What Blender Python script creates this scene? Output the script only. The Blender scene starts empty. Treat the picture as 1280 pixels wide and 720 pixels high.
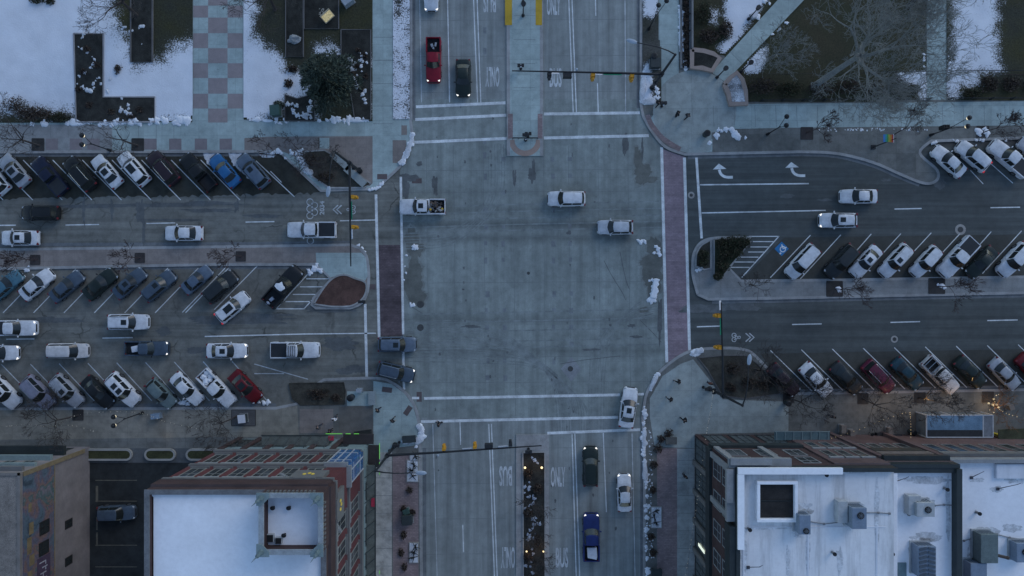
import bpy, bmesh, math, random
import numpy as np
from mathutils import Vector, Matrix, noise as mnoise
R = math.radians
random.seed(7)
scene = bpy.context.scene
COL = scene.collection
H = 86.0          # camera height above the crossing in metres
FP = 860.0        # focal length in photo pixels (1280 wide)

def P(px, py, z=0.0):
    k = (H - z) / FP
    return Vector(((px - 640) * k, (360 - py) * k, z))

def P2(px, py, z=0.0):
    v = P(px, py, z)
    return (v.x, v.y)

# ------------------------------------------------------------------ materials
MATS = {}
def nodes_of(name):
    m = bpy.data.materials.new(name)
    m.use_nodes = True
    nt = m.node_tree
    b = nt.nodes['Principled BSDF']
    return m, nt, b

def lk(nt, a, b): nt.links.new(a, b)

def coords(nt, kind='Object'):
    return nt.nodes.new('ShaderNodeTexCoord').outputs[kind]

def mapping(nt, src, scale):
    n = nt.nodes.new('ShaderNodeMapping')
    n.inputs['Scale'].default_value = scale
    lk(nt, src, n.inputs['Vector'])
    return n.outputs['Vector']

def noise(nt, vec, scale, detail=4, rough=.6, dist=0):
    n = nt.nodes.new('ShaderNodeTexNoise')
    n.inputs['Scale'].default_value = scale
    n.inputs['Detail'].default_value = detail
    n.inputs['Roughness'].default_value = rough
    n.inputs['Distortion'].default_value = dist
    lk(nt, vec, n.inputs['Vector'])
    return n.outputs['Fac']

def ramp(nt, fac, stops):
    n = nt.nodes.new('ShaderNodeValToRGB')
    cr = n.color_ramp
    while len(cr.elements) < len(stops): cr.elements.new(.5)
    for e, (p, c) in zip(cr.elements, stops):
        e.position = p
        e.color = (c, c, c, 1) if isinstance(c, (int, float)) else (*c, 1)
    lk(nt, fac, n.inputs['Fac'])
    return n.outputs['Color']

def mixc(nt, a, b, fac, mode='MIX'):
    n = nt.nodes.new('ShaderNodeMix')
    n.data_type = 'RGBA'; n.blend_type = mode
    for s, v in ((n.inputs[6], a), (n.inputs[7], b), (n.inputs[0], fac)):
        if isinstance(v, (int, float)): s.default_value = v
        elif isinstance(v, tuple): s.default_value = (*v, 1)
        else: lk(nt, v, s)
    return n.outputs[2]

def math_(nt, op, a, b=0.0, c=0.0):
    n = nt.nodes.new('ShaderNodeMath'); n.operation = op
    for i, v in enumerate((a, b, c)):
        if isinstance(v, (int, float)): n.inputs[i].default_value = v
        else: lk(nt, v, n.inputs[i])
    return n.outputs[0]

def bump(nt, b, h, strength=.3, dist=.02):
    n = nt.nodes.new('ShaderNodeBump')
    n.inputs['Strength'].default_value = strength
    n.inputs['Distance'].default_value = dist
    lk(nt, h, n.inputs['Height']); lk(nt, n.outputs['Normal'], b.inputs['Normal'])

def mat(name, col, rough=.85, var=.18, scale=.5, fine=9.0, metal=0, spec=.4, coat=0, emis=None, es=0, bmp=0):
    """a plain weathered surface: one colour varied by two noises"""
    if name in MATS: return MATS[name]
    m, nt, b = nodes_of(name)
    v = coords(nt)
    a = ramp(nt, noise(nt, v, scale, 5), [(.3, 1 - var), (.7, 1 + var)])
    f = ramp(nt, noise(nt, v, fine, 3), [(.3, 1 - var * .7), (.7, 1 + var * .7)])
    c = mixc(nt, mixc(nt, col, a, 1.0, 'MULTIPLY'), f, 1.0, 'MULTIPLY')
    lk(nt, c, b.inputs['Base Color'])
    b.inputs['Roughness'].default_value = rough
    b.inputs['Metallic'].default_value = metal
    b.inputs['Specular IOR Level'].default_value = spec
    b.inputs['Coat Weight'].default_value = coat
    if emis:
        b.inputs['Emission Color'].default_value = (*emis, 1)
        b.inputs['Emission Strength'].default_value = es
    if bmp: bump(nt, b, noise(nt, v, fine * 2, 4), .5, bmp)
    MATS[name] = m
    return m

def ground_mat(name, col, var=.2, streak=None, sw=.35, blot=.25, crack=0, bands=None, speck=.16, rough=.85, wet=0, slab=None, sfreq=1.25):
    """road and paving: blotches, wheel-path streaks along x or y, cracks, dark travel bands"""
    k_ = 1.5 if max(col) < .26 else 1.26
    col = tuple(x * k_ for x in col)
    m, nt, b = nodes_of(name)
    v = coords(nt)
    c = mixc(nt, col, ramp(nt, noise(nt, v, .13, 4), [(.3, 1 - var), (.7, 1 + var)]), 1.0, 'MULTIPLY')
    c = mixc(nt, c, ramp(nt, noise(nt, v, .9, 6, .7), [(.32, 1 - blot), (.6, 1 + blot * .4)]), 1.0, 'MULTIPLY')
    c = mixc(nt, c, ramp(nt, noise(nt, v, 14, 3), [(.3, 1 - speck), (.7, 1 + speck)]), 1.0, 'MULTIPLY')
    for ax in (streak or ''):
        sc = (.035, sfreq, 1) if ax == 'x' else (sfreq, .035, 1)
        s = ramp(nt, noise(nt, mapping(nt, v, sc), 1.0, 5, .65), [(.33, 1 - sw), (.62, 1 + sw * .35)])
        c = mixc(nt, c, s, 1.0, 'MULTIPLY')
    if slab:
        br = nt.nodes.new('ShaderNodeTexBrick'); lk(nt, v, br.inputs['Vector'])
        br.offset = 0 if slab[0] > .5 else .5
        br.inputs['Scale'].default_value = 1; br.inputs['Brick Width'].default_value = slab[0]; br.inputs['Row Height'].default_value = slab[1]
        br.inputs['Mortar Size'].default_value = slab[3]; br.inputs['Mortar Smooth'].default_value = .3
        k1, k2 = 1 - slab[2], 1 + slab[2]
        br.inputs['Color1'].default_value = (k1, k1, k1, 1); br.inputs['Color2'].default_value = (k2, k2, k2, 1); br.inputs['Mortar'].default_value = (.82, .82, .82, 1)
        c = mixc(nt, c, br.outputs['Color'], 1.0, 'MULTIPLY')
        st = ramp(nt, noise(nt, v, 1.7, 6, .75, .8), [(.28, .74), (.42, 1.0)])
        c = mixc(nt, c, st, 1.0, 'MULTIPLY')
    if bands:
        sep = nt.nodes.new('ShaderNodeSeparateXYZ'); lk(nt, v, sep.inputs[0])
        wob = math_(nt, 'MULTIPLY', math_(nt, 'SUBTRACT', noise(nt, v, .25, 2), .5), .6)
        yy = math_(nt, 'ADD', sep.outputs['Y'], wob)
        for (yc, hw, k) in bands:
            d = math_(nt, 'DIVIDE', math_(nt, 'ABSOLUTE', math_(nt, 'SUBTRACT', yy, yc)), hw)
            f = math_(nt, 'SUBTRACT', 1.0, math_(nt, 'SMOOTH_MIN', d, 1.0, .4))
            f = math_(nt, 'MAXIMUM', f, 0.0)
            dark = math_(nt, 'SUBTRACT', 1.0, math_(nt, 'MULTIPLY', f, k))
            n = nt.nodes.new('ShaderNodeCombineColor')
            for i in range(3): lk(nt, dark, n.inputs[i])
            c = mixc(nt, c, n.outputs[0], 1.0, 'MULTIPLY')
    if crack:
        vo = nt.nodes.new('ShaderNodeTexVoronoi'); vo.feature = 'DISTANCE_TO_EDGE'
        vo.inputs['Scale'].default_value = .19
        nv = nt.nodes.new('ShaderNodeTexNoise'); nv.inputs['Scale'].default_value = .8
        nv.inputs['Detail'].default_value = 5
        lk(nt, v, nv.inputs['Vector'])
        add = nt.nodes.new('ShaderNodeVectorMath'); add.operation = 'MULTIPLY_ADD'
        lk(nt, nv.outputs['Color'], add.inputs[0]); add.inputs[1].default_value = (1.6, 1.6, 0); lk(nt, v, add.inputs[2])
        lk(nt, add.outputs[0], vo.inputs['Vector'])
        gate = ramp(nt, noise(nt, v, .3, 2), [(.45, 0.0), (.6, crack)])
        line = ramp(nt, vo.outputs['Distance'], [(.008, 1.0), (.022, 0.0)])
        c = mixc(nt, c, tuple(x * .35 for x in col), mixc(nt, gate, line, 1.0, 'MULTIPLY'))
    lk(nt, c, b.inputs['Base Color'])
    b.inputs['Specular IOR Level'].default_value = .3
    if wet:
        lk(nt, ramp(nt, noise(nt, v, .35, 4), [(.4, rough), (.62, rough - wet)]), b.inputs['Roughness'])
    else:
        b.inputs['Roughness'].default_value = rough
    bump(nt, b, noise(nt, v, 18, 3), .25, .01)
    MATS[name] = m
    return m

# ------------------------------------------------------------------ mesh builder
ORG = {}
class B:
    def __init__(s):
        s.bm = bmesh.new(); s.mi = 0
    def face(s, pts):
        vs = [s.bm.verts.new(p) for p in pts]
        f = s.bm.faces.new(vs); f.material_index = s.mi
        return f
    def loft(s, rings, cap=True, closed=True):
        vr = [[s.bm.verts.new(p) for p in r] for r in rings]
        n = len(vr[0])
        for a, b in zip(vr, vr[1:]):
            for i in range(n if closed else n - 1):
                j = (i + 1) % n
                try: s.bm.faces.new((a[i], a[j], b[j], b[i])).material_index = s.mi
                except ValueError: pass
        if cap:
            for r in (vr[0][::-1], vr[-1]):
                try: s.bm.faces.new(r).material_index = s.mi
                except ValueError: pass
        return vr
    def prism(s, pts, z0, z1, cap0=True):
        a = sum(pts[i][0] * pts[(i + 1) % len(pts)][1] - pts[(i + 1) % len(pts)][0] * pts[i][1] for i in range(len(pts)))
        if a < 0: pts = pts[::-1]
        lo = [s.bm.verts.new((x, y, z0)) for x, y in pts]
        hi = [s.bm.verts.new((x, y, z1)) for x, y in pts]
        n = len(pts)
        for i in range(n):
            j = (i + 1) % n
            s.bm.faces.new((lo[i], lo[j], hi[j], hi[i])).material_index = s.mi
        s.bm.faces.new(hi).material_index = s.mi
        if cap0: s.bm.faces.new(lo[::-1]).material_index = s.mi
        return s
    def box(s, c, d, rz=0, bev=0, rot=None):
        r = bmesh.ops.create_cube(s.bm, size=1.0)
        vs = r['verts']
        M = Matrix.Translation(c) @ (rot.to_4x4() if rot else Matrix.Rotation(rz, 4, 'Z')) @ Matrix.Diagonal((d[0], d[1], d[2], 1))
        for v in vs: v.co = M @ v.co
        fs = {f for v in vs for f in v.link_faces}
        for f in fs: f.material_index = s.mi
        if bev:
            es = list({e for v in vs for e in v.link_edges})
            g = bmesh.ops.bevel(s.bm, geom=es, offset=bev, segments=2, affect='EDGES', profile=.6)
            for f in g['faces']: f.material_index = s.mi
        return s
    def tube(s, p0, p1, r0, r1=None, n=8, cap=True):
        r1 = r0 if r1 is None else r1
        p0 = Vector(p0); p1 = Vector(p1); d = (p1 - p0)
        if d.length < 1e-6: return s
        q = d.to_track_quat('Z', 'Y').to_matrix()
        rings = []
        for p, r in ((p0, r0), (p1, r1)):
            rings.append([p + q @ Vector((r * math.cos(2 * math.pi * i / n), r * math.sin(2 * math.pi * i / n), 0)) for i in range(n)])
        s.loft(rings, cap); return s
    def path(s, pts, r, n=6):
        pts = [Vector(p) for p in pts]; rings = []
        for i, p in enumerate(pts):
            d = (pts[min(i + 1, len(pts) - 1)] - pts[max(i - 1, 0)])
            q = d.to_track_quat('Z', 'Y').to_matrix()
            rr = r[i] if isinstance(r, (list, tuple)) else r
            rings.append([p + q @ Vector((rr * math.cos(2 * math.pi * k / n), rr * math.sin(2 * math.pi * k / n), 0)) for k in range(n)])
        s.loft(rings); return s
    def ball(s, c, r, sub=2, jit=0, sc=(1, 1, 1)):
        g = bmesh.ops.create_icosphere(s.bm, subdivisions=sub, radius=1)
        for v in g['verts']:
            k = r * (1 + jit * mnoise.noise(v.co * 1.7 + Vector(c)) )
            v.co = Vector((v.co.x * k * sc[0] + c[0], v.co.y * k * sc[1] + c[1], v.co.z * k * sc[2] + c[2]))
        for f in {f for v in g['verts'] for f in v.link_faces}: f.material_index = s.mi
        return s
    def cyl(s, c, r, h, n=16, r2=None):
        return s.tube(c, (c[0], c[1], c[2] + h), r, r2, n)
    def mesh(s, name, mats, org=None, smooth=False, angle=40):
        if org is not None: bmesh.ops.translate(s.bm, verts=s.bm.verts, vec=-Vector(org))
        bmesh.ops.recalc_face_normals(s.bm, faces=s.bm.faces)
        me = bpy.data.meshes.new(name); s.bm.to_mesh(me); s.bm.free()
        for m in (mats if isinstance(mats, (list, tuple)) else [mats]): me.materials.append(m)
        if smooth:
            for p in me.polygons: p.use_smooth = True
            me.set_sharp_from_angle(angle=R(angle))
        return me

def tag(o, label=None, cat=None, group=None, kind=None):
    if label: o['label'] = label
    if cat: o['category'] = cat
    if group: o['group'] = group
    if kind: o['kind'] = kind
    return o

def link(name, me, parent=None, loc=None):
    o = bpy.data.objects.new(name, me); COL.objects.link(o)
    if parent is not None:
        o.parent = parent; ORG[o.name] = ORG[parent.name]
    else:
        o.location = loc or (0, 0, 0); ORG[o.name] = Vector(loc or (0, 0, 0))
    return o

def thing(name, loc, label, cat, group=None):
    o = bpy.data.objects.new(name, None); COL.objects.link(o)
    o.empty_display_size = .3
    o.location = loc; ORG[o.name] = Vector(loc)
    return tag(o, label, cat, group)

def part(name, b, m, parent, smooth=False, label=None):
    """b is built in world coordinates; the part is stored relative to its thing"""
    o = link(name, b.mesh(name, m, ORG[parent.name], smooth), parent)
    if label: o['label'] = label
    return o

def solo(name, b, m, loc, label, cat, group=None, smooth=False):
    o = link(name, b.mesh(name, m, loc, smooth), None, loc)
    return tag(o, label, cat, group)

def struct(name, b, m, smooth=False, kind='structure'):
    o = link(name, b.mesh(name, m, None, smooth)); o['kind'] = kind
    return o

def copy_tree(o, parent=None):
    c = o.copy(); COL.objects.link(c)
    if parent is not None: c.parent = parent
    ORG[c.name] = ORG.get(o.name, Vector())
    for ch in list(o.children): copy_tree(ch, c)
    return c

def sheet(name, pts, z, m, kind='structure', depth=None):
    """a flat surface given by photo pixels, extruded down when depth is set"""
    b = B(); q = [P2(x, y) for x, y in pts]
    if depth: b.prism(q, z - depth, z)
    else:
        a = sum(q[i][0] * q[(i + 1) % len(q)][1] - q[(i + 1) % len(q)][0] * q[i][1] for i in range(len(q)))
        if a < 0: q = q[::-1]
        b.face([(x, y, z) for x, y in q])
    return struct(name, b, m, kind=kind)

def rect(x0, y0, x1, y1): return [(x0, y0), (x1, y0), (x1, y1), (x0, y1)]

def arcpts(cx, cy, r, a0, a1, n=8, ry=None):
    ry = r if ry is None else ry
    return [(cx + r * math.cos(R(a0 + (a1 - a0) * i / n)), cy - ry * math.sin(R(a0 + (a1 - a0) * i / n))) for i in range(n + 1)]

def smooth_line(pts, n=5):
    """Catmull-Rom through pixel points"""
    out = []
    for i in range(len(pts) - 1):
        p0 = pts[max(i - 1, 0)]; p1 = pts[i]; p2 = pts[i + 1]; p3 = pts[min(i + 2, len(pts) - 1)]
        for k in range(n):
            t = k / n
            out.append(tuple(.5 * (2 * p1[j] + (p2[j] - p0[j]) * t + (2 * p0[j] - 5 * p1[j] + 4 * p2[j] - p3[j]) * t * t + (3 * p1[j] - p0[j] - 3 * p2[j] + p3[j]) * t ** 3) for j in (0, 1)))
    out.append(pts[-1])
    return out

def strip(b, pts, w, z, z0=None):
    """ribbon of width w (metres) along pixel points"""
    q = [Vector(P2(x, y)) for x, y in pts]
    L, Rr = [], []
    for i, p in enumerate(q):
        d = (q[min(i + 1, len(q) - 1)] - q[max(i - 1, 0)]).normalized()
        n = Vector((-d.y, d.x)) * (w / 2)
        L.append(p + n); Rr.append(p - n)
    for i in range(len(q) - 1):
        if z0 is None:
            b.face([(*Rr[i], z), (*Rr[i + 1], z), (*L[i + 1], z), (*L[i], z)])
        else:
            b.loft([[(*Rr[k], z0), (*Rr[k], z), (*L[k], z), (*L[k], z0)] for k in (i, i + 1)])
    return b
# ------------------------------------------------------------------ palette
asphalt = ground_mat('asphalt', (.13, .131, .115), .2, 'x', .3, .25, crack=.8)
asphalt_e = ground_mat('asphalt_smooth', (.064, .071, .068), .15, 'x', .3, .15)
bay_wet = ground_mat('bay_damp', (.034, .033, .025), .35, None, 0, .35, crack=.3, wet=.35)
conc_ns = ground_mat('road_concrete', (.185, .2, .19), .12, 'y', .3, .14, sfreq=.95)
conc_box = ground_mat('junction_concrete', (.178, .2, .186), .16, 'y', .24, .2, sfreq=.75, slab=(4.1, 4.6, .035, .012),
                      bands=[(9.8, 1.1, .28), (7.9, 1.0, .42), (6.2, .9, .34), (-3.9, 1.1, .26), (-7.8, 1.0, .28), (12.0, 1.4, .16), (-5.9, 1.2, .1)])
walk_teal = ground_mat('walk_concrete', (.29, .352, .335), .16, None, 0, .18, slab=(2.3, 1.9, .08, .03))
walk_grey = ground_mat('walk_grey', (.17, .175, .17), .18, None, 0, .2, slab=(2.6, 2.2, .08, .03))
walk_brown = ground_mat('walk_brown', (.17, .148, .132), .15, None, 0, .2, slab=(1.3, 1.1, .07, .02))
walk_dark = ground_mat('walk_dark', (.11, .112, .102), .22, None, 0, .25, slab=(2.4, 2.4, .1, .025))
brick_pave = ground_mat('brick_paving', (.19, .145, .14), .15, None, 0, .18, slab=(.42, .21, .16, .03))
brick_cross = ground_mat('brick_crossing', (.192, .148, .162), .15, 'x', .2, .2, slab=(.42, .21, .1, .02))
brick_cross_w = ground_mat('brick_crossing_worn', (.082, .063, .067), .25, 'x', .3, .3, slab=(.42, .21, .14, .03))
tile_brown = ground_mat('tile_brown', (.2, .17, .165), .1, None, 0, .12)
kerb_m = ground_mat('kerb_concrete', (.27, .27, .26), .2, None, 0, .25)
soil = ground_mat('soil', (.02, .02, .017), .4, None, 0, .6, speck=.75)
soil_brown = ground_mat('soil_brown', (.05, .032, .026), .35, None, 0, .4, speck=.4)
soil_olive = ground_mat('soil_olive', (.04, .038, .03), .35, None, 0, .45, speck=.4)
grate_m = ground_mat('tree_grate', (.03, .028, .026), .3, None, 0, .3)
paint_white = ground_mat('road_paint', (.55, .57, .56), .12, None, 0, .3, speck=.2)
paint_worn = ground_mat('road_paint_worn', (.42, .44, .44), .15, None, 0, .35, speck=.25)
paint_yellow = ground_mat('paint_yellow', (.42, .27, .03), .12, None, 0, .15)
paint_blue = ground_mat('paint_blue', (.03, .16, .34), .12, None, 0, .2)
stain_soft = ground_mat('damp_edge', (.148, .16, .148), .2, None, 0, .3)
stain_m = ground_mat('damp_dirt', (.1, .105, .093), .2, None, 0, .25)
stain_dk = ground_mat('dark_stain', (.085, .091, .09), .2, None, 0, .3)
joint_m = mat('joint_sealant', (.17, .185, .185), .9, .2)
snow_m = mat('snow', (.78, .8, .82), .7, .08, .8, 6, spec=.3, bmp=.03)
snow_dirty = mat('dirty_snow', (.6, .62, .64), .75, .25, 1.2, 9, bmp=.03)

# ------------------------------------------------------------------ base, roads
sheet('ground', rect(-9000, -9000, 10000, 9000), -.03, mat('far_ground', (.09, .09, .085), .95, .3, .05, .6))
sheet('side_road', rect(-900, 185, 640, 512), 0, asphalt)
sheet('side_road', rect(640, 182, 2200, 495), 0, asphalt_e)
sheet('main_road', [(509, -900), (806, -900), (806, 124), (509, 124)], .004, conc_ns)
sheet('main_road', [(519, 522), (812, 522), (812, 1700), (519, 1700)], .004, conc_ns)
box_poly = [(509, 124), (806, 124), (815, 150), (826, 170), (829, 200), (834, 455), (830, 470), (812, 500), (812, 522), (519, 522), (508, 500), (503, 475), (501, 430), (500, 300), (500, 215), (507, 180)]
sheet('junction', box_poly, .004, conc_box)

# asphalt over concrete where the roads meet, crossings in brick
sheet('crossing', [(471, 306), (501, 306), (504, 420), (474, 420)], .008, brick_cross_w)
sheet('crossing', [(827, 186), (856, 196), (862, 441), (833, 453)], .009, brick_cross)
# parking bays: darker damp asphalt
rg = random.Random(8)
sheet('parking_bay', [(-900, 191), (349, 189), (402, 240)] + [(x, 242 + (392 - x) * .018 + rg.uniform(-2.2, 2.2)) for x in range(392, -120, -4)] + [(-900, 256)], .003, bay_wet)
sheet('parking_bay', [(-900, 338), (250, 331), (396, 331), (345, 386), (-900, 391)], .003, ground_mat('bay_asphalt', (.118, .116, .1), .25, None, 0, .3, crack=.5))
sheet('parking_bay', [(-900, 459), (330, 450), (396, 480), (370, 510), (-900, 512)], .003, MATS['bay_asphalt'])
sheet('parking_bay', [(980, 297), (2200, 280), (2200, 346), (926, 351)], .003, ground_mat('bay_smooth', (.046, .047, .041), .2, None, 0, .2))
sheet('parking_bay', [(950, 442), (2200, 420), (2200, 492), (990, 494)], .003, MATS['bay_smooth'])

# ------------------------------------------------------------------ kerbed slabs
def walk(name, pts, m, kerb=True, z=.13, kw=.32):
    sheet(name, pts, z, m, depth=.5)
    if kerb: return pts

NW = [(-900, -900), (513, -900), (513, 150)] + smooth_line([(515.5, 168), (510.5, 186), (502.5, 205), (481, 226), (470, 236)]) + [(409, 238), (402, 239), (349, 189.5), (-900, 192)]
NE = [(2200, -900), (801, -900), (801, 132)] + smooth_line([(804, 146), (815, 165), (832, 184), (856, 193)]) + smooth_line([(1000, 190), (1045, 192), (1090, 203), (1125, 218), (1150, 228), (1164, 229), (1172, 222), (1169, 211), (1149, 191.5), (1163, 176.5)]) + [(1280, 172.5), (2200, 165)]
SW = [(-900, 513), (345, 510), (370, 505), (398, 479)] + smooth_line([(405, 474.5), (470, 472.5), (490, 478), (506, 490), (517, 505), (523, 525), (525, 560), (527, 720)]) + [(529, 1700), (-900, 1700)]
SE = [(805, 1700), (805, 720), (805.5, 560)] + smooth_line([(803, 522), (808, 492), (822, 468), (842, 450), (866, 438), (905, 435), (930, 437), (945, 446), (985, 488), (996, 492)]) + [(1280, 487), (2200, 470), (2200, 1700)]
MW = [(-900, 317), (0, 312), (320, 308), (438, 306)] + smooth_line([(450, 310), (458, 320), (461, 338), (461, 352), (459, 366), (452, 379), (438, 385)]) + [(395, 385), (390, 381), (392, 373), (414, 349), (396, 330.5), (250, 331), (0, 336), (-900, 345)]
ME = smooth_line([(872, 368), (866, 345), (865.6, 330), (867, 317), (874, 305), (885, 299), (900, 297)]) + [(938, 296), (911, 335), (926, 351), (1043, 350), (2200, 331), (2200, 354), (1280, 366), (960, 373), (885, 374)]
sheet('sidewalk', NW, .13, walk_teal, depth=.5)
sheet('sidewalk', NE, .13, walk_dark, depth=.5)
sheet('sidewalk', SW, .13, walk_dark, depth=.5)
sheet('sidewalk', SE, .13, walk_dark, depth=.5)
sheet('median', MW, .13, walk_brown, depth=.5)
sheet('median', ME, .13, walk_grey, depth=.5)
sheet('median', [(632.5, -900), (677, -900), (678, 195), (634, 195)], .13, walk_teal, depth=.5)
sheet('median', [(645, 1700), (645, 543), (686, 543), (690, 1700)], .13, kerb_m, depth=.5)

kb = B()
def kerb(pts, w=.34, z=.138): strip(kb, pts, w, z, .05)
kerb(NW[2:-1] + [(-900, 192.5)]); kerb([(514, -900), (514, 150)])
kerb(NE[1:]); kerb(SW[:-1]); kerb(SE[:-1]); kerb(MW); kerb(ME + [ME[0]])
kerb([(634, -900), (635.5, 195)], .42); kerb([(676, -900), (677, 195)], .42)
struct('kerb', kb, kerb_m)
gb = B()
def gutter(pts, w=.45): strip(gb, pts, w, .0065)
for pts in ([(-900, 196), (345, 193)], [(-900, 309), (320, 305), (438, 303)], [(-900, 339), (250, 334.5), (396, 334)], [(-900, 508), (345, 506.5)],
            [(860, 196.5)] + smooth_line([(1000, 193.2), (1044, 195.2), (1088.5, 206.2), (1123.5, 221.2), (1149, 231.2)]), [(890, 377.5), (960, 376.5), (1280, 369.5), (2200, 357)], [(1000, 489), (1280, 483.5)],
            [(517, -900), (517, 150)], [(798, -900), (798, 135)], [(530.5, 560), (532, 1700)], [(802.5, 545), (802, 1700)]):
    gutter(pts)
struct('gutter', gb, ground_mat('gutter_dark', (.11, .118, .12), .25, None, 0, .3))

# ------------------------------------------------------------------ paving pieces on the slabs (z .134 and up)
def pave(pts, m, z=.134, name='paving'): return sheet(name, pts, z, m)
# NW: checkered walk, brown squares, brown corner plaza
cb = B(); cb.mi = 0
ys = [-13, 7.5, 22.5, 42, 60.7, 79.5, 98, 117.5, 136, 153.5]
xs = [242, 260.7, 285, 304]
yy = [-900 + 18.6 * i for i in range(int(887 / 18.6))] + ys
for r in range(len(yy) - 1):
    for c in range(3):
        if (r + c + (len(yy) % 2)) % 2 == 1:
            q = rect(xs[c], yy[r], xs[c + 1], yy[r + 1])
            cb.face([(*P2(x, y), .135) for x, y in q[::-1]])
struct('checker_paving', cb, tile_brown)
cb = B()
for x in (58, 88, 110, 181, 212, 244, 275):
    cb.face([(*P2(a, c), .135) for a, c in rect(x, 173.5, x + 15.5, 187.5)[::-1]])
for x in (-20, -62, -105, -150, -200):
    cb.face([(*P2(a, c), .135) for a, c in rect(x, 176, x + 16, 190)[::-1]])
struct('paving_squares', cb, ground_mat('tile_brown_dark', (.16, .14, .14), .12, None, 0, .15))
pave([(306, 173), (336, 171), (466, 170.5), (466, 229), (462, 233), (352, 189), (306, 189)], walk_brown)
pave(rect(491, 175.5, 508, 204), walk_brown); pave(rect(502, 157, 509, 169), walk_brown)
pave(rect(400, 172.5, 412, 186), walk_teal, .136)
sheet('paving', [(-900, 156), (141, 156), (141, 189.5), (-900, 191.5)], .1335, ground_mat('walk_grey_worn', (.185, .19, .185), .2, None, 0, .2))
# NE: light walk along the park, plaza disc, bench-like brick ring, snowy strip
pave([(858, 131), (2200, 118), (2200, 152), (1280, 157), (980, 160), (858, 163)], walk_teal)
pave([(min(x, 889) if y > 162 else x, y) for x, y in arcpts(868, 140, 52, 0, 360, 60)], ground_mat('plaza_concrete', (.225, .25, .235), .2, None, 0, .2, slab=(3.2, 3.2, .07, .025)), .137)
pave([(812, 150), (826, 130), (865, 128), (866, 192), (842, 184)], walk_teal, .1365)
pave([(823, -900), (848, -900), (848, 95), (860, 130), (826, 134), (823, 60)], walk_teal)
pave([(889, 91), (906, 103), (1005, 0), (1500, -520), (1470, -520), (972, 0)], walk_teal, .139)
pave([(1158, -900), (1183, -900), (1183, 125), (1157.5, 125)], walk_teal, .139)
pave([(872, 174), (890, 174), (890, 190), (872, 191)], walk_teal, .136)
# W median tip
pave([(395, 316), (452, 316), (458, 322), (460, 345), (456, 352), (445, 347), (430, 342), (420, 345), (412, 347.5), (396, 331.5)], walk_teal)
# SW paving
pave([(467, 476), (490, 480), (506, 492), (516, 506), (522, 527), (523, 556), (490, 560), (490, 1700), (467, 1700)], walk_teal)
pave([(467, 565), (490, 565), (490, 1700), (467, 1700)], ground_mat('walk_stained', (.38, .36, .32), .2, None, 0, .4), .136)
pave([(491, 567), (523, 567), (526, 1700), (494, 1700)], brick_pave, .136)
pave(rect(375, 511, 417, 541), walk_brown, .135); pave(rect(424, 508, 466, 543), ground_mat('pad_olive', (.1, .095, .085), .2, None, 0, .2), .135)
pave(rect(434, 489, 465, 507), walk_teal, .136)
pave([(-900, 514), (345, 511), (372, 507), (374, 545), (-900, 560)], ground_mat('walk_band', (.165, .155, .128), .2, None, 0, .25, slab=(2.4, 2.0, .1, .025)), .1335)
# SE paving
pave([(812, 498), (828, 470), (850, 455), (866, 449), (886, 474), (903, 499), (985, 502), (985, 540), (868, 542), (868, 560), (818, 558), (812, 520)], MATS['plaza_concrete'])
pave([(846, 560.5), (868, 560.5), (869, 1700), (847, 1700)], ground_mat('walk_cool', (.3, .31, .29), .2, None, 0, .25, slab=(2.2, 2.2, .09, .03)), .136)
pave([(821, 560), (846, 560), (847, 1700), (822, 1700)], brick_pave, .135)
# dark kerb-side ring of brick on the NE corner
rb = B(); strip(rb, smooth_line([(809, 144), (814, 156), (826, 171), (838, 180), (850, 187)]), .62, .145)
struct('brick_band', rb, brick_pave)
# warm half ring on the nose of the north median
rb = B(); strip(rb, arcpts(656.5, 175, 17, 180, 360, 16), .7, .1345)
struct('tactile_ring', rb, ground_mat('warm_paving', (.3, .22, .18), .1, None, 0, .12))
mb = B()
for x0, x1 in ((635, 641), (672, 678)): mb.face([(*P2(a, c), .142) for a, c in rect(x0, 142.5, x1, 173.5)[::-1]])
struct('brick_edging', mb, brick_pave)
mb = B()
for x0, x1 in ((631.2, 640), (669.5, 677.5)): mb.face([(*P2(a, c), .143) for a, c in rect(x0, -500, x1, 32)[::-1]])
struct('yellow_edging', mb, paint_yellow)

# ------------------------------------------------------------------ paint on the road
wb, wo = B(), B()
def line(b, x0, y0, x1, y1, w=.15, z=.013): strip(b, [(x0, y0), (x1, y1)], w, z)
# north leg
for x0, x1, y1 in ((559.5, 562, 128), (592, 597, 128), (596.5, 601, 128), (711, 716.5, 140), (715, 720.5, 140)):
    k = (x1 - x0) / y1
    line(wb, x0 - k * 600, -600, x1, y1, .13)
line(wo, 513, -600, 527, 128, .08); line(wo, 778, -600, 782, 140, .11)
for y0, y1 in ((-190, -140), (-100, -45), (-30, 20), (104, 140)): line(wb, 744 + (y0 + 10) * .025, y0, 744 + (y1 + 10) * .025, y1, .13)
for a in ((520, 133.5, 632, 128.5), (519, 149.5, 633, 144), (517, 178, 635, 173), (680, 142.5, 800, 141), (680, 172.5, 811, 169.5)): line(wb, *a, .36)
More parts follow.
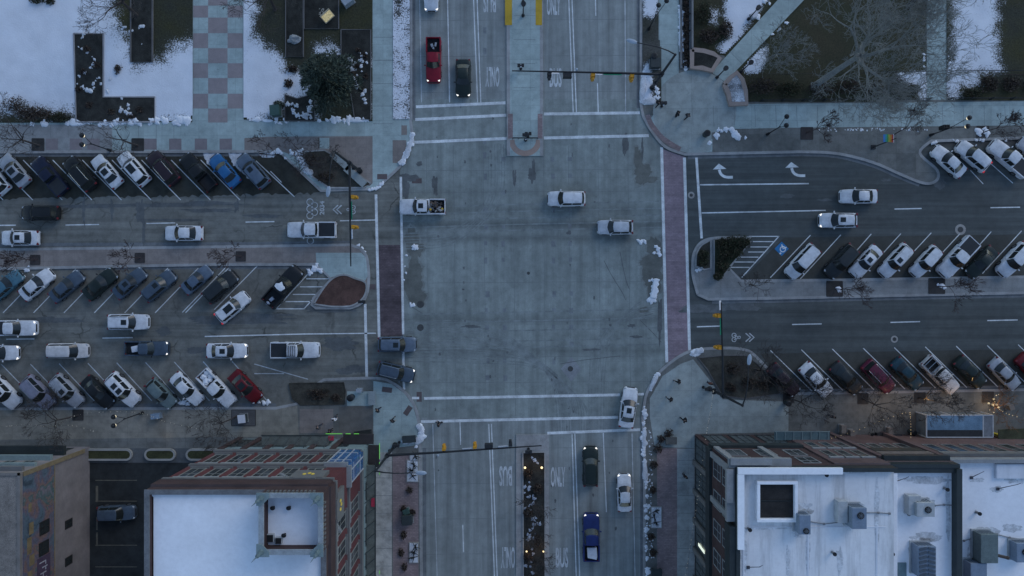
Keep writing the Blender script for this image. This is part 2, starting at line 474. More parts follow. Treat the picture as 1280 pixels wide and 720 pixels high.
# south leg
line(wo, 541, 530, 547, 740, .09); line(wo, 547, 740, 560, 1300, .09)
for x0, x1 in ((611, 618), (614.3, 621.5), (715, 720.5), (718.5, 725)):
    line(wb, x0, 530 if x0 < 700 else 541, x1 + (x1 - x0) * 3, 1290, .13)
for y0, y1 in ((527, 556), (656, 690), (780, 830)): line(wb, 575 + (y0 - 527) * .027, y0, 575 + (y1 - 527) * .027, y1, .12)
line(wb, 754, 541, 758, 640, .12); line(wb, 761, 720, 764, 790, .12)
line(wo, 790, 542, 794, 730, .1); line(wo, 794, 730, 806, 1290, .1)
for a in ((530, 498, 775, 493.5), (526, 527, 775, 521.5), (684, 541.5, 800, 537)): line(wb, *a, .34)
line(wb, 797, 493, 805, 492.5, .3); line(wb, 515, 497.5, 524, 497.5, .3)
# west leg
line(wb, 470, 243, 474, 425, .34); line(wb, 501, 221, 504, 418, .3); line(wb, 504.2, 440, 505, 487, .3); line(wb, 456.5, 380, 458.5, 473, .34)
for a in ((-120, 282, -80, 281.6), (-20, 281.8, 20, 281.5), (82, 281.3, 124, 280.6), (183, 279.4, 219, 278.6), (307, 277.6, 343, 277)): line(wb, *a, .14)
line(wb, 425, 276, 469, 275, .14)
for a in ((-110, 425.5, -70, 425), (8, 424, 43, 423.6), (128, 422.6, 166, 422)): line(wb, *a, .14)
strip(wb, [(256, 420.6), (380, 417.5), (470, 416.5)], .15, .013)
# stall lines
for x in list(range(-107, 333, 37)): line(wb, x + .4 * 0, 250, x - 49, 200, .11)
for i, x in enumerate(range(-72, 250, 38)): line(wb, x, 391, x + 54, 335, .11)
line(wb, 228, 390.5, 283, 333.5, .11); line(wb, 268, 392 - 5, 322, 332, .11)
for x in range(-106, 300, 36): line(wo, x, 454 - (x - 110) * .014, x + 44, 501, .11)
line(wb, 352, 228, 338, 214, .11); line(wb, 320, 201, 368, 246, .11)
# east leg
line(wb, 870.5, 197, 877, 298, .32); line(wb, 875, 231, 1011, 229.5, .17); line(wb, 877, 266.2, 1032, 263, .15)
for a in ((1118, 261.3, 1152, 260.6), (1238, 259.6, 1275, 259), (1360, 257, 1400, 256)): line(wb, *a, .14)
for a in ((871, 408.5, 901, 407.5), (990, 405.6, 1027, 404.8), (1113, 403, 1150, 402), (1234, 400.7, 1272, 399.9), (1355, 398, 1395, 397)): line(wb, *a, .14)
line(wb, 827, 184, 833.5, 453, .36); line(wb, 855.5, 197, 862, 441, .36)
for x0, y0, x1, y1 in ((1013, 294, 963, 347), (1051, 293.5, 1000, 349), (1089, 292.5, 1040, 348), (1126, 292, 1076, 347), (1164, 291, 1113, 346), (1200, 292, 1150, 346), (1239, 289.5, 1190, 345), (1277, 288.5, 1228, 342), (1314, 287, 1265, 341)):
    line(wb, x0, y0, x1, y1, .11)
for i in range(9):
    x = 963 + 38.7 * i; line(wb, x, 438 - i * .9, x + 52, 489 - i * .9, .11)
line(wb, 1213, 213, 1229, 230, .1); line(wb, 1239, 205, 1266, 229, .1); line(wb, 1166, 178, 1180, 190, .1)
# hatched islands
for x0, x1, y in ((389, 406, 339), (383, 414, 348.5), (375, 405, 358.5), (366, 396, 368), (357, 389, 377), (345, 381, 386)): line(wb, x0, y, x1, y, .12)
line(wb, 345, 386, 391, 336, .14); line(wb, 414, 349, 380, 386, .12)
for x0, x1, y in ((936, 974, 295.5), (941, 967, 302), (938, 962, 308.7), (935, 955, 315), (924, 948, 321.4), (915, 943, 327.5), (914, 937, 334.2)): line(wb, x0, y, x1, y, .11)
line(wb, 974, 295, 927, 347, .13)
for a in ((318, 455, 385, 474), (318, 467, 355, 467)): line(wo, *a, .11)
# turn arrows
def arrow(cx, cy):
    s = 1.0
    pts = [(cx - 9, cy - 2), (cx - 1, cy - 9), (cx + 9, cy - 2), (cx + 2, cy - 2.2)]
    wb.face([(*P2(x, y), .013) for x, y in ((cx - 9, cy - 1.6), (cx + 8, cy - 2.4), (cx - 1.5, cy - 9))])
    strip(wb, smooth_line([(cx - 1, cy - 1.5), (cx + .5, cy + 3), (cx + 4, cy + 6.5), (cx + 9, cy + 8), (cx + 16, cy + 8)], 4), .34, .0135)
arrow(900, 213.5); arrow(990.5, 211.5)
struct('road_marking', wb, paint_white); struct('faint_road_marking', wo, paint_worn)

def text_mesh(s):
    cu = bpy.data.curves.new('lettering', 'FONT'); cu.body = s; cu.resolution_u = 3; cu.offset = .025
    o = bpy.data.objects.new('lettering', cu); COL.objects.link(o)
    dg = bpy.context.evaluated_depsgraph_get()
    me = bpy.data.meshes.new_from_object(o.evaluated_get(dg))
    bpy.data.objects.remove(o); bpy.data.curves.remove(cu)
    return me
def text(s, cx, cy, w, h, rot, m, z=.0135, name='road_lettering', M=None):
    me = text_mesh(s)
    co = np.empty(len(me.vertices) * 3); me.vertices.foreach_get('co', co); co = co.reshape(-1, 3)
    lo, hi = co.min(0), co.max(0)
    co[:, 0] = ((co[:, 0] - lo[0]) / (hi[0] - lo[0]) - .5) * w
    co[:, 1] = ((co[:, 1] - lo[1]) / (hi[1] - lo[1]) - .5) * h
    co[:, 2] = 0
    me.vertices.foreach_set('co', co.ravel()); me.materials.clear(); me.materials.append(m)
    for p in me.polygons: p.material_index = 0
    o = bpy.data.objects.new(name, me); COL.objects.link(o)
    if M is None:
        c = P(cx, cy, z); o.location = c; o.rotation_euler = (0, 0, R(rot)); o['kind'] = 'structure'
    else: o.matrix_world = M
    return o
for s, x, y, w, h, r in (('ONLY', 697.5, 596, 1.8, 2.5, 0), ('BUS', 702.5, 697, 1.55, 2.5, 0), ('BUS', 632, 595, 1.6, 2.5, 180), ('ONLY', 635, 697, 1.75, 2.7, 180),
                      ('ONLY', 615.5, 96, 1.75, 2.5, 180), ('BUS', 612, 4, 1.6, 2.3, 180), ('ONLY', 692, 7, 1.7, 2.4, 0), ('BUS', 694.5, 97, 1.5, 2.4, 0), ('2034', 402.5, 260, 1.75, .6, 90)):
    text(s, x, y, w, h, r, paint_worn)
eb = B()
def ring(b, cx, cy, r, w=.09, z=.013, n=20): strip(b, arcpts(cx, cy, r, 0, 360, n), w, z)
for x, y in ((387.5, 252.5), (387.5, 261), (387.5, 269.5), (393, 256.7), (393, 265.3), (388, 301)): ring(eb, x, y, 4, .1)
for dx in (0, 4.5): strip(eb, [(427 - dx, 256.5), (421 - dx, 262), (427 - dx, 267.5)], .16, .013); strip(eb, [(932 + dx, 416.5), (938 + dx, 421.7), (932 + dx, 427)], .16, .013)
def bike(cx, cy, s):
    ring(eb, cx + 3.5 * s, cy - 2.6, 2.6, .09); ring(eb, cx + 3.5 * s, cy + 2.8, 2.6, .09); ring(eb, cx - 3 * s, cy, 1.5, .09)
    strip(eb, [(cx + 3.5 * s, cy - 2.6), (cx - 1 * s, cy - 1), (cx - 1 * s, cy + 1.4), (cx + 3.5 * s, cy + 2.8)], .09, .014)
bike(438, 262, 1); bike(921, 421.7, -1)
struct('bicycle_marking', eb, paint_worn)
# wheelchair bay
sheet('parking_symbol_ground', [(977, 302), (986, 311), (977, 320), (968, 311)], .012, paint_blue)
eb = B(); ring(eb, 978.5, 311.5, 3.3, .13, .017); strip(eb, [(977, 305.5), (979, 311), (983, 309)], .15, .0175); strip(eb, [(976.2, 316), (974.5, 317.5)], .2, .017)
struct('wheelchair_symbol', eb, paint_white)

# ------------------------------------------------------------------ joints, patches, stains, manholes
jb = B(); rnd = random.Random(3)
for x in (534, 568, 605, 642, 680, 712, 749, 786):
    pts = [(x + rnd.uniform(-.5, .5) + (y - 300) * .012, y) for y in range(182, 521, 26)]
    strip(jb, pts, .045, .006)
for y in (213, 240, 296, 353, 402, 446, 478):
    x0, x1 = (506, 828)
    pts = [(x, y + rnd.uniform(-.4, .4) - (x - 640) * .006) for x in range(x0, x1, 34)]
    strip(jb, pts, .045, .0065)
for y in list(range(-200, 125, 45)) + list(range(560, 900, 44)):
    strip(jb, [(516, y + 1), (632, y)], .04, .0062); strip(jb, [(679, y), (800, y - 1)], .04, .0062)
strip(jb, [(568, -300), (578, 128)], .04, .0063); strip(jb, [(745, -300), (748, 128)], .04, .0064)
for y in (47, 76, 105, 133, 155): strip(jb, [(467, y), (491, y)], .05, .1345)
for x in range(865, 1290, 26): strip(jb, [(x, 132), (x + 1, 159)], .04, .1375)
for y in range(575, 800, 22): strip(jb, [(468, y), (490, y)], .045, .139); strip(jb, [(847, y), (868, y)], .045, .139)
for x in range(20, 240, 22): strip(jb, [(x, 156), (x, 173)], .04, .1365)
for (x, y) in ((905, 62), (935, 42), (960, 22)): strip(jb, [(x + 6, y + 2), (x + 22, y + 18)], .04, .141)
for y in range(-60, 125, 27): strip(jb, [(1158, y), (1183, y)], .04, .141)
for y in range(20, 140, 30): strip(jb, [(642, y), (669, y)], .04, .1345)
struct('pavement_joint', jb, joint_m)
pb = B()
for x in (606, 628, 690, 711):
    for y in range(196, 486, 21):
        if rnd.random() < .85:
            for dy in (0,):
                w, h = rnd.uniform(3.5, 5.5), rnd.uniform(5, 8)
                xx = x + (y - 340) * .012 + rnd.uniform(-.8, .8)
                pb.face([(*P2(a, c), .0055) for a, c in rect(xx, y, xx + w, y + h)[::-1]])
for y in (34, 60, 172, 190): pb.face([(*P2(a, c), .0056) for a, c in rect(604, y, 608, y + 8)[::-1]])
struct('pavement_patch', pb, ground_mat('patch_concrete', (.135, .148, .152), .2, None, 0, .3))
def blob(b, cx, cy, rx, ry, z, seed, n=56, rough=.45):
    pts = []
    for i in range(n):
        a = 2 * math.pi * i / n
        k = 1 + rough * mnoise.noise((math.cos(a) * 1.5 + seed, math.sin(a) * 1.5, seed * .7)) + rough * .6 * mnoise.noise((math.cos(a) * 4 + seed, math.sin(a) * 4, seed)) + rough * .35 * mnoise.noise((math.cos(a) * 10 + seed, math.sin(a) * 10, seed))
        pts.append((*P2(cx + rx * k * math.cos(a), cy - ry * k * math.sin(a)), z))
    b.face(pts)
STAINS = ((518, 352, 13, 26), (519, 312, 10, 9), (516, 300, 8, 14), (521, 370, 10, 12), (818, 318, 12, 18), (816, 348, 13, 20), (808, 328, 8, 8), (804, 388, 6, 4), (803, 216, 11, 13), (797, 200, 5, 16), (815, 224, 6, 4))
sb = B()
for i, a in enumerate(STAINS): blob(sb, a[0], a[1], a[2] * 1.16 + .8, a[3] * 1.12 + .8, .0064 + i * .00005, i * 3.1)
struct('damp_edge', sb, stain_soft)
sb = B()
for i, a in enumerate(STAINS): blob(sb, *a, .0072 + i * .0001, i * 3.1)
struct('damp_stain', sb, stain_m)
sb = B()
for i, a in enumerate(((665, 220, 4.5, 9), (643, 222, 2, 10), (667, 208, 2, 7), (544, 232, 3.5, 12), (511, 222, 14, 4), (506, 236, 5, 14), (711, 291, 3.5, 2.5), (803, 186, 1.5, 12), (782, 178, 4, 14), (524, 205, 4, 3),
                       (410, 385, 40, 6), (300, 400, 60, 5), (330, 395, 30, 4), (245, 437, 12, 4), (205, 414, 8, 6), (425, 430, 22, 8), (440, 462, 20, 6), (60, 400, 40, 4),
                       (880, 386, 30, 5), (920, 384, 30, 4), (1108, 225, 6, 2), (985, 245, 8, 3), (1030, 250, 10, 1.5), (590, 408, 12, 2), (795, 421, 8, 1.5), (740, 437, 12, 1.5), (790, 407, 5, 2), (1174, 230, 7, 7), (825, 400, 3, 25))):
    blob(sb, *a, .0092 + i * .0001, i * 2.3 + 1, rough=.5)
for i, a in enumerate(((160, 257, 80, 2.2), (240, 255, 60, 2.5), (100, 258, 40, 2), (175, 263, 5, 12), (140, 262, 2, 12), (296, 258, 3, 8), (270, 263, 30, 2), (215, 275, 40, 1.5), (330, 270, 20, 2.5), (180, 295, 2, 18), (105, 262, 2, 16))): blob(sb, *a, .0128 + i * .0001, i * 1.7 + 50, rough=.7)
struct('dark_stain', sb, stain_dk)
tb = B()
for pts in ([(755, 326), (765, 345), (778, 366), (782, 375)], [(775, 315), (779, 335), (783, 352), (787, 362)], [(800, 400), (815, 415), (827, 428)], [(700, 455), (730, 450), (775, 445)]):
    strip(tb, smooth_line(pts), .08, .0088)
for pts in ([(514, 383), (525, 390), (533, 395)], [(805, 395), (816, 392)]): strip(tb, pts, .06, .0089)
struct('tyre_mark', tb, stain_dk)
tb = B(); rt = random.Random(12)
for k in range(9):
    o = k * 3.1 + rt.uniform(-1, 1)
    for g in (0, 15): strip(tb, smooth_line([(506, 404 + o * 1.6 + g * .5), (590, 402 + o * 1.7 + g * .6), (650 + o, 430 + o + g * .4), (690 + o + g, 480 + o), (697 + o + g, 540)][:5], 8), .12, .0081 + k * .00003)
for k in range(6):
    o = k * 4 + rt.uniform(-1, 1)
    strip(tb, smooth_line([(735 + o, 540), (740 + o, 440), (770 + o, 405 - o), (835, 392 - o * 1.5)], 8), .1, .0084 + k * .00003)
    strip(tb, smooth_line([(610 + o, 180), (606 + o, 250), (570, 284 + o), (500, 292 + o)], 8), .1, .0086 + k * .00003)
for k in range(5):
    y = 250 + k * 9 + rt.uniform(-2, 2); strip(tb, [(502, y + 8), (640, y + 4), (830, y)], .16, .0088 + k * .00003)
    y = 392 + k * 11 + rt.uniform(-2, 2); strip(tb, [(504, y + 3), (640, y), (832, y - 4)], .16, .009 + k * .00003)
struct('turning_mark', tb, ground_mat('rubber_film', (.15, .168, .162), .15, None, 0, .35))
ob = B()
for k in range(60): blob(ob, rt.choice((612, 630, 694, 712, 740, 765, 545, 580)) + rt.uniform(-5, 5), rt.uniform(130, 710), rt.uniform(.5, 1.6), rt.uniform(.8, 2.6), .0094 + k * .00002, k * 1.3, 18)
struct('oil_spot', ob, stain_dk)
sheet('diamond_patch', [(714, 446), (727, 461), (714, 477), (701, 461)], .0068, ground_mat('patch_pale', (.18, .19, .195), .2, None, 0, .25))
mh = B()
for x, y, r in ((713, 461, .34), (660.5, 341.5, .2), (525.5, 380.5, .45), (525.5, 409.5, .42), (864, 244, .2), (1200.5, 287, .35), (1118, 424, .25)):
    mh.cyl((*P2(x, y), .0), r, .016, 20)
struct('manhole_cover', mh, mat('cast_iron', (.06, .062, .06), .7, .3, 3))
mh = B()
for x, y, r, w in ((1200.5, 287, 5.2, .32), (1118, 424, 3.2, .25), (864, 244, 3.2, .22)): ring(mh, x, y, r, w, .0118)
struct('manhole_collar', mh, ground_mat('collar_concrete', (.24, .23, .21), .2, None, 0, .2))
# kerb ramps: rust tactile plates
pb = B()
for x, y, a in ((484, 487, -8), (510, 513, 55), (521, 226, 0), (478, 221, 0), (524, 496, 90), (463.5, 358.5, 0)):
    pb.box((*P2(x, y), .1395 if (x, y) not in ((521, 226), (524, 496), (463.5, 358.5)) else .002), (1.25, .65, .014), R(a))
struct('tactile_plate', pb, ground_mat('tactile_rust', (.085, .068, .066), .2, None, 0, .2))
# ------------------------------------------------------------------ lawns with patchy snow
def sdist(X, Y, poly):
    """signed distance (pixels) to a polygon, positive inside"""
    d = np.full(X.shape, 1e9); ins = np.zeros(X.shape, bool)
    n = len(poly)
    for i in range(n):
        x0, y0 = poly[i]; x1, y1 = poly[(i + 1) % n]
        ex, ey = x1 - x0, y1 - y0; wx, wy = X - x0, Y - y0
        t = np.clip((wx * ex + wy * ey) / (ex * ex + ey * ey + 1e-9), 0, 1)
        d = np.minimum(d, np.hypot(wx - ex * t, wy - ey * t))
        c = ((y0 <= Y) & (y1 > Y)) | ((y1 <= Y) & (y0 > Y))
        ins ^= c & (X < x0 + (Y - y0) / (ey if ey else 1e-9) * ex)
    return np.where(ins, d, -d)

def lawn_mat(name, grass, amp=.9, tint=(.04, .042, .03)):
    m, nt, b = nodes_of(name)
    v = coords(nt)
    g = mixc(nt, grass, tint, ramp(nt, noise(nt, v, .22, 5), [(.35, 0.0), (.65, 1.0)]))
    g = mixc(nt, g, ramp(nt, noise(nt, v, 5, 5, .7), [(.25, .45), (.7, 1.45)]), 1.0, 'MULTIPLY')
    at = nt.nodes.new('ShaderNodeAttribute'); at.attribute_name = 'snow_cover'
    f = math_(nt, 'MULTIPLY_ADD', math_(nt, 'SUBTRACT', noise(nt, v, 5.5, 6, .82), .5), amp * 3.4, at.outputs['Fac'])
    f = math_(nt, 'MULTIPLY_ADD', math_(nt, 'SUBTRACT', noise(nt, v, .9, 3, .6), .5), amp * 1.2, f)
    f = ramp(nt, f, [(.4, 0.0), (.62, 1.0)])
    sn = mixc(nt, (.76, .78, .81), ramp(nt, noise(nt, v, .4, 4), [(.3, .9), (.7, 1.05)]), 1.0, 'MULTIPLY')
    lk(nt, mixc(nt, g, sn, f), b.inputs['Base Color'])
    b.inputs['Roughness'].default_value = .85; b.inputs['Specular IOR Level'].default_value = .25
    bump(nt, b, noise(nt, v, 6, 5), .6, .06)
    return m

def lawn(name, outline, snow, soft, m, x0, y0, x1, y1, step=2.2, z=.14, bare=(), cap=1.0):
    nx, ny = int((x1 - x0) / step) + 1, int((y1 - y0) / step) + 1
    gx, gy = np.meshgrid(np.linspace(x0, x1, nx), np.linspace(y0, y1, ny))
    inside = sdist(gx, gy, outline)
    sc = np.full(gx.shape, -1.5)
    for poly in snow: sc = np.maximum(sc, sdist(gx, gy, poly) / soft)
    for poly in bare: sc = np.minimum(sc, -sdist(gx, gy, poly) / soft)
    sc = np.clip(sc * .5 + .5, -.35, cap(gx) if callable(cap) else cap)
    k = H / FP
    hz = z + .06 * np.clip(sc, 0, 1)
    verts = [((x - 640) * k, (360 - y) * k, h) for x, y, h in zip(gx.ravel(), gy.ravel(), hz.ravel())]
    for i, v in enumerate(verts):
        n = mnoise.noise((v[0] * .6, v[1] * .6, 0)) * .03
        verts[i] = (v[0], v[1], v[2] + n + .03)
    faces = []
    for j in range(ny - 1):
        for i in range(nx - 1):
            if min(inside[j, i], inside[j, i + 1], inside[j + 1, i], inside[j + 1, i + 1]) > -step * .6:
                a = j * nx + i; faces.append((a + nx, a + nx + 1, a + 1, a))
    me = bpy.data.meshes.new(name); me.from_pydata(verts, [], faces)
    at = me.attributes.new('snow_cover', 'FLOAT', 'POINT'); at.data.foreach_set('value', sc.ravel().astype(np.float32))
    me.materials.append(m)
    for p in me.polygons: p.use_smooth = True
    o = bpy.data.objects.new(name, me); COL.objects.link(o); o['kind'] = 'structure'
    return o

lm = lawn_mat('park_lawn', (.048, .046, .019), .55)
lm2 = lawn_mat('park_lawn_brown', (.055, .049, .028), .75, (.042, .046, .024))
lawn('lawn', [(-200, -200), (241, -200), (241.5, 144), (237, 152), (-200, 154)],
     [[(-300, -300), (118, -300), (136, -40), (140, 12), (148, 36), (165, 60), (172, 84), (205, 74), (222, 58), (240, 54), (260, 60), (260, 152), (98, 157), (92, 140), (60, 141), (30, 136), (-300, 150)]], 26, lm, -200, -200, 244, 156, cap=lambda gx: np.where(gx < 120, 1.3, np.clip(1.3 - (gx - 120) / 110, .86, 1.3)))
lawn('lawn', [(305, -200), (465, -200), (465, 151), (312, 152), (305.5, 146)],
     [[(290, -300), (304, -300), (322, 8), (316, 28), (318, 46), (332, 58), (350, 70), (358, 86), (386, 96), (386, 112), (378, 122), (356, 124), (330, 152), (290, 160)], [(397, 62), (412, 56), (424, 64), (420, 74), (402, 72)], [(449, 108), (460, 106), (460, 148), (450, 148)], [(428, 68), (438, 70), (442, 92), (430, 84)], [(452, 60), (462, 64), (462, 80), (452, 78)],
      [(360, 124), (392, 122), (394, 150), (360, 152)]], 18, lm, 303, -200, 466, 154, cap=.86)
lawn('verge', [(491, -200), (513, -200), (513, 150), (491, 150)], [[(485, -200), (518, -200), (518, 154), (485, 154)]], 7, lawn_mat('verge_snow', (.05, .05, .05), .95), 490, -200, 514, 151, 1.6, bare=[[(493, 0), (502, -4), (501, 22), (494, 18)]], cap=.66)
lawn('verge', [(802, -200), (823, -200), (823, 46), (826, 62), (826, 130), (803, 128)], [[(804, -200), (822, -200), (822, 12), (816, 24), (804, 20)], [(804, 82), (812, 80), (814, 116), (818, 126), (803, 128)]], 6, lawn_mat('verge_mixed', (.1, .1, .09), .8), 801, -200, 828, 131, 1.6)
lawn('lawn', [(864, -200), (1190, -520), (974, -4), (905, 69), (880, 62), (864, 62)], [[(905, -60), (940, -40), (958, 0), (940, 24), (922, 48), (908, 46), (906, 20)], [(888, 12), (896, 14), (894, 30), (886, 28)], [(898, 58), (910, 50), (918, 44), (924, 50), (906, 70), (899, 68)]], 7, lm2, 862, -200, 1010, 72)
lawn('lawn', [(1006, 0), (1205, -205), (1157, -200), (1157, 126), (934, 128), (930, 110), (920, 94)], [[(928, 78), (948, 62), (958, 60), (956, 78), (946, 92), (932, 92)], [(1122, 92), (1156, 90), (1158, 112), (1150, 124), (1140, 108), (1118, 106)], [(1150, 108), (1158, 106), (1158, 126), (1148, 124)]], 6, lm2, 916, -205, 1159, 130)
lawn('lawn', [(1183, -200), (1600, -200), (1600, 121), (1183, 126)], [[(1192, -300), (1232, -300), (1246, 0), (1242, 40), (1248, 88), (1222, 92), (1222, 104), (1200, 108), (1196, 122), (1184, 124), (1184, 92), (1190, 80), (1192, 40)]], 18, lm, 1182, -200, 1500, 128, cap=.84)

far_lawn = ground_mat('far_lawn', (.03, .031, .016), .35, None, 0, .4, speck=.4)
for pts in (rect(-900, -900, 241, 153), rect(305, -900, 465, 150), [(864, -900), (2200, -900), (2200, 116), (934, 127), (905, 70), (864, 62)]): sheet('lawn', pts, .1325, far_lawn)
# ------------------------------------------------------------------ planting beds (a border and its soil move together)
def bed(pts, label, sm=soil, w=.18, hgt=.2, cat='planting bed', border=kerb_m, name='planting_bed', base=.13, inset=True):
    c = P(sum(p[0] for p in pts) / len(pts), sum(p[1] for p in pts) / len(pts), base)
    t = thing(name, c, label, cat)
    b = B(); strip(b, pts + [pts[0]], w, base + hgt, base - .05); part('border', b, border, t)
    b = B(); b.prism([P2(*p) for p in pts], base - .04, base + hgt - .05); part('soil', b, sm, t)
    return t
edge_dark = mat('bed_edging', (.13, .125, .12), .9, .2)
bed([(94, 43), (131, 43), (131, 122), (195, 122), (195, 153), (97, 153)], 'L-shaped dark flower bed with a pale stone edge in the snowy lawn', border=mat('bed_stone', (.3, .29, .29), .9, .2))
bed([(165, -190), (192, -190), (192, 78.5), (165, 78.5)], 'long straight dark flower bed under bare branches, between snow and the checkered walk', border=edge_dark)
bed([(358, -190), (380, -190), (380, 72), (358, 72)], 'narrow dark soil bed around a grey boulder beside the pine', border=edge_dark, w=.12)
bed([(381, -190), (424, -190), (424, 37), (381, 37)], 'dark square bed around the lit park sign', border=edge_dark, w=.12)
bed([(427, 38), (464, 38), (464, 150), (444, 150), (438, 110), (427, 84)], 'black soil bed with frosty clumps between the pine and the pavement', border=edge_dark, w=.12)
bed([(357, 119), (372, 124), (394, 118), (394, 152), (357, 152)], 'small snow-dusted bed beside the green utility cabinet', border=edge_dark, w=.12)
bed([(850, -190), (862, -190), (862, 62), (862, 86), (851, 86)], 'narrow planted strip with clipped brown shrubs along the plaza walk', border=mat('bed_wall', (.2, .2, .195), .9, .2), w=.25)
stone_seat = mat('seat_wall', (.33, .26, .22), .85, .12, 1.2)
for pts, lab, sm in (([(863.5, 64), (878, 65.5), (890, 69), (898, 74.5), (888.5, 90), (876, 86.5), (863.5, 86)], 'curved stone planter of bare soil at the top of the plaza', soil),
                 ([(904, 107), (911, 99), (919, 92.5), (926, 101), (930, 115), (931.5, 131), (911.5, 131.5), (909, 119)], 'curved stone planter filled with snowy plants beside the diagonal path', ground_mat('frosted_bed', (.3, .31, .32), .5, None, 0, .75, speck=.8))):
    bed(pts, lab, sm, w=.55, hgt=.5, border=stone_seat, name='stone_planter', cat='planter')
bed([(960, 93), (1060, 92), (1130, 93), (1150, 112), (1150, 124), (934, 127), (940, 110)], 'brown hedge bed along the light park walk below the big bare tree', soil_olive, .05, .06, border=soil_olive)
bed([(1222, 94), (1600, 92), (1600, 120), (1200, 124), (1206, 110)], 'dark red-brown bed beyond the snowy corner of the park fence', soil_brown, .05, .06, border=soil_brown)
bed([(379, 190), (406, 188), (420, 196), (464, 230), (455, 235), (412, 235), (392, 222), (384, 210)], 'dark soil bed with twiggy plants on the corner beside the bicycle marking', soil_olive, .2, .12)
bed([(362, 479), (430, 478), (432, 488), (431, 505), (376, 506), (366, 498)], 'low brown soil bed above the paved pads by the bus-lane corner', soil_olive, .1, .08, border=soil_olive)
bed([(872, 447), (905, 444), (932, 444), (946, 454), (972, 482), (974, 492), (930, 498), (902, 494), (893, 478), (884, 462)], 'brown soil bed under a bare tree at the signal mast beside the arrow bicycle lane', soil_olive, .12, .1, border=edge_dark)
bed(smooth_line([(393, 380), (400, 368), (410, 354), (420, 346), (432, 343.5), (444, 348), (457, 353), (458, 364), (452, 375), (438, 382.5), (415, 383)], 3), 'teardrop bed of red-brown bark on the tip of the brown median', ground_mat('bark', (.068, .038, .03), .3, None, 0, .35, speck=.4), .2, .14)
bed(smooth_line([(869, 333), (870, 318), (876, 307), (886, 301)], 3) + [(888, 301), (888, 335), (880, 337)], 'small curved bed on the nose of the grey median beside the pink crossing', soil_olive, .2, .12)
bed([(892, 299), (934, 298), (938, 302), (910, 335), (900, 350), (892, 350)], 'dark green ground-cover bed behind the kerb of the grey median', ground_mat('ground_cover', (.025, .03, .016), .4, None, 0, .4, speck=.4), .15, .14)
bed([(653.5, 565), (681, 565), (682, 1000), (655, 1000)], 'long dark planting bed with snow between the two bus lanes', soil, .15, .16)
hl = [('long low planter of grass beside the tan wall with a pale rounded kerb', 40, 166), ('short oval grass planter between the two longer ones at the car park', 183.5, 220), ('low grass planter with a pale kerb running under the brick facade', 235, 292)]
for lab, a, b_ in hl:
    r = 6.2; y = 567.5
    bed(arcpts(a + r, y, r, 90, 270, 8) + arcpts(b_ - r, y, r, -90, 90, 8), lab, ground_mat('planter_grass', (.036, .038, .016), .3, None, 0, .4, speck=.4), .24, .3, 'planter', border=mat('planter_kerb', (.33, .32, .29), .85, .15), name='grass_planter')

# tree pits
def pit(x, y, w, h, label, g, z=.14, m=None):
    t = thing('tree_grate', P(x, y, .13), label, 'tree grate', g)
    b = B(); b.box((*P2(x, y), z + .002), (w, h, .03)); part('grate', b, m or grate_m, t)
    b = B()
    for sx, sy, dx, dy in ((0, 1, w, .08), (0, -1, w, .08), (1, 0, .08, h - .08), (-1, 0, .08, h - .08)):
        b.box((P(x, y).x + sx * w / 2, P(x, y).y + sy * h / 2, z + .008), (dx, dy, .05))
    part('frame', b, mat('grate_frame', (.05, .047, .043), .8, .2), t)
    return t
pit(48.5, 181, 1.5, 1.5, 'dark square tree grate under the bushy bare tree by the snow', 'tree grates along the park kerb')
pit(173, 181, 1.5, 1.5, 'dark square tree grate beside the forked bare sapling', 'tree grates along the park kerb')
for x, y, d in ((45, 325, 'above the bright white sedan'), (175.5, 322.5, 'above the two slate sedans'), (301.5, 320.5, 'above the reversing car')):
    pit(x, y, 1.2, 1.2, 'brown square tree grate in the brown median ' + d, 'tree grates in the brown median', m=mat('rust_grate', (.05, .042, .04), .9, .3))
pit(1008, 167, 1.5, 1.5, 'brown tree grate beside the twin lamp near the turn arrows', 'tree grates on the grey strip', m=mat('rust_grate', (.05, .042, .04), .9, .3))
pit(1227.5, 165, 1.5, 1.4, 'tree grate half covered by two heaps of snow', 'tree grates on the grey strip')
pit(1042.5, 361, 2.0, 1.9, 'black tree pit with a snow lump below the dark parked car', 'tree pits in the grey median')
pit(1170, 357.5, 2.0, 1.9, 'black tree pit with a snow lump below the white pickup', 'tree pits in the grey median')
pit(98.5, 518.5, 1.3, 1.3, 'dark tree grate on the string-lit pavement below the silver car', 'tree grates on the string-lit pavement')
pit(305, 522, 3.0, 2.0, 'wide dark paving square holding a white-topped cabinet', 'tree grates on the string-lit pavement', m=ground_mat('pad_dark', (.07, .07, .07), .2, None, 0, .2))
pit(985, 496.5, 1.3, 1.3, 'dark tree grate below the maroon sedan at the plaza', 'tree grates by the terrace')
pit(1078, 498, 1.3, 1.3, 'dark tree grate below the black sedan in front of the terrace', 'tree grates by the terrace')
pit(1149, 497, 1.4, 1.3, 'dark tree grate in front of the glass pavilion', 'tree grates by the terrace')
pit(1234, 496, 1.4, 1.3, 'dark tree grate beside the glowing patio tree', 'tree grates by the terrace')
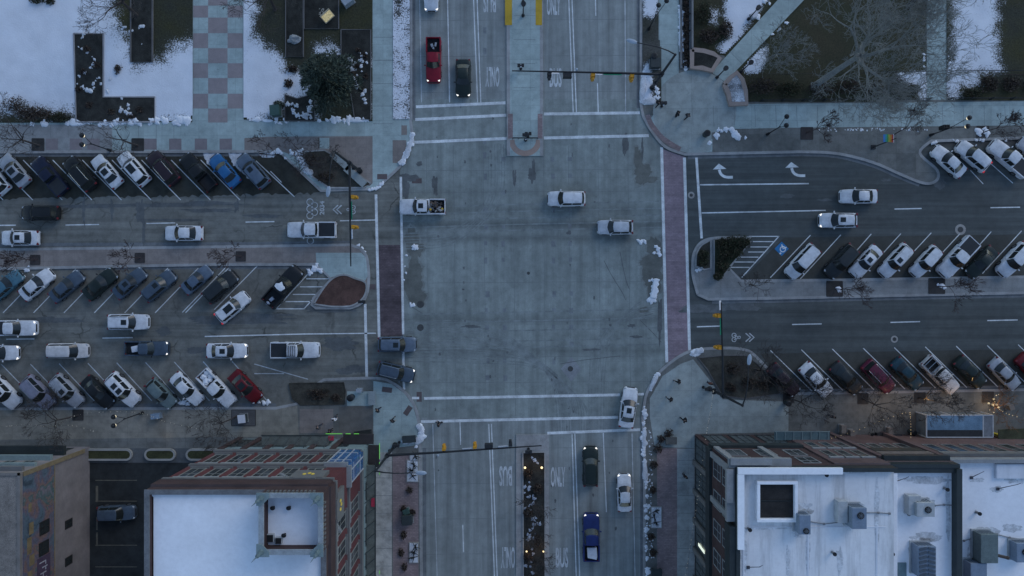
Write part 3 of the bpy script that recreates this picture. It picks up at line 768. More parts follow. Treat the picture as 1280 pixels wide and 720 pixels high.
def snow_pit(x, y, w, h, lab):
    t = thing('snowy_planter', P(x, y, .13), lab, 'planter', 'snow-filled planters on the kerb')
    b = B(); b.box((*P2(x, y), .15), (w, h, .2)); part('frame', b, mat('planter_kerb', (.33, .32, .29), .85, .15), t)
    b = B(); b.box((*P2(x, y), .2), (w - .2, h - .2, .14)); part('snow', b, snow_dirty, t)
    rn = random.Random(int(x)); b = B()
    for i in range(3 if h > 1.8 else 1):
        c = P(x + rn.uniform(-2, 2), y + (i - 1) * h * 2.6, .25)
        for k in range(9):
            a = rn.uniform(0, 6.28); l = rn.uniform(.3, .75)
            b.tube(c, c + Vector((math.cos(a) * l, math.sin(a) * l, rn.uniform(.1, .4))), .06, .02, 4)
    part('plant', b, mat('dead_plant', (.02, .022, .02), .9, .3), t)
snow_pit(516, 588, 1.5, 2.8, 'snow-filled planter with black leaves beside the lamp arm of the signal mast')
snow_pit(517.5, 572, 1.1, .9, 'smallest snow-filled planter under the mast arm')
snow_pit(517.5, 690, 1.2, 2.6, 'snow-filled planter with two star-shaped plants at the brick band')
snow_pit(820, 646, 1.4, 2.7, 'snow-filled planter on the kerb beside the white sedan of the bus road')

# ------------------------------------------------------------------ snow heaps and crumbs
def dome(b, c, r, h, rn):
    """one irregular flat-topped lump of snow"""
    n = 14; sx, sy = rn.uniform(.75, 1.35), rn.uniform(.65, 1.1); a0 = rn.uniform(0, 6.28); s = rn.uniform(0, 50); rings = []
    for f, z in ((1, 0), (.92, .45), (.6, .85), (.25, 1)):
        ring_ = []
        for i in range(n):
            a = 2 * math.pi * i / n
            k = 1 + .75 * mnoise.noise((math.cos(a) * 1.4 + s, math.sin(a) * 1.4, s)) + .35 * mnoise.noise((math.cos(a) * 4 + s, math.sin(a) * 4, s + 9))
            x, y = r * f * max(k, .25) * math.cos(a) * sx, r * f * max(k, .25) * math.sin(a) * sy
            ring_.append(Vector((c.x + x * math.cos(a0) - y * math.sin(a0), c.y + x * math.sin(a0) + y * math.cos(a0), c.z + h * z * (1 + .3 * mnoise.noise((a, s, f * 3))))))
        rings.append(ring_)
    b.loft(rings)
def heap_obj(name, items, m=snow_m, z=.14, seed=1, flat=.28, jit=.9):
    b = B(); rn = random.Random(seed)
    for (x, y, r) in items:
        dome(b, P(x, y, z - .02), r * .78, r * .3, rn)
    o = struct(name, b, m, True, 'stuff'); return o
def along(pts, n, r0, r1, spread, seed):
    rn = random.Random(seed); q = smooth_line(pts, 12); out = []
    for i in range(n):
        p = q[int(rn.random() * (len(q) - 1))]
        out.append((p[0] + rn.gauss(0, spread), p[1] + rn.gauss(0, spread), rn.uniform(r0, r1)))
    return out
heap_obj('snow', along([(85, 153), (130, 153), (180, 152), (238, 151)], 36, .18, .6, 1.6, 2) + [(146, 152, .7), (170, 151, .8), (190, 151, .8), (205, 150, .7), (55, 154, .7), (40, 155, .4), (232, 150, .8)], seed=2)
heap_obj('snow', along([(318, 150), (350, 149), (400, 150), (440, 150), (462, 148)], 30, .2, .55, 1.4, 3), seed=3)
heap_obj('snow', along([(344, 188), (348, 190), (356, 196), (352, 190), (325, 192)], 8, .2, .45, 1.5, 4) + along([(364, 190), (378, 195), (380, 210), (395, 220)], 16, .2, .5, 2.5, 5), seed=4)
heap_obj('snow', along([(516, 168), (513, 180), (507, 195), (503, 202)], 34, .22, .42, .6, 6) + along([(479, 228), (470, 236), (460, 237)], 10, .2, .4, .7, 7), seed=5)
heap_obj('snow', along([(808, 82), (806, 105), (806, 120), (803, 126), (818, 125), (822, 114), (812, 98), (806, 90)], 46, .25, .5, 1.4, 8), seed=6)
heap_obj('snow', along([(850, -20), (851, 30), (852, 60), (856, 82)], 44, .2, .5, .9, 9) + [(856, 78, .6), (857, 84, .6)], seed=7)
heap_obj('snow', [(896, 170, .5), (902, 164, .4), (908, 162, .5), (915, 163, .6), (921, 170, .8), (924, 173, .5), (932, 172, .3), (887, 179, .4), (898, 162, .3), (918, 166, .5)], seed=8)
heap_obj('snow', along([(1022, 162), (1060, 162), (1100, 162), (1160, 162)], 42, .05, .17, .9, 10) + [(1148, 163, .3), (1137, 162, .3), (1223, 164, .55), (1224, 167, .5), (1233, 164, .5), (1234, 167, .55), (1230, 161, .35)], seed=9)
heap_obj('snow', along([(1188, 176), (1210, 176), (1250, 175), (1280, 175)], 12, .15, .35, .8, 11) + [(1168, 178, .4)], seed=10)
heap_obj('snow', [(816, 350, .35), (818, 356, .45), (819, 362, .5), (817, 368, .6), (815, 374, .6), (818, 376, .4), (820, 308, .4), (823, 312, .45), (818, 316, .3), (824, 318, .3), (800, 302, .6), (806, 302, .35), (812, 351, .2)], z=.02, seed=11)
heap_obj('snow', [(519, 309, .55), (516, 311, .3), (508, 319, .2), (506, 333, .15), (508, 341, .2), (505, 350, .15), (514, 381, .3), (517, 381, .25), (502, 280, .2), (502, 292, .22), (448, 307, .3), (452, 311, .35), (455, 315, .28)], z=.03, seed=12)
heap_obj('snow', [(525, 533, .5), (526, 540, .65), (526, 546, .75), (523, 550, .6), (515, 551, .4), (508, 552, .35), (505, 552, .3), (520, 558, .3), (527, 536, .5), (519, 551, .5)], seed=13)
heap_obj('snow', along([(806, 470 + 40), (805, 530), (804, 560), (807, 600), (808, 640), (808, 680), (810, 730)], 120, .1, .34, 1.0, 14) + along([(812, 540), (814, 580), (814, 630), (814, 700)], 60, .05, .16, 1.6, 15), seed=14)
heap_obj('snow', along([(866, 442), (871, 440), (878, 437)], 10, .3, .5, .6, 16) + along([(814, 486), (818, 474), (822, 466)], 8, .2, .35, .7, 17), seed=15)
heap_obj('snow', [(1048, 361, .45), (1050, 364, .3), (1176, 357, .5), (1180, 359, .35), (1172, 356, .25), (875, 337, .4), (871, 338, .3), (877, 335, .3), (400, 338, .0 + .7), (393, 336, .55), (388, 342, .5), (386, 338, .4), (396, 331, .3)], seed=16)
heap_obj('snow', along([(470 - 60, 505), (440, 507)], 3, .1, .2, 1, 18) + [(330, 504, .4), (323, 502, .3), (335, 503, .35), (228, 503, .5), (235, 505, .4), (25, 342, .3), (33, 338, .35), (30, 346, .3), (36, 333, .25), (335, 503, .4)], z=.1, seed=17)
b = B()
for pts in ([(255, 192), (272, 192), (282, 206), (292, 222), (286, 224), (270, 212), (258, 203)], [(286, 191), (304, 191), (304, 205), (318, 222), (312, 224), (298, 212), (290, 204)], [(322, 192), (340, 191), (344, 196), (330, 197)]):
    q = []
    for i, p in enumerate(pts):
        a, c = p, pts[(i + 1) % len(pts)]
        for k in range(6): q.append((a[0] + (c[0] - a[0]) * k / 6 + random.uniform(-1.3, 1.3), a[1] + (c[1] - a[1]) * k / 6 + random.uniform(-1.3, 1.3)))
    b.prism([P2(*p) for p in q], -.02, .05)
struct('snow', b, lawn_mat('stall_snow', (.05, .05, .05), .8) if False else snow_dirty, kind='stuff')
heap_obj('snow', along([(660, 605), (664, 615), (662, 640), (672, 655), (662, 668), (664, 700), (660, 715)], 46, .1, .34, 4, 19) + [(668, 575, .4), (665, 572, .25), (672, 579, .25)], mat('grey_snow', (.36, .4, .46), .8, .35, 1.5, 9), z=.24, seed=18)
heap_obj('snow', along([(99, 60), (118, 76), (98, 100), (112, 115), (122, 100), (150, 137), (160, 132), (104, 48), (124, 48), (178, 35), (177, 57)], 44, .1, .36, 1.5, 20) + [(113, 114, .5), (151, 137, .45), (160, 131, .3)], snow_dirty, z=.28, seed=19)
heap_obj('snow', along([(434, 72), (440, 86), (450, 66), (454, 76), (444, 100), (455, 118), (454, 140)], 40, .12, .4, 2.2, 21) + along([(360, 130), (370, 140), (382, 146), (388, 132)], 20, .15, .45, 3, 22), snow_dirty, z=.3, seed=20)
heap_obj('snow', along([(915, 102), (920, 110), (924, 122)], 26, .08, .2, 2.2, 23), snow_dirty, z=.55, seed=21)
def snow_ridge(pts, w, seed, m=snow_m, h=.16, gap=.0):
    rn = random.Random(seed); q = smooth_line(pts, 14); b = B(); run = []; al = rn.uniform(0, 40)
    def flush():
        if len(run) > 3:
            rings = []
            for i, (c, n, ww, hh) in enumerate(run):
                t = min(1, i / 2 + .15, (len(run) - 1 - i) / 2 + .15)
                rings.append([c + n * ww * t * f + Vector((0, 0, z_ * hh * t)) for f, z_ in ((-.5, 0), (-.38, .7), (0, 1), (.4, .75), (.52, 0))])
            b.loft(rings, True, False)
        run.clear()
    for i in range(len(q) - 1):
        p = P(*q[i], .13); d = (P(*q[i + 1], .13) - p)
        if d.length < 1e-4: continue
        n = Vector((-d.y, d.x, 0)).normalized()
        al += d.length
        k = mnoise.noise((al * .7, seed * 3.7, 0)); k2 = mnoise.noise((al * 2.1, seed * 3.7, 5))
        if k < gap - .45: flush(); continue
        run.append((p + n * k2 * w * .25, n, w * (1 + k * .8 + k2 * .5), h * (1 + k)))
    flush(); struct('snow', b, m, True, 'stuff')
snow_ridge([(516, 166), (512, 182), (505, 198), (498, 206)], .5, 1, snow_dirty)
snow_ridge([(806, 84), (804, 105), (803, 126), (812, 127), (820, 126)], .5, 2, snow_dirty, h=.14, gap=.1)
snow_ridge([(852, -20), (852.5, 30), (853, 60), (857, 86)], .7, 3, gap=.3)
snow_ridge([(807, 515), (805.5, 540), (806, 580), (807.5, 640), (808.5, 730)], .55, 4, snow_dirty, .12, .35)
snow_ridge([(85, 153.5), (140, 153), (185, 152), (236, 151)], .7, 5, gap=.3)
snow_ridge([(312, 151), (380, 150.5), (440, 150), (462, 149)], .5, 6, gap=.35)
snow_ridge([(522, 530), (526, 538), (526, 547), (520, 551), (506, 552)], .7, 7, snow_dirty, h=.2)
snow_ridge([(864, 443), (870, 440), (880, 437)], .45, 8, snow_dirty)
snow_ridge([(811, 494), (815, 482), (822, 468)], .4, 9, snow_dirty, gap=.3)
snow_ridge([(820, 348), (819, 360), (816, 374)], .8, 10, h=.2)
snow_ridge([(362, 189), (376, 196), (382, 210), (392, 218)], .5, 11, snow_dirty, gap=.3)
heap_obj('snow', along([(1155, 62), (1155, 100), (1156, 120)], 20, .15, .35, .8, 24) + along([(1186, 70), (1187, 90), (1186, 120)], 16, .15, .35, .8, 25) + [(983, 29, .35), (974, 37, .35), (966, 43, .25), (946, 22, .5), (955, 2, .5), (950, 4, .3), (962, 5, .3)], seed=22)

# ------------------------------------------------------------------ trees and shrubs
bark_m = mat('tree_bark', (.05, .043, .04), .9, .25, 3)
bark_lt = mat('tree_bark_pale', (.2, .205, .19), .9, .25, 3)
bark_rd = mat('twig_reddish', (.06, .042, .04), .9, .25, 3)
def grow(b, p, d, L, r, depth, rn, spread, up, n=5, curve=.18):
    segs = 3 if depth > 1 else 2
    pts = [p]; rad = [r]; dd = d.copy()
    for i in range(segs):
        dd = (dd + Vector((rn.gauss(0, curve), rn.gauss(0, curve), rn.gauss(0, curve) + up * .12))).normalized()
        pts.append(pts[-1] + dd * (L / segs)); rad.append(max(r * (1 - .45 * (i + 1) / segs), .015))
    b.path(pts, rad, n if depth > 2 else (4 if depth > 0 else 3))
    if depth <= 0: return
    k = rn.choice((2, 3, 3)) if depth > 1 else 3
    for i in range(k):
        t = rn.choice((1, 1, .75, .55)) if i else 1
        j = min(segs, max(1, round(t * segs)))
        axis = Vector((rn.gauss(0, 1), rn.gauss(0, 1), rn.gauss(0, .6)))
        nd = (dd + axis.normalized() * spread * rn.uniform(.6, 1.2)).normalized()
        grow(b, pts[j], nd, L * rn.uniform(.62, .85), max(rad[j] * .72, .012), depth - 1, rn, spread, up, n, curve)
def bare_tree(px, py, h, trunk_h, r, depth, seed, label, m=bark_m, spread=.75, lean=(0, 0), L=None, group=None, nb=4, name='bare_tree', up=.5):
    rn = random.Random(seed); base = P(px, py, .1)
    t = thing(name, base, label, 'tree', group)
    top = base + Vector((lean[0] * trunk_h, lean[1] * trunk_h, trunk_h))
    b = B(); mid = (base + top) / 2 + Vector((rn.uniform(-.1, .1), rn.uniform(-.1, .1), 0)) * trunk_h * .3
    b.path([base, base + (mid - base) * .15, mid, top], [r * 1.5, r * 1.05, r * .9, r * .75], 8)
    part('trunk', b, m, t, True)
    b = B(); L = L or (h - trunk_h) * .42
    for i in range(nb):
        a = i * 2 * math.pi / nb + rn.uniform(-.4, .4)
        d = Vector((math.cos(a) * spread, math.sin(a) * spread, rn.uniform(.5, 1))).normalized()
        grow(b, top - Vector((0, 0, trunk_h * .12 * (i % 2))), d, L, r * .6, depth, rn, spread, up)
    part('crown', b, m, t)
    return t
bare_tree(1017, 108, 16, 5.6, .38, 7, 5, 'great bare grey tree spreading over the brown lawn beside the park walk', bark_lt, .72, (.5, .34), 3.9, nb=8, up=.8)
bare_tree(1136, 8, 13, 4.5, .32, 5, 8, 'dark bare tree overhanging the head of the straight path beside the snow', bark_m, .85, (.25, .3), 3.3, nb=5)
bare_tree(966, 70, 5, 1.0, .1, 5, 18, 'pale twiggy shrub-like tree beside the diagonal path', bark_lt, .9, (.1, -.1), 1.6, nb=7)
bare_tree(172, 20, 9, 3.0, .2, 5, 12, 'bare tree over the long straight flower bed', bark_m, .85, (-.1, .2), 2.4, nb=5)
bare_tree(344, 12, 9, 3.0, .2, 5, 13, 'bare tree over dark grass beside the boulder bed', bark_m, .85, (.1, .15), 2.3, nb=5)
bare_tree(49, 182, 6.5, 2.3, .13, 5, 21, 'bushy bare street tree overhanging the silver sedan and the snow', bark_m, .95, (-.25, .1), 2.1, nb=6, group='bare street trees')
bare_tree(172, 182, 6, 2.3, .12, 4, 22, 'forked bare sapling leaning over the park pavement by the twin lamp', bark_m, .95, (-.3, .1), 1.7, nb=4, group='bare street trees')
for x, y, s, d in ((45, 325, 31, 'above the bright white sedan'), (175.5, 322.5, 32, 'above the two slate sedans'), (301.5, 320.5, 33, 'above the reversing white car')):
    bare_tree(x, y, 4.5, 1.8, .06, 5, s, 'thin reddish sapling in the brown median ' + d, bark_rd, .45, (-.1, .02), 1.1, 'thin saplings of the medians', 4, 'sapling', .9)
for x, y, s, d, li in ((1008, 166, 34, 'on the grey strip near the turn arrows', (.3, .05)), (1118, 168, 35, 'behind the rainbow banner', (.2, .2)), (1228, 166, 36, 'by the two heaps of snow', (.35, .1)), (1044, 361, 37, 'in the grey median below the dark car', (.25, 0)), (1172, 358, 38, 'in the grey median below the white pickup', (.25, 0))):
    bare_tree(x, y, 4.8, 1.8, .06, 5, s, 'thin reddish sapling ' + d, bark_rd, .5, li, 1.15, 'thin saplings of the medians', 4, 'sapling', .8)
for x, y, s, d, li, hh in ((98, 519, 41, 'on the string-lit pavement below the silver car', (-.6, -.1), 6), (296, 520, 42, 'with long dark limbs over the string-lit pavement by the white-topped cabinet', (-.45, -.2), 6.5), (985, 497, 43, 'at the plaza end of the terrace', (.35, -.1), 6), (1078, 498, 44, 'in front of the terrace tables', (.2, -.2), 6), (1149, 497, 45, 'in front of the glass pavilion', (-.2, .1), 4.5)):
    bare_tree(x, y, hh, 2.2, .1, 5, s, 'bare street tree ' + d, bark_m, .8, li, 1.6, 'bare pavement trees', 5)
bare_tree(945, 462, 6, 1.6, .12, 5, 51, 'bare tree over the brown corner bed beside the arrow bicycle lane', bark_m, .9, (0, .1), 1.7, nb=6)
bare_tree(401, 208, 4.2, .8, .08, 5, 52, 'low twiggy tree in the soil bed on the bicycle-marking corner', bark_m, .9, (0, 0), 1.3, nb=6)
bare_tree(937, 356, 3.2, .9, .07, 4, 53, 'small crooked bare tree at the narrow end of the grey median', bark_m, .9, (.2, -.1), 1.0, nb=5)
bare_tree(372, 186, 4, 1.2, .05, 4, 54, 'slender bare sapling on the brown corner paving', bark_rd, .5, (-.1, .2), 1.0, nb=4, name='sapling')
bare_tree(340, 186, 3.4, 1.2, .05, 4, 55, 'slender reddish sapling at the end of the stall row', bark_rd, .5, (-.2, .2), .9, nb=4, name='sapling')
for x, y, s in ((668, 628, 56), (667, 660, 57), (668, 702, 58)):
    bare_tree(x, y, 3.4, 1.0, .06, 4, s, 'small bare tree growing in the long bed between the bus lanes', bark_m, .8, (0, 0), 1.1, 'small trees between the bus lanes', 5)
bare_tree(318, 556, 3.2, .8, .05, 4, 59, 'dark bushy sapling against the brick facade', bark_m, .8, (0, 0), .9, nb=5, name='sapling')

# pine: thousands of needle sprays around a trunk
def conifer(px, py, h, rad, n, seed, label, leaf, name='pine_tree', group=None, z0=.8, lobes=9):
    rn = random.Random(seed); base = P(px, py, .1)
    t = thing(name, base, label, 'tree', group)
    b = B(); b.path([base, base + Vector((.1, 0, h * .5)), base + Vector((0, .1, h * .9))], [.28, .2, .06], 8); part('trunk', b, bark_m, t, True)
    b = B()
    limbs = [(rn.uniform(0, 6.28), rn.uniform(.12, .95), rn.uniform(.55, 1.22)) for _ in range(lobes * 7)]
    for i in range(n):
        a, f, k = rn.choice(limbs)
        prof = (1 - f) ** .55 * k
        q = rn.random() ** .6
        r = rad * prof * q
        aa = a + rn.gauss(0, .13)
        c = base + Vector((math.cos(aa) * r, math.sin(aa) * r, z0 + f * (h - z0) - q * .5 + rn.gauss(0, .12)))
        d = Vector((math.cos(aa) + rn.gauss(0, .5), math.sin(aa) + rn.gauss(0, .5), rn.gauss(.15, .35))).normalized()
        s = rn.uniform(.18, .42); w = d.cross(Vector((rn.gauss(0, 1), rn.gauss(0, 1), rn.gauss(0, 1)))).normalized() * s * .22
        b.mi = 0 if rn.random() < .7 else 1
        b.face([c - w, c + w, c + d * s + w * .3, c + d * s - w * .3])
    for a, f, k in limbs:
        z = z0 + f * (h - z0); r = rad * (1 - f) ** .55 * k * .9
        b.mi = 2; b.tube(base + Vector((0, 0, z)), base + Vector((math.cos(a) * r, math.sin(a) * r, z - .4)), .05, .012, 4)
    part('crown', b, leaf, t)
    return t
needle = [mat('needle_dark', (.045, .062, .045), .8, .3), mat('needle_light', (.085, .105, .075), .8, .3), bark_m]
conifer(420, 113, 9.5, 4.0, 18000, 3, 'broad dark green pine beside the pale pavement at the park corner', needle)
shrub_m = [mat('shrub_leaf', (.035, .042, .02), .9, .35), mat('shrub_leaf_brown', (.06, .05, .03), .9, .3), bark_m]
def shrub(px, py, rx, ry, h, n, seed, label, ms=shrub_m, group=None, name='shrub'):
    rn = random.Random(seed); base = P(px, py, .15)
    t = thing(name, base, label, 'shrub', group)
    b = B()
    for k in range(6):
        a = rn.uniform(0, 6.28); b.tube(base, base + Vector((math.cos(a) * rx * .7, math.sin(a) * ry * .7, h * .7)), .03, .012, 4)
    part('stem', b, bark_m, t)
    b = B()
    for i in range(n):
        u = Vector((rn.gauss(0, 1), rn.gauss(0, 1), rn.gauss(0, 1))).normalized() * rn.random() ** .4
        k = 1 + .35 * mnoise.noise(u * 2 + Vector((seed, 0, 0)))
        c = base + Vector((u.x * rx * k, u.y * ry * k, h * .5 + u.z * h * .5 * k))
        d = Vector((rn.gauss(0, 1), rn.gauss(0, 1), rn.gauss(.4, .6))).normalized(); s = rn.uniform(.12, .26)
        w = d.cross(Vector((rn.gauss(0, 1), rn.gauss(0, 1), rn.gauss(0, 1)))).normalized() * s * .4
        b.mi = 0 if rn.random() < .6 else 1
        b.face([c - w, c + w, c + d * s])
    part('foliage', b, ms, t)
    return t
br_leaf = [mat('dead_leaf', (.055, .038, .03), .9, .35), mat('dead_leaf_pale', (.075, .06, .045), .9, .3), bark_m]
shrub(45, 143, 2.4, .9, .8, 900, 1, 'red-brown low bush at the snow edge beside the park pavement', br_leaf)
shrub(76, 147, 1.5, .6, .6, 500, 2, 'olive low bush between the red-brown bush and the L-shaped bed')
shrub(22, 132, 1.6, 1.2, 1.0, 350, 3, 'wispy grey bush standing in the snow under the street tree', br_leaf)
shrub(48, 1, 1.0, .5, .6, 300, 4, 'round dark bush poking out of the unbroken snow')
shrub(64, 2, .6, .5, .5, 220, 5, 'smaller dark bush beside the round one in the snow')
shrub(349, 131, .7, .5, .6, 250, 6, 'dark green bush above the green utility cabinet', [mat('needle_dark', (.03, .045, .032)), mat('needle_light', (.05, .07, .045)), bark_m])
shrub(366, 87, .7, .45, .4, 220, 7, 'low dark bush half buried in the trodden snow', br_leaf)
shrub(361, 105, .6, .6, .4, 220, 8, 'low dark bush at the lower end of the footprints', br_leaf)
shrub(148, 87, .5, .6, .4, 160, 9, 'star-shaped dark weed in the snow between the two flower beds', br_leaf)
shrub(1139, 112, 1.0, .7, .7, 500, 10, 'dark green bush on the snow at the path entrance, hedge side')
shrub(1212, 118, 1.3, .7, .7, 500, 11, 'dark green bush beyond the path entrance, fence side')
shrub(985, 112, 2.0, 1.0, .8, 700, 12, 'dark green bush in the hedge bed near the curved planter')
for i, (x, w) in enumerate(((952, 2.0), (1025, 1.8), (1060, 2.0), (1095, 1.9), (1122, 1.2))):
    shrub(x, 109 + (i % 2) * 3, w, 1.1, .9, 650, 60 + i, 'brown leafless shrub in the hedge bed along the park walk', br_leaf, 'brown hedge-bed shrubs')
for i, x in enumerate((1235, 1262, 1290)):
    shrub(x, 106, 1.3, 1.1, .7, 500, 70 + i, 'red-brown low shrub behind the park fence', br_leaf, 'shrubs behind the park fence')
for i in range(14):
    shrub(857, -8 + i * 6.8, .42, .3, .45, 130, 80 + i, 'clipped brown shrub in the narrow strip beside the plaza walk', br_leaf, 'clipped shrubs of the narrow strip')
shrub(880, 18, 1.3, 1.5, 1.0, 600, 100, 'dark bush on the brown lawn behind the narrow shrub strip')
shrub(885, 46, 1.4, 1.0, .9, 600, 101, 'dull brown bush above the top curved planter', br_leaf)
shrub(906, 38, 1.0, 1.2, .9, 500, 102, 'round brown bush beside the diagonal path', br_leaf)
for i, (x, y, r) in enumerate(((902, 305, .8), (915, 303, .8), (928, 303, .7), (905, 318, .8), (918, 315, .7), (902, 333, .7), (896, 345, .5), (878, 318, .5), (878, 328, .5))):
    shrub(x, y, r * 1.25, r * 1.1, 1.1, 560, 110 + i, 'low dark green shrub on the nose of the grey median', shrub_m, 'shrubs of the grey median')
shrub(388, 200, .9, .9, .5, 260, 121, 'brown low shrub in the soil bed beside the corner kerb', br_leaf)
shrub(407, 222, 1.2, .7, .5, 320, 122, 'brown spreading shrub at the lower edge of the corner soil bed', br_leaf)
shrub(398, 492, 1.4, .8, .5, 350, 123, 'brown shrub in the low bed above the paved pads', br_leaf)
shrub(420, 497, .7, .5, .5, 200, 124, 'small shrub at the paved end of the low bed', br_leaf)
for i, (x, y, r) in enumerate(((915, 460, 1.0), (935, 478, 1.1), (955, 480, 1.1), (912, 484, .8))):
    shrub(x, y, r, r * .8, .5, 280, 130 + i, 'brown shrub in the corner bed at the signal mast', br_leaf, 'shrubs of the signal corner bed')
for i, y in enumerate((592, 610, 640, 675, 696, 725)):
    shrub(660 + (i % 2) * 12, y, .6, .7, .6, 220, 140 + i, 'dark low shrub in the long bed between the bus lanes', br_leaf, 'shrubs between the bus lanes')
for i, (x, y, r) in enumerate(((835, 530 + 12, .7), (826, 548, .5), (822, 560, .6), (825, 580, .5), (824, 612, .4), (822, 670, .5), (824, 690, .5))):
    shrub(x - 8 if y > 560 else x, y, r, r, .5, 160, 150 + i, 'dead brown plant in the kerb strip of the bus road', br_leaf, 'dead plants of the kerb strip')
for i, (x, y) in enumerate(((505, 636), (506, 650), (505, 668), (502, 690), (506, 708), (512, 612), (516, 640))):
    shrub(x, y, .4, .5, .4, 140, 160 + i, 'dead reddish plant on the brick band beside the bus road', br_leaf, 'dead plants of the brick band')
for i, (x, y) in enumerate(((432, 75), (448, 64), (456, 70), (446, 84), (442, 92), (458, 96), (452, 110))):
    shrub(x, y, .35, .35, .35, 90, 170 + i, 'small frosted plant in the black bed beside the pine', br_leaf, 'frosted bed plants')
for i, (x, y) in enumerate(((110, 62), (105, 90), (122, 82), (112, 132), (140, 140), (175, 138), (165, 146), (100, 112))):
    shrub(x, y, .5, .4, .35, 110, 180 + i, 'dry brown plant in the L-shaped flower bed', br_leaf, 'dry plants of the L-shaped bed')
# ------------------------------------------------------------------ vehicles
def paint(name, col, rough=.32, metal=.0):
    if name in MATS: return MATS[name]
    m, nt, b = nodes_of(name)
    v = coords(nt)
    d = ramp(nt, noise(nt, v, 1.3, 5, .65), [(.28, .72), (.6, 1.04)])       # road film
    lk(nt, mixc(nt, col, d, 1.0, 'MULTIPLY'), b.inputs['Base Color'])
    lk(nt, ramp(nt, noise(nt, v, 2, 4), [(.3, rough), (.75, rough + .25)]), b.inputs['Roughness'])
    b.inputs['Metallic'].default_value = metal; b.inputs['Specular IOR Level'].default_value = .3; b.inputs['Coat Weight'].default_value = .12; b.inputs['Coat Roughness'].default_value = .12
    MATS[name] = m; return m
PAINT = {'white': paint('paint_car_white', (.66, .68, .7)), 'cream': paint('paint_car_cream', (.6, .58, .56)), 'silver': paint('paint_car_silver', (.36, .38, .41), .35, .2),
         'pale': paint('paint_car_pale', (.5, .53, .56)), 'lilac': paint('paint_car_lilac', (.26, .26, .32), .35, .2), 'black': paint('paint_car_black', (.014, .016, .017)), 'char': paint('paint_car_charcoal', (.028, .034, .036)),
         'green': paint('paint_car_dark_green', (.016, .026, .022)), 'slate': paint('paint_car_slate', (.075, .105, .14), .35, .2), 'steel': paint('paint_car_steel', (.12, .16, .21), .35, .2),
         'blue': paint('paint_car_blue', (.025, .13, .3)), 'navy': paint('paint_car_navy', (.012, .017, .04)), 'royal': paint('paint_car_royal', (.018, .033, .14)),
         'teal': paint('paint_car_teal', (.09, .2, .25), .35, .2), 'sage': paint('paint_car_sage', (.15, .2, .2), .35, .2), 'red': paint('paint_car_red', (.23, .008, .022)),
         'dred': paint('paint_car_dark_red', (.13, .008, .012)), 'maroon': paint('paint_car_maroon', (.12, .02, .045)), 'plum': paint('paint_car_plum', (.03, .018, .024)), 'deepteal': paint('paint_car_deep_teal', (.018, .055, .075))}
glass_m, _nt, _b = nodes_of('car_glass')
_b.inputs['Base Color'].default_value = (.016, .021, .021, 1); _b.inputs['Roughness'].default_value = .2; _b.inputs['Specular IOR Level'].default_value = .5
trim_m = mat('car_trim', (.016, .017, .018), .55, .2, 2)
tyre_m = mat('tyre', (.012, .012, .012), .9, .2, 3)
rim_m = mat('wheel_rim', (.22, .23, .24), .4, .15, 3, metal=.7)
lamp_off = mat('headlight_off', (.42, .45, .47), .2, .05, 3, coat=.5)
lamp_on = mat('headlight_lit', (.8, .8, .78), .3, .02, emis=(1, .93, .8), es=.8)
tail_off = mat('taillight', (.16, .01, .012), .3, .1, 3, coat=.5)
tail_on = mat('taillight_lit', (.5, .02, .03), .3, .05, emis=(1, .05, .06), es=.2)
chrome_m = mat('car_chrome', (.45, .47, .48), .25, .1, 3, metal=.8)
liner_m = mat('bed_liner', (.018, .02, .022), .8, .25, 3)
cover_m = mat('tonneau', (.022, .026, .03), .6, .15, 1.5)

SPEC = {  # length, width, height, x: windscreen base/top, roof end, rear-glass base; belt heights (tail, cabin, cowl, nose)
    'sedan': dict(L=4.75, W=1.84, Ht=1.44, g=(1.02, .28, -.98, -1.72), z=(.9, .93, .97, .72), wr=.66),
    'hatch': dict(L=4.4, W=1.8, Ht=1.5, g=(1.0, .3, -1.55, -2.02), z=(.88, .95, .98, .74), wr=.68),
    'suv': dict(L=4.8, W=1.92, Ht=1.72, g=(1.12, .5, -1.86, -2.24), z=(.95, 1.04, 1.08, .86), wr=.7),
    'van': dict(L=5.1, W=1.98, Ht=1.76, g=(1.55, .75, -2.12, -2.45), z=(.95, 1.02, 1.08, .8), wr=.72),
    'pickup': dict(L=5.85, W=2.02, Ht=1.88, g=(1.2, .58, -.72, -.86), z=(.62, 1.12, 1.16, .98), wr=.72),
}
def lerp_tab(x, tab):
    for (a, va), (b, vb) in zip(tab, tab[1:]):
        if x <= b:
            t = 0 if b == a else max(0, (x - a) / (b - a)); t = t * t * (3 - 2 * t)
            return va + (vb - va) * t
    return tab[-1][1]
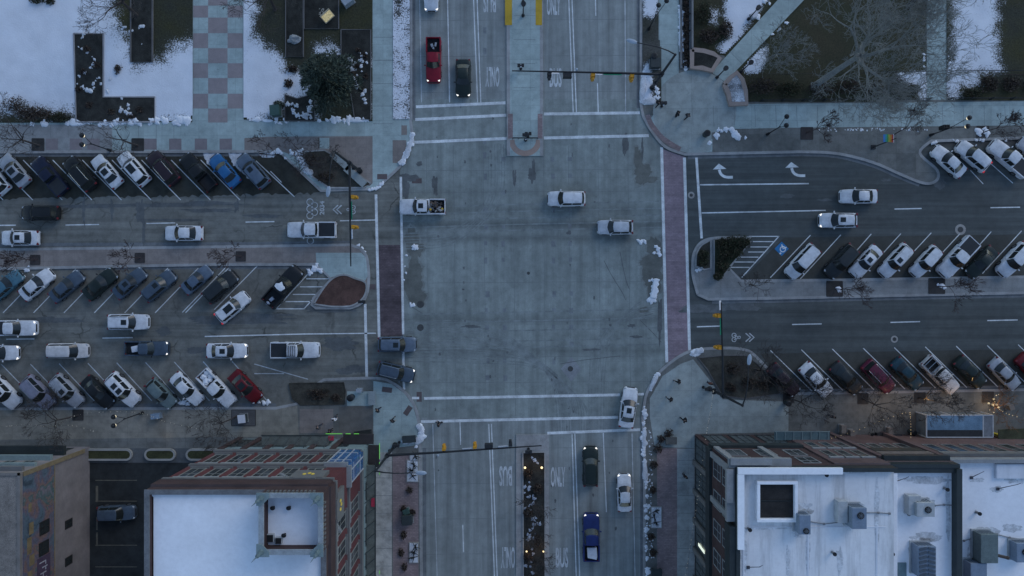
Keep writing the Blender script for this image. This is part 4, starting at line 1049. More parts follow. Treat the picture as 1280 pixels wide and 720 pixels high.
def car_meshes(kind):
    s = SPEC[kind]; L, W, Ht = s['L'], s['W'], s['Ht']; hl = L / 2; hw = W / 2
    zt, zc, zw, zn = s['z']; g = s['g']; out = {}
    pick = kind == 'pickup'
    if pick: tab = [(-hl, zt), (g[3] - .12, zt), (g[3] - .1, zc), (g[0], zw), (hl - .5, zn + .05), (hl - .08, zn - .1), (hl, zn - .35)]
    elif kind == 'sedan': tab = [(-hl, zt - .25), (-hl + .1, zt - .04), (-hl + .3, zt), (g[3], zc), (g[0], zw), (hl - .5, zn + .04), (hl - .1, zn - .1), (hl, zn - .28)]
    else: tab = [(-hl, zt - .3), (-hl + .12, zt), (g[3] + .2, zc), (g[0], zw), (hl - .5, zn + .05), (hl - .1, zn - .1), (hl, zn - .3)]
    xs = [-1, -.985, -.95, -.88, -.7, -.45, -.2, 0, .2, .42, .6, .76, .87, .94, .98, 1]
    wf = [.74, .86, .94, .975, .99, 1, 1, 1, 1, .995, .985, .965, .93, .86, .76, .62]
    if pick:
        wf = [.93, .97, .99, 1, 1, 1, 1, 1, 1, 1, .995, .985, .96, .92, .86, .76]
        xs = xs[:4] + [-.7, (g[3] - .13) / hl, (g[3] - .09) / hl] + [0, .2, .42, .6, .76, .87, .94, .98, 1]
    b = B(); rings = []
    for x, f in zip(xs, wf):
        X = x * hl; w = hw * f; zb = .2 + (.12 if abs(x) > .9 else 0); z = lerp_tab(X, tab)
        cr = .035 if not (pick and X < g[3] - .1) else 0
        half = [(0, zb), (.8, zb), (.97, zb + .1), (1, zb + .38 * (z - zb)), (.985, zb + .74 * (z - zb)), (.93, z - .045), (.82, z), (.42, z + cr * .8), (0, z + cr)]
        rings.append([Vector((X, w * y, q)) for y, q in half] + [Vector((X, -w * y, q)) for y, q in half[-2:0:-1]])
    b.loft(rings)
    # cabin shell
    wb, wr = hw * .9, hw * s['wr']; T = [-1, -.86, -.5, 0, .5, .86, 1]
    def row(x, w, z, bow, cr): return [Vector((x - bow * (t * t), w * t, z + cr * (1 - t * t) - (.04 if abs(t) == 1 and cr else 0))) for t in T]
    mid = (g[1] + g[2]) / 2
    rows = [row(g[0], wb, lerp_tab(g[0], tab) - .02, .3, 0), row(g[1], wr, Ht - .05, .12, .05), row(g[1] - .25, wr * 1.02, Ht - .03, .04, .045), row(mid, wr * 1.02, Ht - .02, 0, .045),
            row(g[2], wr * .97, Ht - .07, -.06, .045), row(g[3], wb * .95, lerp_tab(g[3] + (.0 if not pick else .05), tab) - .02, -.12, 0)]
    vr = [[b.bm.verts.new(p) for p in r] for r in rows]
    for a, c in zip(vr, vr[1:]):
        for i in range(6): b.bm.faces.new((a[i], a[i + 1], c[i + 1], c[i]))
    for e in (0, 6):
        b.bm.faces.new([vr[k][e] for k in range(6)])
    out['body'] = (b.mesh('body', [PAINT['white']], None, True, 38), None)
    # glass: patches of the cabin faces lifted off the shell
    def patch(bb, p00, p10, p11, p01, u0, u1, v0, v1, off, nu=6):
        """p(u,v): u along, v up"""
        n = (p10 - p00).cross(p01 - p00).normalized()
        def at(u, v): return (p00 * (1 - u) + p10 * u) * (1 - v) + (p01 * (1 - u) + p11 * u) * v + n * off
        bb.face([at(u0, v0), at(u1, v0), at(u1 - .0, v1), at(u0 + .0, v1)])
    def glass_rows(name, lo, hi, v0, v1, up):
        bb = B()
        q = []
        for v in (v0, (v0 + v1) / 2, v1):
            r = [lo[i].lerp(hi[i], v) for i in range(7)]
            r[0] = r[0].lerp(r[1], .2); r[6] = r[6].lerp(r[5], .2)
            q.append([p + up for p in r])
        bb.loft(q, False, False)
        out[name] = (bb.mesh(name, glass_m, None, True), glass_m)
    glass_rows('windshield', rows[0], rows[1], .02, .93, Vector((.02, 0, .028)))
    glass_rows('rear_window', rows[5], rows[4], .12 if kind != 'pickup' else .2, .9, Vector((-.02, 0, .028)))
    for sd, e in ((1, 6), (-1, 0)):
        bb = B()
        A, Bq, M, C, D = rows[0][e], rows[1][e], rows[3][e], rows[4][e], rows[5][e]
        o = Vector((0, sd * .014, .01))
        def base(x): return A.lerp(D, (A.x - x) / (A.x - D.x))
        def top(x):
            if x > Bq.x: return A.lerp(Bq, (A.x - x) / (A.x - Bq.x))
            if x > M.x: return Bq.lerp(M, (Bq.x - x) / (Bq.x - M.x))
            if x > C.x: return M.lerp(C, (M.x - x) / max(M.x - C.x, 1e-3))
            return C.lerp(D, (C.x - x) / max(C.x - D.x, 1e-3))
        def pane(x0, x1):
            n = 5; lo, hi = [], []
            for k in range(n + 1):
                x = x0 + (x1 - x0) * k / n; p, q = base(x), top(x)
                lo.append(p.lerp(q, .04) + o); hi.append(p.lerp(q, .92) + o)
            bb.loft([lo, hi], False, False)
        m1 = (A.x + D.x) / 2 - (.0 if kind != 'pickup' else -.12)
        pane(A.x - .28, m1 + .05); pane(m1 - .05, D.x + (.3 if not pick else .12))
        out['side_window' + str(e)] = (bb.mesh('side_window', glass_m), glass_m)
    wx = L * (.295 if not pick else .3)
    bb = B(); r = .34 if kind in ('sedan', 'hatch') else .38
    bb.mi = 0; n = 18
    prof = [(r * .6, -.12), (r * .96, -.12), (r, -.08), (r, .08), (r * .96, .12), (r * .6, .12)]
    bb.loft([[Vector((q * math.cos(2 * math.pi * i / n), y, q * math.sin(2 * math.pi * i / n))) for i in range(n)] for q, y in prof], True)
    bb.mi = 1; bb.tube((0, -.125, 0), (0, .125, 0), r * .6, None, n)
    wm = bb.mesh('wheel', [tyre_m, rim_m], None, True)
    out['wheel'] = [(wm, (x, sd * (hw - .11), r)) for x in (wx, -wx) for sd in (1, -1)]
    bb = B(); bb.box((0, 0, 0), (.28, .22, .14), 0, .05)
    hm = bb.mesh('headlight', lamp_off, None, True)
    bb = B(); bb.box((0, 0, 0), (.22, .3, .2), 0, .05)
    tm = bb.mesh('taillight', tail_off, None, True)
    zh = lerp_tab(hl - .3, tab) - .08
    ztl = .88 if not pick else .95
    if kind == 'sedan': ztl = .78
    out['headlight'] = [(hm, (hl - .26, sd * hw * .74, zh), -sd * .5) for sd in (1, -1)]
    out['taillight'] = [(tm, (-hl + (.14 if not pick else .06), sd * hw * .78, ztl), sd * .25) for sd in (1, -1)]
    bb = B(); bb.box((0, 0, 0), (.14, .24, .15), 0, .05)
    mm = bb.mesh('mirror', PAINT['white'], None, True)
    out['mirror'] = [(mm, (g[0] - .38, sd * (hw + .07), zw + .08), 0) for sd in (1, -1)]
    bb = B(); bb.box((hl - .03, 0, zn - .22), (.08, W * .5, .2), 0, .03); out['grille'] = (bb.mesh('grille', trim_m), None)
    bb = B(); bb.box((-hl + .03, 0, .42), (.1, W * .7, .16), 0, .03); out['rear_bumper'] = (bb.mesh('rear_bumper', trim_m), None)
    bb = B(); bb.box((hl - .06, 0, .33), (.1, W * .62, .1), 0, .03); out['front_bumper'] = (bb.mesh('front_bumper', trim_m), None)
    if kind in ('suv', 'van'):
        bb = B()
        for sd in (1, -1):
            bb.path([(g[1] - .15, sd * wr * .93, Ht - .04), (g[1] - .4, sd * wr * .93, Ht + .04), (g[2] + .3, sd * wr * .93, Ht + .03), (g[2] + .1, sd * wr * .93, Ht - .06)], .025, 5)
        out['roof_rail'] = (bb.mesh('roof_rail', chrome_m), None)
    if pick:
        f, e = g[3] - .12, -hl; zr = 1.16
        bb = B()
        for sd in (1, -1): bb.box(((f + e) / 2, sd * (hw - .09), (zt + zr) / 2), (f - e - .02, .16, zr - zt), 0, .035)
        bb.box((e + .05, 0, (zt + zr) / 2), (.1, W - .34, zr - zt), 0, .03)
        out['bed'] = (bb.mesh('bed', PAINT['white'], None, True), None)
        bb = B(); bb.box(((f + e) / 2 + .03, 0, zt + .02), (f - e - .14, W - .38, .05)); out['bed_floor'] = (bb.mesh('bed_floor', liner_m), None)
        bb = B(); bb.box(((f + e) / 2 + .02, 0, zr - .03), (f - e - .06, W - .34, .04), 0, .015); out['bed_cover'] = (bb.mesh('bed_cover', cover_m), None)
        bb = B(); rn = random.Random(1)
        for i in range(16): bb.ball((rn.uniform(e + .35, f - .3), rn.uniform(-.62, .62), zt + .15), rn.uniform(.25, .42), 2, .6, (1, 1, .7))
        out['bed_snow'] = (bb.mesh('bed_snow', snow_m, None, True), None)
        bb = B()
        for x in (f - .25, (f + e) / 2, e + .3): bb.box((x, 0, zr + .1), (.06, W - .3, .05))
        for sd in (1, -1): bb.box(((f + e) / 2, sd * (hw - .2), zr + .06), (f - e - .3, .05, .05))
        out['bed_rack'] = (bb.mesh('bed_rack', chrome_m), None)
        bb = B()
        for k in range(5): bb.box((g[1] - .25 - k * .26, 0, Ht + .09), (.05, W * .62, .04))
        for sd in (1, -1): bb.box((g[1] - .77, sd * W * .31, Ht + .09), (1.2, .05, .05))
        out['roof_rack'] = (bb.mesh('roof_rack', trim_m), None)
    bb = B(); w = hw * .5; pano = min(g[1] - g[2] - .5, 1.15)
    bb.box((g[1] - .2 - .31, 0, Ht + .028), (.62, w * 1.25, .02), 0, .008); out['sunroof'] = (bb.mesh('sunroof', glass_m), None)
    bb = B(); bb.box((g[1] - .2 - pano / 2, 0, Ht + .028), (pano, w * 1.75, .02), 0, .008); out['panorama_roof'] = (bb.mesh('panorama_roof', glass_m), None)
    bb = B(); bb.box((g[1] - .42, 0, Ht + .032), (.6, w * 1.5, .02), 0, .008); bb.box((g[1] - 1.25, 0, Ht + .032), (.6, w * 1.5, .02), 0, .008); out['roof_windows'] = (bb.mesh('roof_windows', glass_m), None)
    bb = B(); bb.ball((g[1] - .6, 0, Ht + .0), .5, 2, .6, (1.0, 1.05, .28)); out['roof_snow'] = (bb.mesh('roof_snow', snow_m, None, True), None)
    return out
CARS = {k: car_meshes(k) for k in SPEC}
CATN = {'sedan': 'car', 'hatch': 'car', 'suv': 'car', 'van': 'car', 'pickup': 'pickup truck'}
NAME = {'sedan': 'sedan_car', 'hatch': 'hatchback_car', 'suv': 'sport_utility_car', 'van': 'family_van', 'pickup': 'pickup_truck'}
CAR_OBJ = []
def car(kind, px, py, ang, col, opts, label, group=None, sc=1.0):
    K = CARS[kind]; loc = P(px, py, .7); loc.z = .012
    r = bpy.data.objects.new(NAME[kind], None); COL.objects.link(r); r.empty_display_size = .4
    r.location = loc; r.rotation_euler = (0, 0, R(ang)); _v = random.Random(int(px * 7 + py)); r.scale = (sc * _v.uniform(.98, 1.02), sc * _v.uniform(.96, 1.04), sc * _v.uniform(.95, 1.06)); tag(r, label, CATN[kind], group)
    opts = opts.split()
    def put(nm, me, m=None, loc=(0, 0, 0), rz=0, lab=None):
        o = bpy.data.objects.new(nm, me); COL.objects.link(o); o.parent = r; o.location = loc; o.rotation_euler = (0, 0, rz)
        if m:
            o.material_slots[0].link = 'OBJECT'; o.material_slots[0].material = m
        if lab: o['label'] = lab
        return o
    pm = PAINT[col]
    put('body', K['body'][0], pm)
    for nm in ('windshield', 'rear_window'): put(nm, K[nm][0])
    put('side_window', K['side_window0'][0]); put('side_window', K['side_window6'][0])
    for me, l in K['wheel']: put('wheel', me, None, l)
    for me, l, a in K['headlight']: put('headlight', me, lamp_on if 'lit' in opts else None, l, a)
    for me, l, a in K['taillight']: put('taillight', me, tail_on if 'tail' in opts else None, l, a)
    for me, l, a in K['mirror']: put('mirror', me, pm if 'dm' not in opts else trim_m, l, a)
    put('grille', K['grille'][0]); put('rear_bumper', K['rear_bumper'][0]); put('front_bumper', K['front_bumper'][0])
    if 'rails' in opts and 'roof_rail' in K: put('roof_rail', K['roof_rail'][0], trim_m if 'drail' in opts else None)
    for k in ('sunroof', 'panorama_roof', 'roof_windows', 'roof_rack', 'bed_cover', 'bed_rack', 'bed_snow', 'roof_snow'):
        if k in opts: put(k, K[k][0])
    if kind == 'pickup':
        put('bed', K['bed'][0], pm); put('bed_floor', K['bed_floor'][0])
    CAR_OBJ.append(r)
    return r

G1, G2, G3 = 'cars parked below the snowy park', 'cars parked under the brown median', 'cars parked above the string-lit pavement'
G4, G5, G6 = 'cars parked at the grey strip corner', 'cars parked above the grey median', 'cars parked in front of the terrace'
G7 = 'cars driving through the junction streets'
A1, A2, A3 = 131, 41, -46
for a in (
 ('suv', -8, 222, A1, 'white', 'rails', 'white car half out of the picture behind the silver sedan under the bushy street tree', G1),
 ('sedan', 17.5, 213, A1, 'silver', 'panorama_roof', 'silver sedan with a pale reflecting glass roof under the bushy street tree', G1),
 ('pickup', 62, 220, A1, 'navy', 'bed_cover', 'dark navy pickup with a covered bed next to the silver sedan', G1, .93),
 ('suv', 100, 217, A1, 'black', 'rails dm', 'black car with one bright roof rail beside the panoramic white sedan', G1),
 ('sedan', 133, 214, A1, 'white', 'panorama_roof', 'white sedan with a black glass roof beside the black railed car', G1),
 ('suv', 167, 210.5, A1, 'white', 'panorama_roof', 'white car with a lamp glint on its black glass roof, nose by the forked sapling', G1),
 ('suv', 204, 210, A1, 'plum', 'rails dm', 'dark plum car with light roof rails beside the glinting white one', G1),
 ('pickup', 247.5, 215, A1, 'black', 'dm', 'black pickup with a blue-glinting cab roof in the row below the park', G1, .92),
 ('sedan', 280.5, 213, A1, 'blue', '', 'bright blue sedan beside snow patches in the row below the park', G1),
 ('suv', 316, 213.5, A1, 'steel', 'sunroof', 'grey-blue car with a small sunroof, last in the row below the park', G1),
 ('sedan', 7, 357, A2, 'teal', '', 'teal-blue sedan under the brown median, beside the bright white one', G2),
 ('sedan', 46, 355.5, A2, 'white', '', 'bright white sedan among dark cars under the brown median', G2),
 ('sedan', 83.5, 358, A2, 'slate', '', 'slate sedan parked beside the bright white one under the brown median', G2),
 ('sedan', 125, 355, A2, 'green', 'dm', 'near-black green sedan between two slate sedans', G2),
 ('sedan', 162, 354, A2, 'slate', 'sunroof', 'slate sedan with a dark sunroof between the near-black sedan and a slate wagon', G2),
 ('suv', 199, 357, A2, 'slate', 'sunroof', 'slate-blue tall car with a small square sunroof', G2),
 ('sedan', 246, 349.5, A2, 'steel', '', 'steel-blue sedan parked tight against the brown median kerb', G2, .93),
 ('suv', 276, 358, A2, 'char', '', 'plain charcoal car just behind the reversing white one', G2),
 ('suv', 291, 384, 40.5, 'white', 'panorama_roof tail', 'white car with a black roof window backing out of its stall, tail light red', G2),
 ('pickup', 354.5, 358, 49, 'black', 'roof_snow', 'black pickup with a slab of snow on its roof beside the hatched island', G2),
 ('suv', 5, 490, A3, 'white', 'roof_windows', 'white car cut by the picture edge on the string-lit side', G3),
 ('suv', 48, 490.5, A3, 'lilac', 'rails', 'grey-lilac car with dark rails beside the silver car with a sunroof', G3),
 ('suv', 84, 488.5, A3, 'silver', 'sunroof', 'silver car with a dark sunroof and a nose over the tree grate', G3),
 ('sedan', 122, 490.5, A3, 'black', 'dm', 'black sedan between the silver car and the white two-window one', G3),
 ('suv', 154, 487, A3, 'white', 'roof_windows dm', 'white car with two dark roof windows in the string-lit row', G3),
 ('hatch', 201.5, 492, A3, 'sage', '', 'sage-grey wagon with a golden lamp glow on its roof', G3),
 ('sedan', 233.5, 486.5, A3, 'white', '', 'white sedan between the sage wagon and the white pickup', G3),
 ('pickup', 271.5, 485.5, A3, 'white', 'bed_snow', 'white pickup with snow filling its bed', G3, .93),
 ('sedan', 307, 483.5, A3, 'dred', 'panorama_roof', 'dark red sedan at the end of the string-lit row', G3),
 ('suv', 50.5, 266, 180, 'black', 'rails drail dm', 'black car driving along the lane under the damp parking bays', G7, .98),
 ('sedan', 25, 297.5, 180, 'white', 'sunroof', 'white sedan with a sunroof driving just above the brown median', G7, 1.0),
 ('sedan', 229.5, 291.5, 180, 'white', '', 'plain white sedan alone in its lane above the brown median', G7, 1.02),
 ('pickup', 390, 287.5, 180, 'white', 'bed_cover', 'white pickup with a black bed cover below the ringed bicycle marking', G7, 1.03),
 ('pickup', 528, 258.5, 180, 'white', 'sunroof', 'white pickup hauling a heap of junk over the crossing', G7, .99),
 ('pickup', 18, 410, 0, 'white', 'lit bed_cover', 'white pickup with lit headlights cut by the picture edge', G7, .95),
 ('suv', 160.5, 402.5, 0, 'white', 'sunroof rails', 'white car with a square sunroof driving under the stall of the near-black sedan', G7, 1.06),
 ('sedan', 0, 441, 0, 'white', 'lit', 'white sedan with lit headlights, only its front half in the picture', G7, 1.0),
 ('van', 85, 438.5, 0, 'cream', '', 'cream-white van following the dark pickup', G7, .98),
 ('pickup', 184, 435.5, 0, 'slate', 'lit dm', 'dark slate pickup with lit headlights and something white in its bed', G7, .93),
 ('sedan', 283.5, 438.5, 0, 'white', 'sunroof lit', 'white sedan with a black sunroof behind the roof-racked pickup', G7, 1.06),
 ('pickup', 369.5, 437.5, 0, 'white', 'bed_cover roof_rack', 'white pickup with a black roof rack waiting near the stop line', G7, 1.04),
 ('suv', 496.5, 430.5, 0, 'steel', 'sunroof', 'blue-grey car entering the junction over the crossing', G7),
 ('suv', 495, 465, -14, 'slate', 'rails lit', 'slate car turning beside the blue-grey one at the corner kerb', G7),
 ('pickup', 542, 75.5, -90, 'red', 'lit', 'bright red pickup waiting above the upper crossing', G7, .95),
 ('sedan', 579, 97.5, -90, 'green', 'lit dm', 'black-green sedan with lit headlights beside the red pickup', G7),
 ('sedan', 539, -10, -90, 'white', 'lit', 'white car cut off by the top edge behind the red pickup', G7),
 ('suv', 708, 248.5, 180, 'white', '', 'white car crossing the middle of the junction, ahead of the silver wagon', G7),
 ('hatch', 769, 284, 180, 'pale', '', 'pale silver wagon in the junction near the pink crossing', G7, 1.03),
 ('sedan', 1073, 245.5, 180, 'white', '', 'white sedan without a sunroof, upper one of the pair on the smooth street', G7, 1.0),
 ('hatch', 1047.5, 275.5, 180, 'white', 'sunroof lit', 'white car with a dark sunroof, lower one of the pair on the smooth street', G7, 1.08),
 ('sedan', 1186, 201.5, 138, 'white', '', 'white sedan parked at the tip of the grey strip kerb', G4, 1.0),
 ('suv', 1216, 195, 140, 'white', 'tail', 'white car with a red tail light between the corner sedan and the pickup', G4, .98),
 ('pickup', 1261, 198, 140, 'white', 'bed_cover', 'white pickup with a black bed at the grey strip kerb', G4, 1.0),
 ('sedan', 1294, 190, 140, 'silver', '', 'silver car whose nose just shows at the picture edge', G4),
 ('van', 1003, 327, 227, 'white', '', 'long white van parked next to the blue wheelchair bay', G5, .96),
 ('suv', 1051, 327, 227, 'char', 'dm', 'dark car between the long white van and a white sedan', G5, 1.0),
 ('sedan', 1082, 327, 227, 'white', 'sunroof', 'white sedan with a small sunroof above the grey median', G5),
 ('suv', 1119, 326, 227, 'white', 'sunroof rails', 'white tall car with a sunroof, third white one from the wheelchair bay', G5),
 ('suv', 1157, 327, 227, 'white', '', 'plain white car between the sunroof car and the white pickup', G5, .93),
 ('pickup', 1196.5, 322, 227, 'white', 'bed_cover', 'white pickup with a black bed parked under the round manhole collar', G5, .99),
 ('sedan', 1227, 328, 227, 'green', 'dm', 'near-black sedan in the shadow of the white pickup', G5, .96),
 ('suv', 1267, 325, 227, 'white', '', 'white car at the far end of the row above the grey median', G5, 1.0),
 ('sedan', 980, 475, A3, 'plum', 'dm', 'plum-black sedan beside the corner bed at the plaza', G6),
 ('sedan', 1020.5, 475, A3 - 2, 'white', '', 'white sedan near the plaza between the plum and black cars', G6, 1.02),
 ('sedan', 1058, 473, A3, 'char', 'dm', 'dull black sedan between the white sedan and the maroon car', G6, .98),
 ('suv', 1098, 471, A3, 'maroon', 'rails', 'maroon car with light roof rails in front of the terrace', G6, .98),
 ('sedan', 1134.5, 467.5, A3, 'deepteal', 'dm', 'dark teal sedan between the maroon car and the white pickup', G6),
 ('pickup', 1175, 469, A3, 'cream', 'bed_rack', 'cream-white pickup with a ladder rack over its open bed', G6, .93),
 ('sedan', 1213, 465.5, A3, 'green', 'dm', 'green-black sedan between the rack pickup and the silver sedan', G6),
 ('sedan', 1256, 468, A3, 'silver', '', 'silver sedan with a bluish roof facing the glowing patio tree', G6, 1.0),
 ('sedan', 1290, 462, A3, 'dred', '', 'red car just entering the picture in front of the terrace', G6),
 ('sedan', 785.5, 509.5, 82, 'white', 'sunroof', 'white sedan with a sunroof swinging round the corner across the lower crossing', G7, 1.05),
 ('suv', 738, 583, 90, 'green', 'lit dm', 'black-green car waiting at the lower stop line', G7, 1.03),
 ('sedan', 780.5, 616, 91, 'white', 'lit', 'white sedan waiting beside the snowy kerb strip', G7, .98),
 ('pickup', 739, 671, 90, 'royal', 'lit', 'royal blue pickup with a white load in its bed', G7, 1.0),
 ('suv', 146, 641, 2, 'slate', '', 'blue-grey car alone in the dark car park', 'cars in the dark car park', .98),
): car(*a)
# loads carried in open beds
def load(nm, px, py, z, items, m, label, cat):
    b = B()
    for c, d, rz in items: b.box((P(px, py).x + c[0], P(px, py).y + c[1], z + c[2]), d, rz, .03)
    return solo(nm, b, m, P(px, py, z), label, cat)
rn = random.Random(9)
b = B()
for i in range(34):
    b.mi = rn.choice((0, 0, 1, 2)); c = P(546, 259, .7)
    b.box((c.x + rn.uniform(-.8, .8), c.y + rn.uniform(-.55, .55), .95 + rn.uniform(0, .35)), (rn.uniform(.15, .7), rn.uniform(.06, .3), rn.uniform(.05, .2)), rn.uniform(0, 3), 0, Matrix.Rotation(rn.uniform(-.5, .5), 3, 'X') @ Matrix.Rotation(rn.uniform(0, 3), 3, 'Z'))
for dx, dy in ((-.75, -.35), (.7, -.3)):
    b.mi = 3; c = P(546, 259, .7); b.ball((c.x + dx, c.y + dy, 1.2), .17, 2, .2)
solo('junk_load', b, [mat('junk_grey', (.3, .3, .3), .8, .3), mat('junk_brown', (.12, .09, .07), .9, .3), mat('junk_dark', (.05, .05, .05), .8, .3), mat('junk_yellow', (.5, .34, .04), .7, .1)], P(546, 259, .7), 'heap of grey and brown junk with two yellow lumps in a white pickup bed', 'load')
white_load = mat('white_load', (.62, .64, .67), .7, .1, 2)
b = B(); c = P(171, 436, .9)
b.box((c.x - .1, c.y, .98), (.85, .75, .5), .2, .1); b.box((c.x + .35, c.y + .1, .9), (.4, .5, .35), -.3, .08)
solo('white_bundle', b, white_load, c, 'white bundle lying in the bed of the dark slate pickup', 'load', smooth=True)
b = B(); c = P(740, 690, .9)
b.box((c.x, c.y, 1.0), (1.2, 1.3, .5), .05, .12); b.box((c.x + .1, c.y - .55, 1.0), (1.0, .4, .6), -.2, .1)
solo('white_bundle', b, white_load, c, 'white wrapped load in the bed of the royal blue pickup', 'load', smooth=True)
b = B(); c = P(541, 57, .9)
b.box((c.x - .1, c.y, .9), (.3, .4, .3), .3, .04); b.box((c.x + .35, c.y + .1, .9), (.22, .5, .35), -.2, .04); b.tube((c.x + .1, c.y - .4, .85), (c.x + .1, c.y - .4, 1.2), .12, None, 8)
solo('tool_box', b, mat('tool_box', (.3, .33, .36), .6, .2, 2), c, 'small pale tools lying in the red pickup bed', 'load')
b = B(); c = P(340, 374, .9)
b.box((c.x, c.y, .95), (.55, .4, .4), .7, .06); b.ball((c.x - .5, c.y - .5, .9), .25, 2, .4)
solo('snowy_crate', b, mat('frosted_plastic', (.3, .34, .4), .7, .3, 3), c, 'frosted crate in the bed of the black pickup by the hatched island', 'load')
# ------------------------------------------------------------------ buildings
def brick_mat(name, c1, c2, mortar, var=.2):
    m, nt, b = nodes_of(name); v = coords(nt)
    # bricks run along whichever horizontal axis; x+y keeps courses continuous round the corner
    sep = nt.nodes.new('ShaderNodeSeparateXYZ'); lk(nt, v, sep.inputs[0])
    com = nt.nodes.new('ShaderNodeCombineXYZ')
    lk(nt, math_(nt, 'ADD', sep.outputs['X'], sep.outputs['Y']), com.inputs[0]); lk(nt, sep.outputs['Z'], com.inputs[1])
    br = nt.nodes.new('ShaderNodeTexBrick'); lk(nt, com.outputs[0], br.inputs['Vector'])
    br.inputs['Color1'].default_value = (*c1, 1); br.inputs['Color2'].default_value = (*c2, 1); br.inputs['Mortar'].default_value = (*mortar, 1)
    br.inputs['Scale'].default_value = 1; br.inputs['Brick Width'].default_value = .3; br.inputs['Row Height'].default_value = .1; br.inputs['Mortar Size'].default_value = .008
    c = mixc(nt, br.outputs['Color'], ramp(nt, noise(nt, v, .5, 5), [(.3, 1 - var), (.7, 1 + var)]), 1.0, 'MULTIPLY')
    lk(nt, c, b.inputs['Base Color']); b.inputs['Roughness'].default_value = .9; b.inputs['Specular IOR Level'].default_value = .2
    MATS[name] = m; return m
brick_red = brick_mat('brick_red', (.13, .035, .037), (.09, .028, .03), (.12, .08, .08))
brick_dark = brick_mat('brick_dark', (.075, .045, .042), (.055, .035, .034), (.09, .07, .07))
brick_tan = brick_mat('brick_tan', (.235, .205, .2), (.21, .185, .18), (.25, .23, .225))
brick_rose = brick_mat('brick_rose', (.13, .085, .08), (.105, .07, .068), (.15, .12, .12))
stone_m = mat('facade_stone', (.145, .145, .14), .85, .15, 1)
stone_lt = mat('facade_stone_light', (.25, .26, .26), .85, .12, 1)
metal_dk = mat('facade_dark_metal', (.028, .036, .036), .5, .2, 1)
metal_teal = mat('facade_teal_metal', (.2, .26, .26), .6, .15, 1)
win_frame = mat('window_frame', (.22, .22, .2), .6, .15, 2)
win_glass, _nt, _b = nodes_of('window_glass')
_b.inputs['Base Color'].default_value = (.03, .036, .038, 1); _b.inputs['Roughness'].default_value = .12
def roof_snow_mat(name, col=(.9, .91, .92), tracks=0):
    m, nt, b = nodes_of(name); v = coords(nt)
    c = mixc(nt, col, ramp(nt, noise(nt, v, .25, 5), [(.3, .9), (.7, 1.04)]), 1.0, 'MULTIPLY')
    c = mixc(nt, c, ramp(nt, noise(nt, v, 2.5, 5, .7), [(.3, .95), (.6, 1.03)]), 1.0, 'MULTIPLY')
    if tracks:
        s = ramp(nt, noise(nt, mapping(nt, v, (.55, .05, 1)), 1.0, 6, .7), [(.36, 1 - tracks), (.5, 1.0)])
        c = mixc(nt, c, s, 1.0, 'MULTIPLY')
    lk(nt, c, b.inputs['Base Color']); b.inputs['Roughness'].default_value = .7; b.inputs['Specular IOR Level'].default_value = .25
    bump(nt, b, noise(nt, v, 4, 4), .4, .03)
    MATS[name] = m; return m
roof_snow = roof_snow_mat('roof_snow_clean'); roof_snow_t = roof_snow_mat('roof_snow_seams', (.8, .8, .79), .3); roof_snow_d = roof_snow_mat('roof_snow_thin', (.72, .74, .77), .15)
membrane = mat('roof_membrane', (.05, .047, .046), .85, .25, .8)

def W2(px, py, z): v = P(px, py, z); return (v.x, v.y)
def window(parent, side, u, plane, z0, z1, w, frame=win_frame, glass=None, lintel=None, bars=1, sill=None, out=1, label=None):
    """side 'n': wall faces +y at y=plane, u is x.  'e': faces +x at x=plane, u is y.  'w': faces -x."""
    def bx(b, du, dz, wu, wz, d0, d1):
        c = plane + out_sign * (d0 + d1) / 2; t = abs(d1 - d0)
        if side == 'n': b.box((u + du, c, dz), (wu, t, wz))
        else: b.box((c, u + du, dz), (t, wu, wz))
    out_sign = {'n': 1, 'e': 1, 'w': -1}[side]
    h = z1 - z0; zc = (z0 + z1) / 2
    b = B()
    bx(b, 0, z1 - .05, w, .1, -.02, .07); bx(b, 0, z0 + .05, w, .1, -.02, .07)
    for s in (-1, 1): bx(b, s * (w / 2 - .05), zc, .1, h - .2, -.02, .07)
    for k in range(bars): bx(b, (k + 1) * w / (bars + 1) - w / 2, zc, .06, h - .2, -.02, .06)
    bx(b, 0, z0 + h * .62, w - .2, .06, -.02, .055)
    wnd = part('window', b, frame, parent, label=label)
    b = B(); bx(b, 0, zc, w - .12, h - .12, -.03, .03)
    part('pane', b, glass or win_glass, wnd)
    if lintel:
        b = B(); bx(b, 0, z1 + .22, w + .5, .4, -.02, .14); part('lintel', b, lintel, wnd)
    if sill:
        b = B(); bx(b, 0, z0 - .12, w + .4, .22, -.02, .22); part('sill', b, sill, wnd)
    return wnd
def band(parent, nm, side, u0, u1, plane, z0, z1, d, m, label=None):
    b = B(); s = {'n': 1, 'e': 1, 'w': -1}[side]; c = plane + s * (d / 2 - .01)
    if side == 'n': b.box(((u0 + u1) / 2, c, (z0 + z1) / 2), (abs(u1 - u0), d, z1 - z0))
    else: b.box((c, (u0 + u1) / 2, (z0 + z1) / 2), (d, abs(u1 - u0), z1 - z0))
    return part(nm, b, m, parent, label=label)

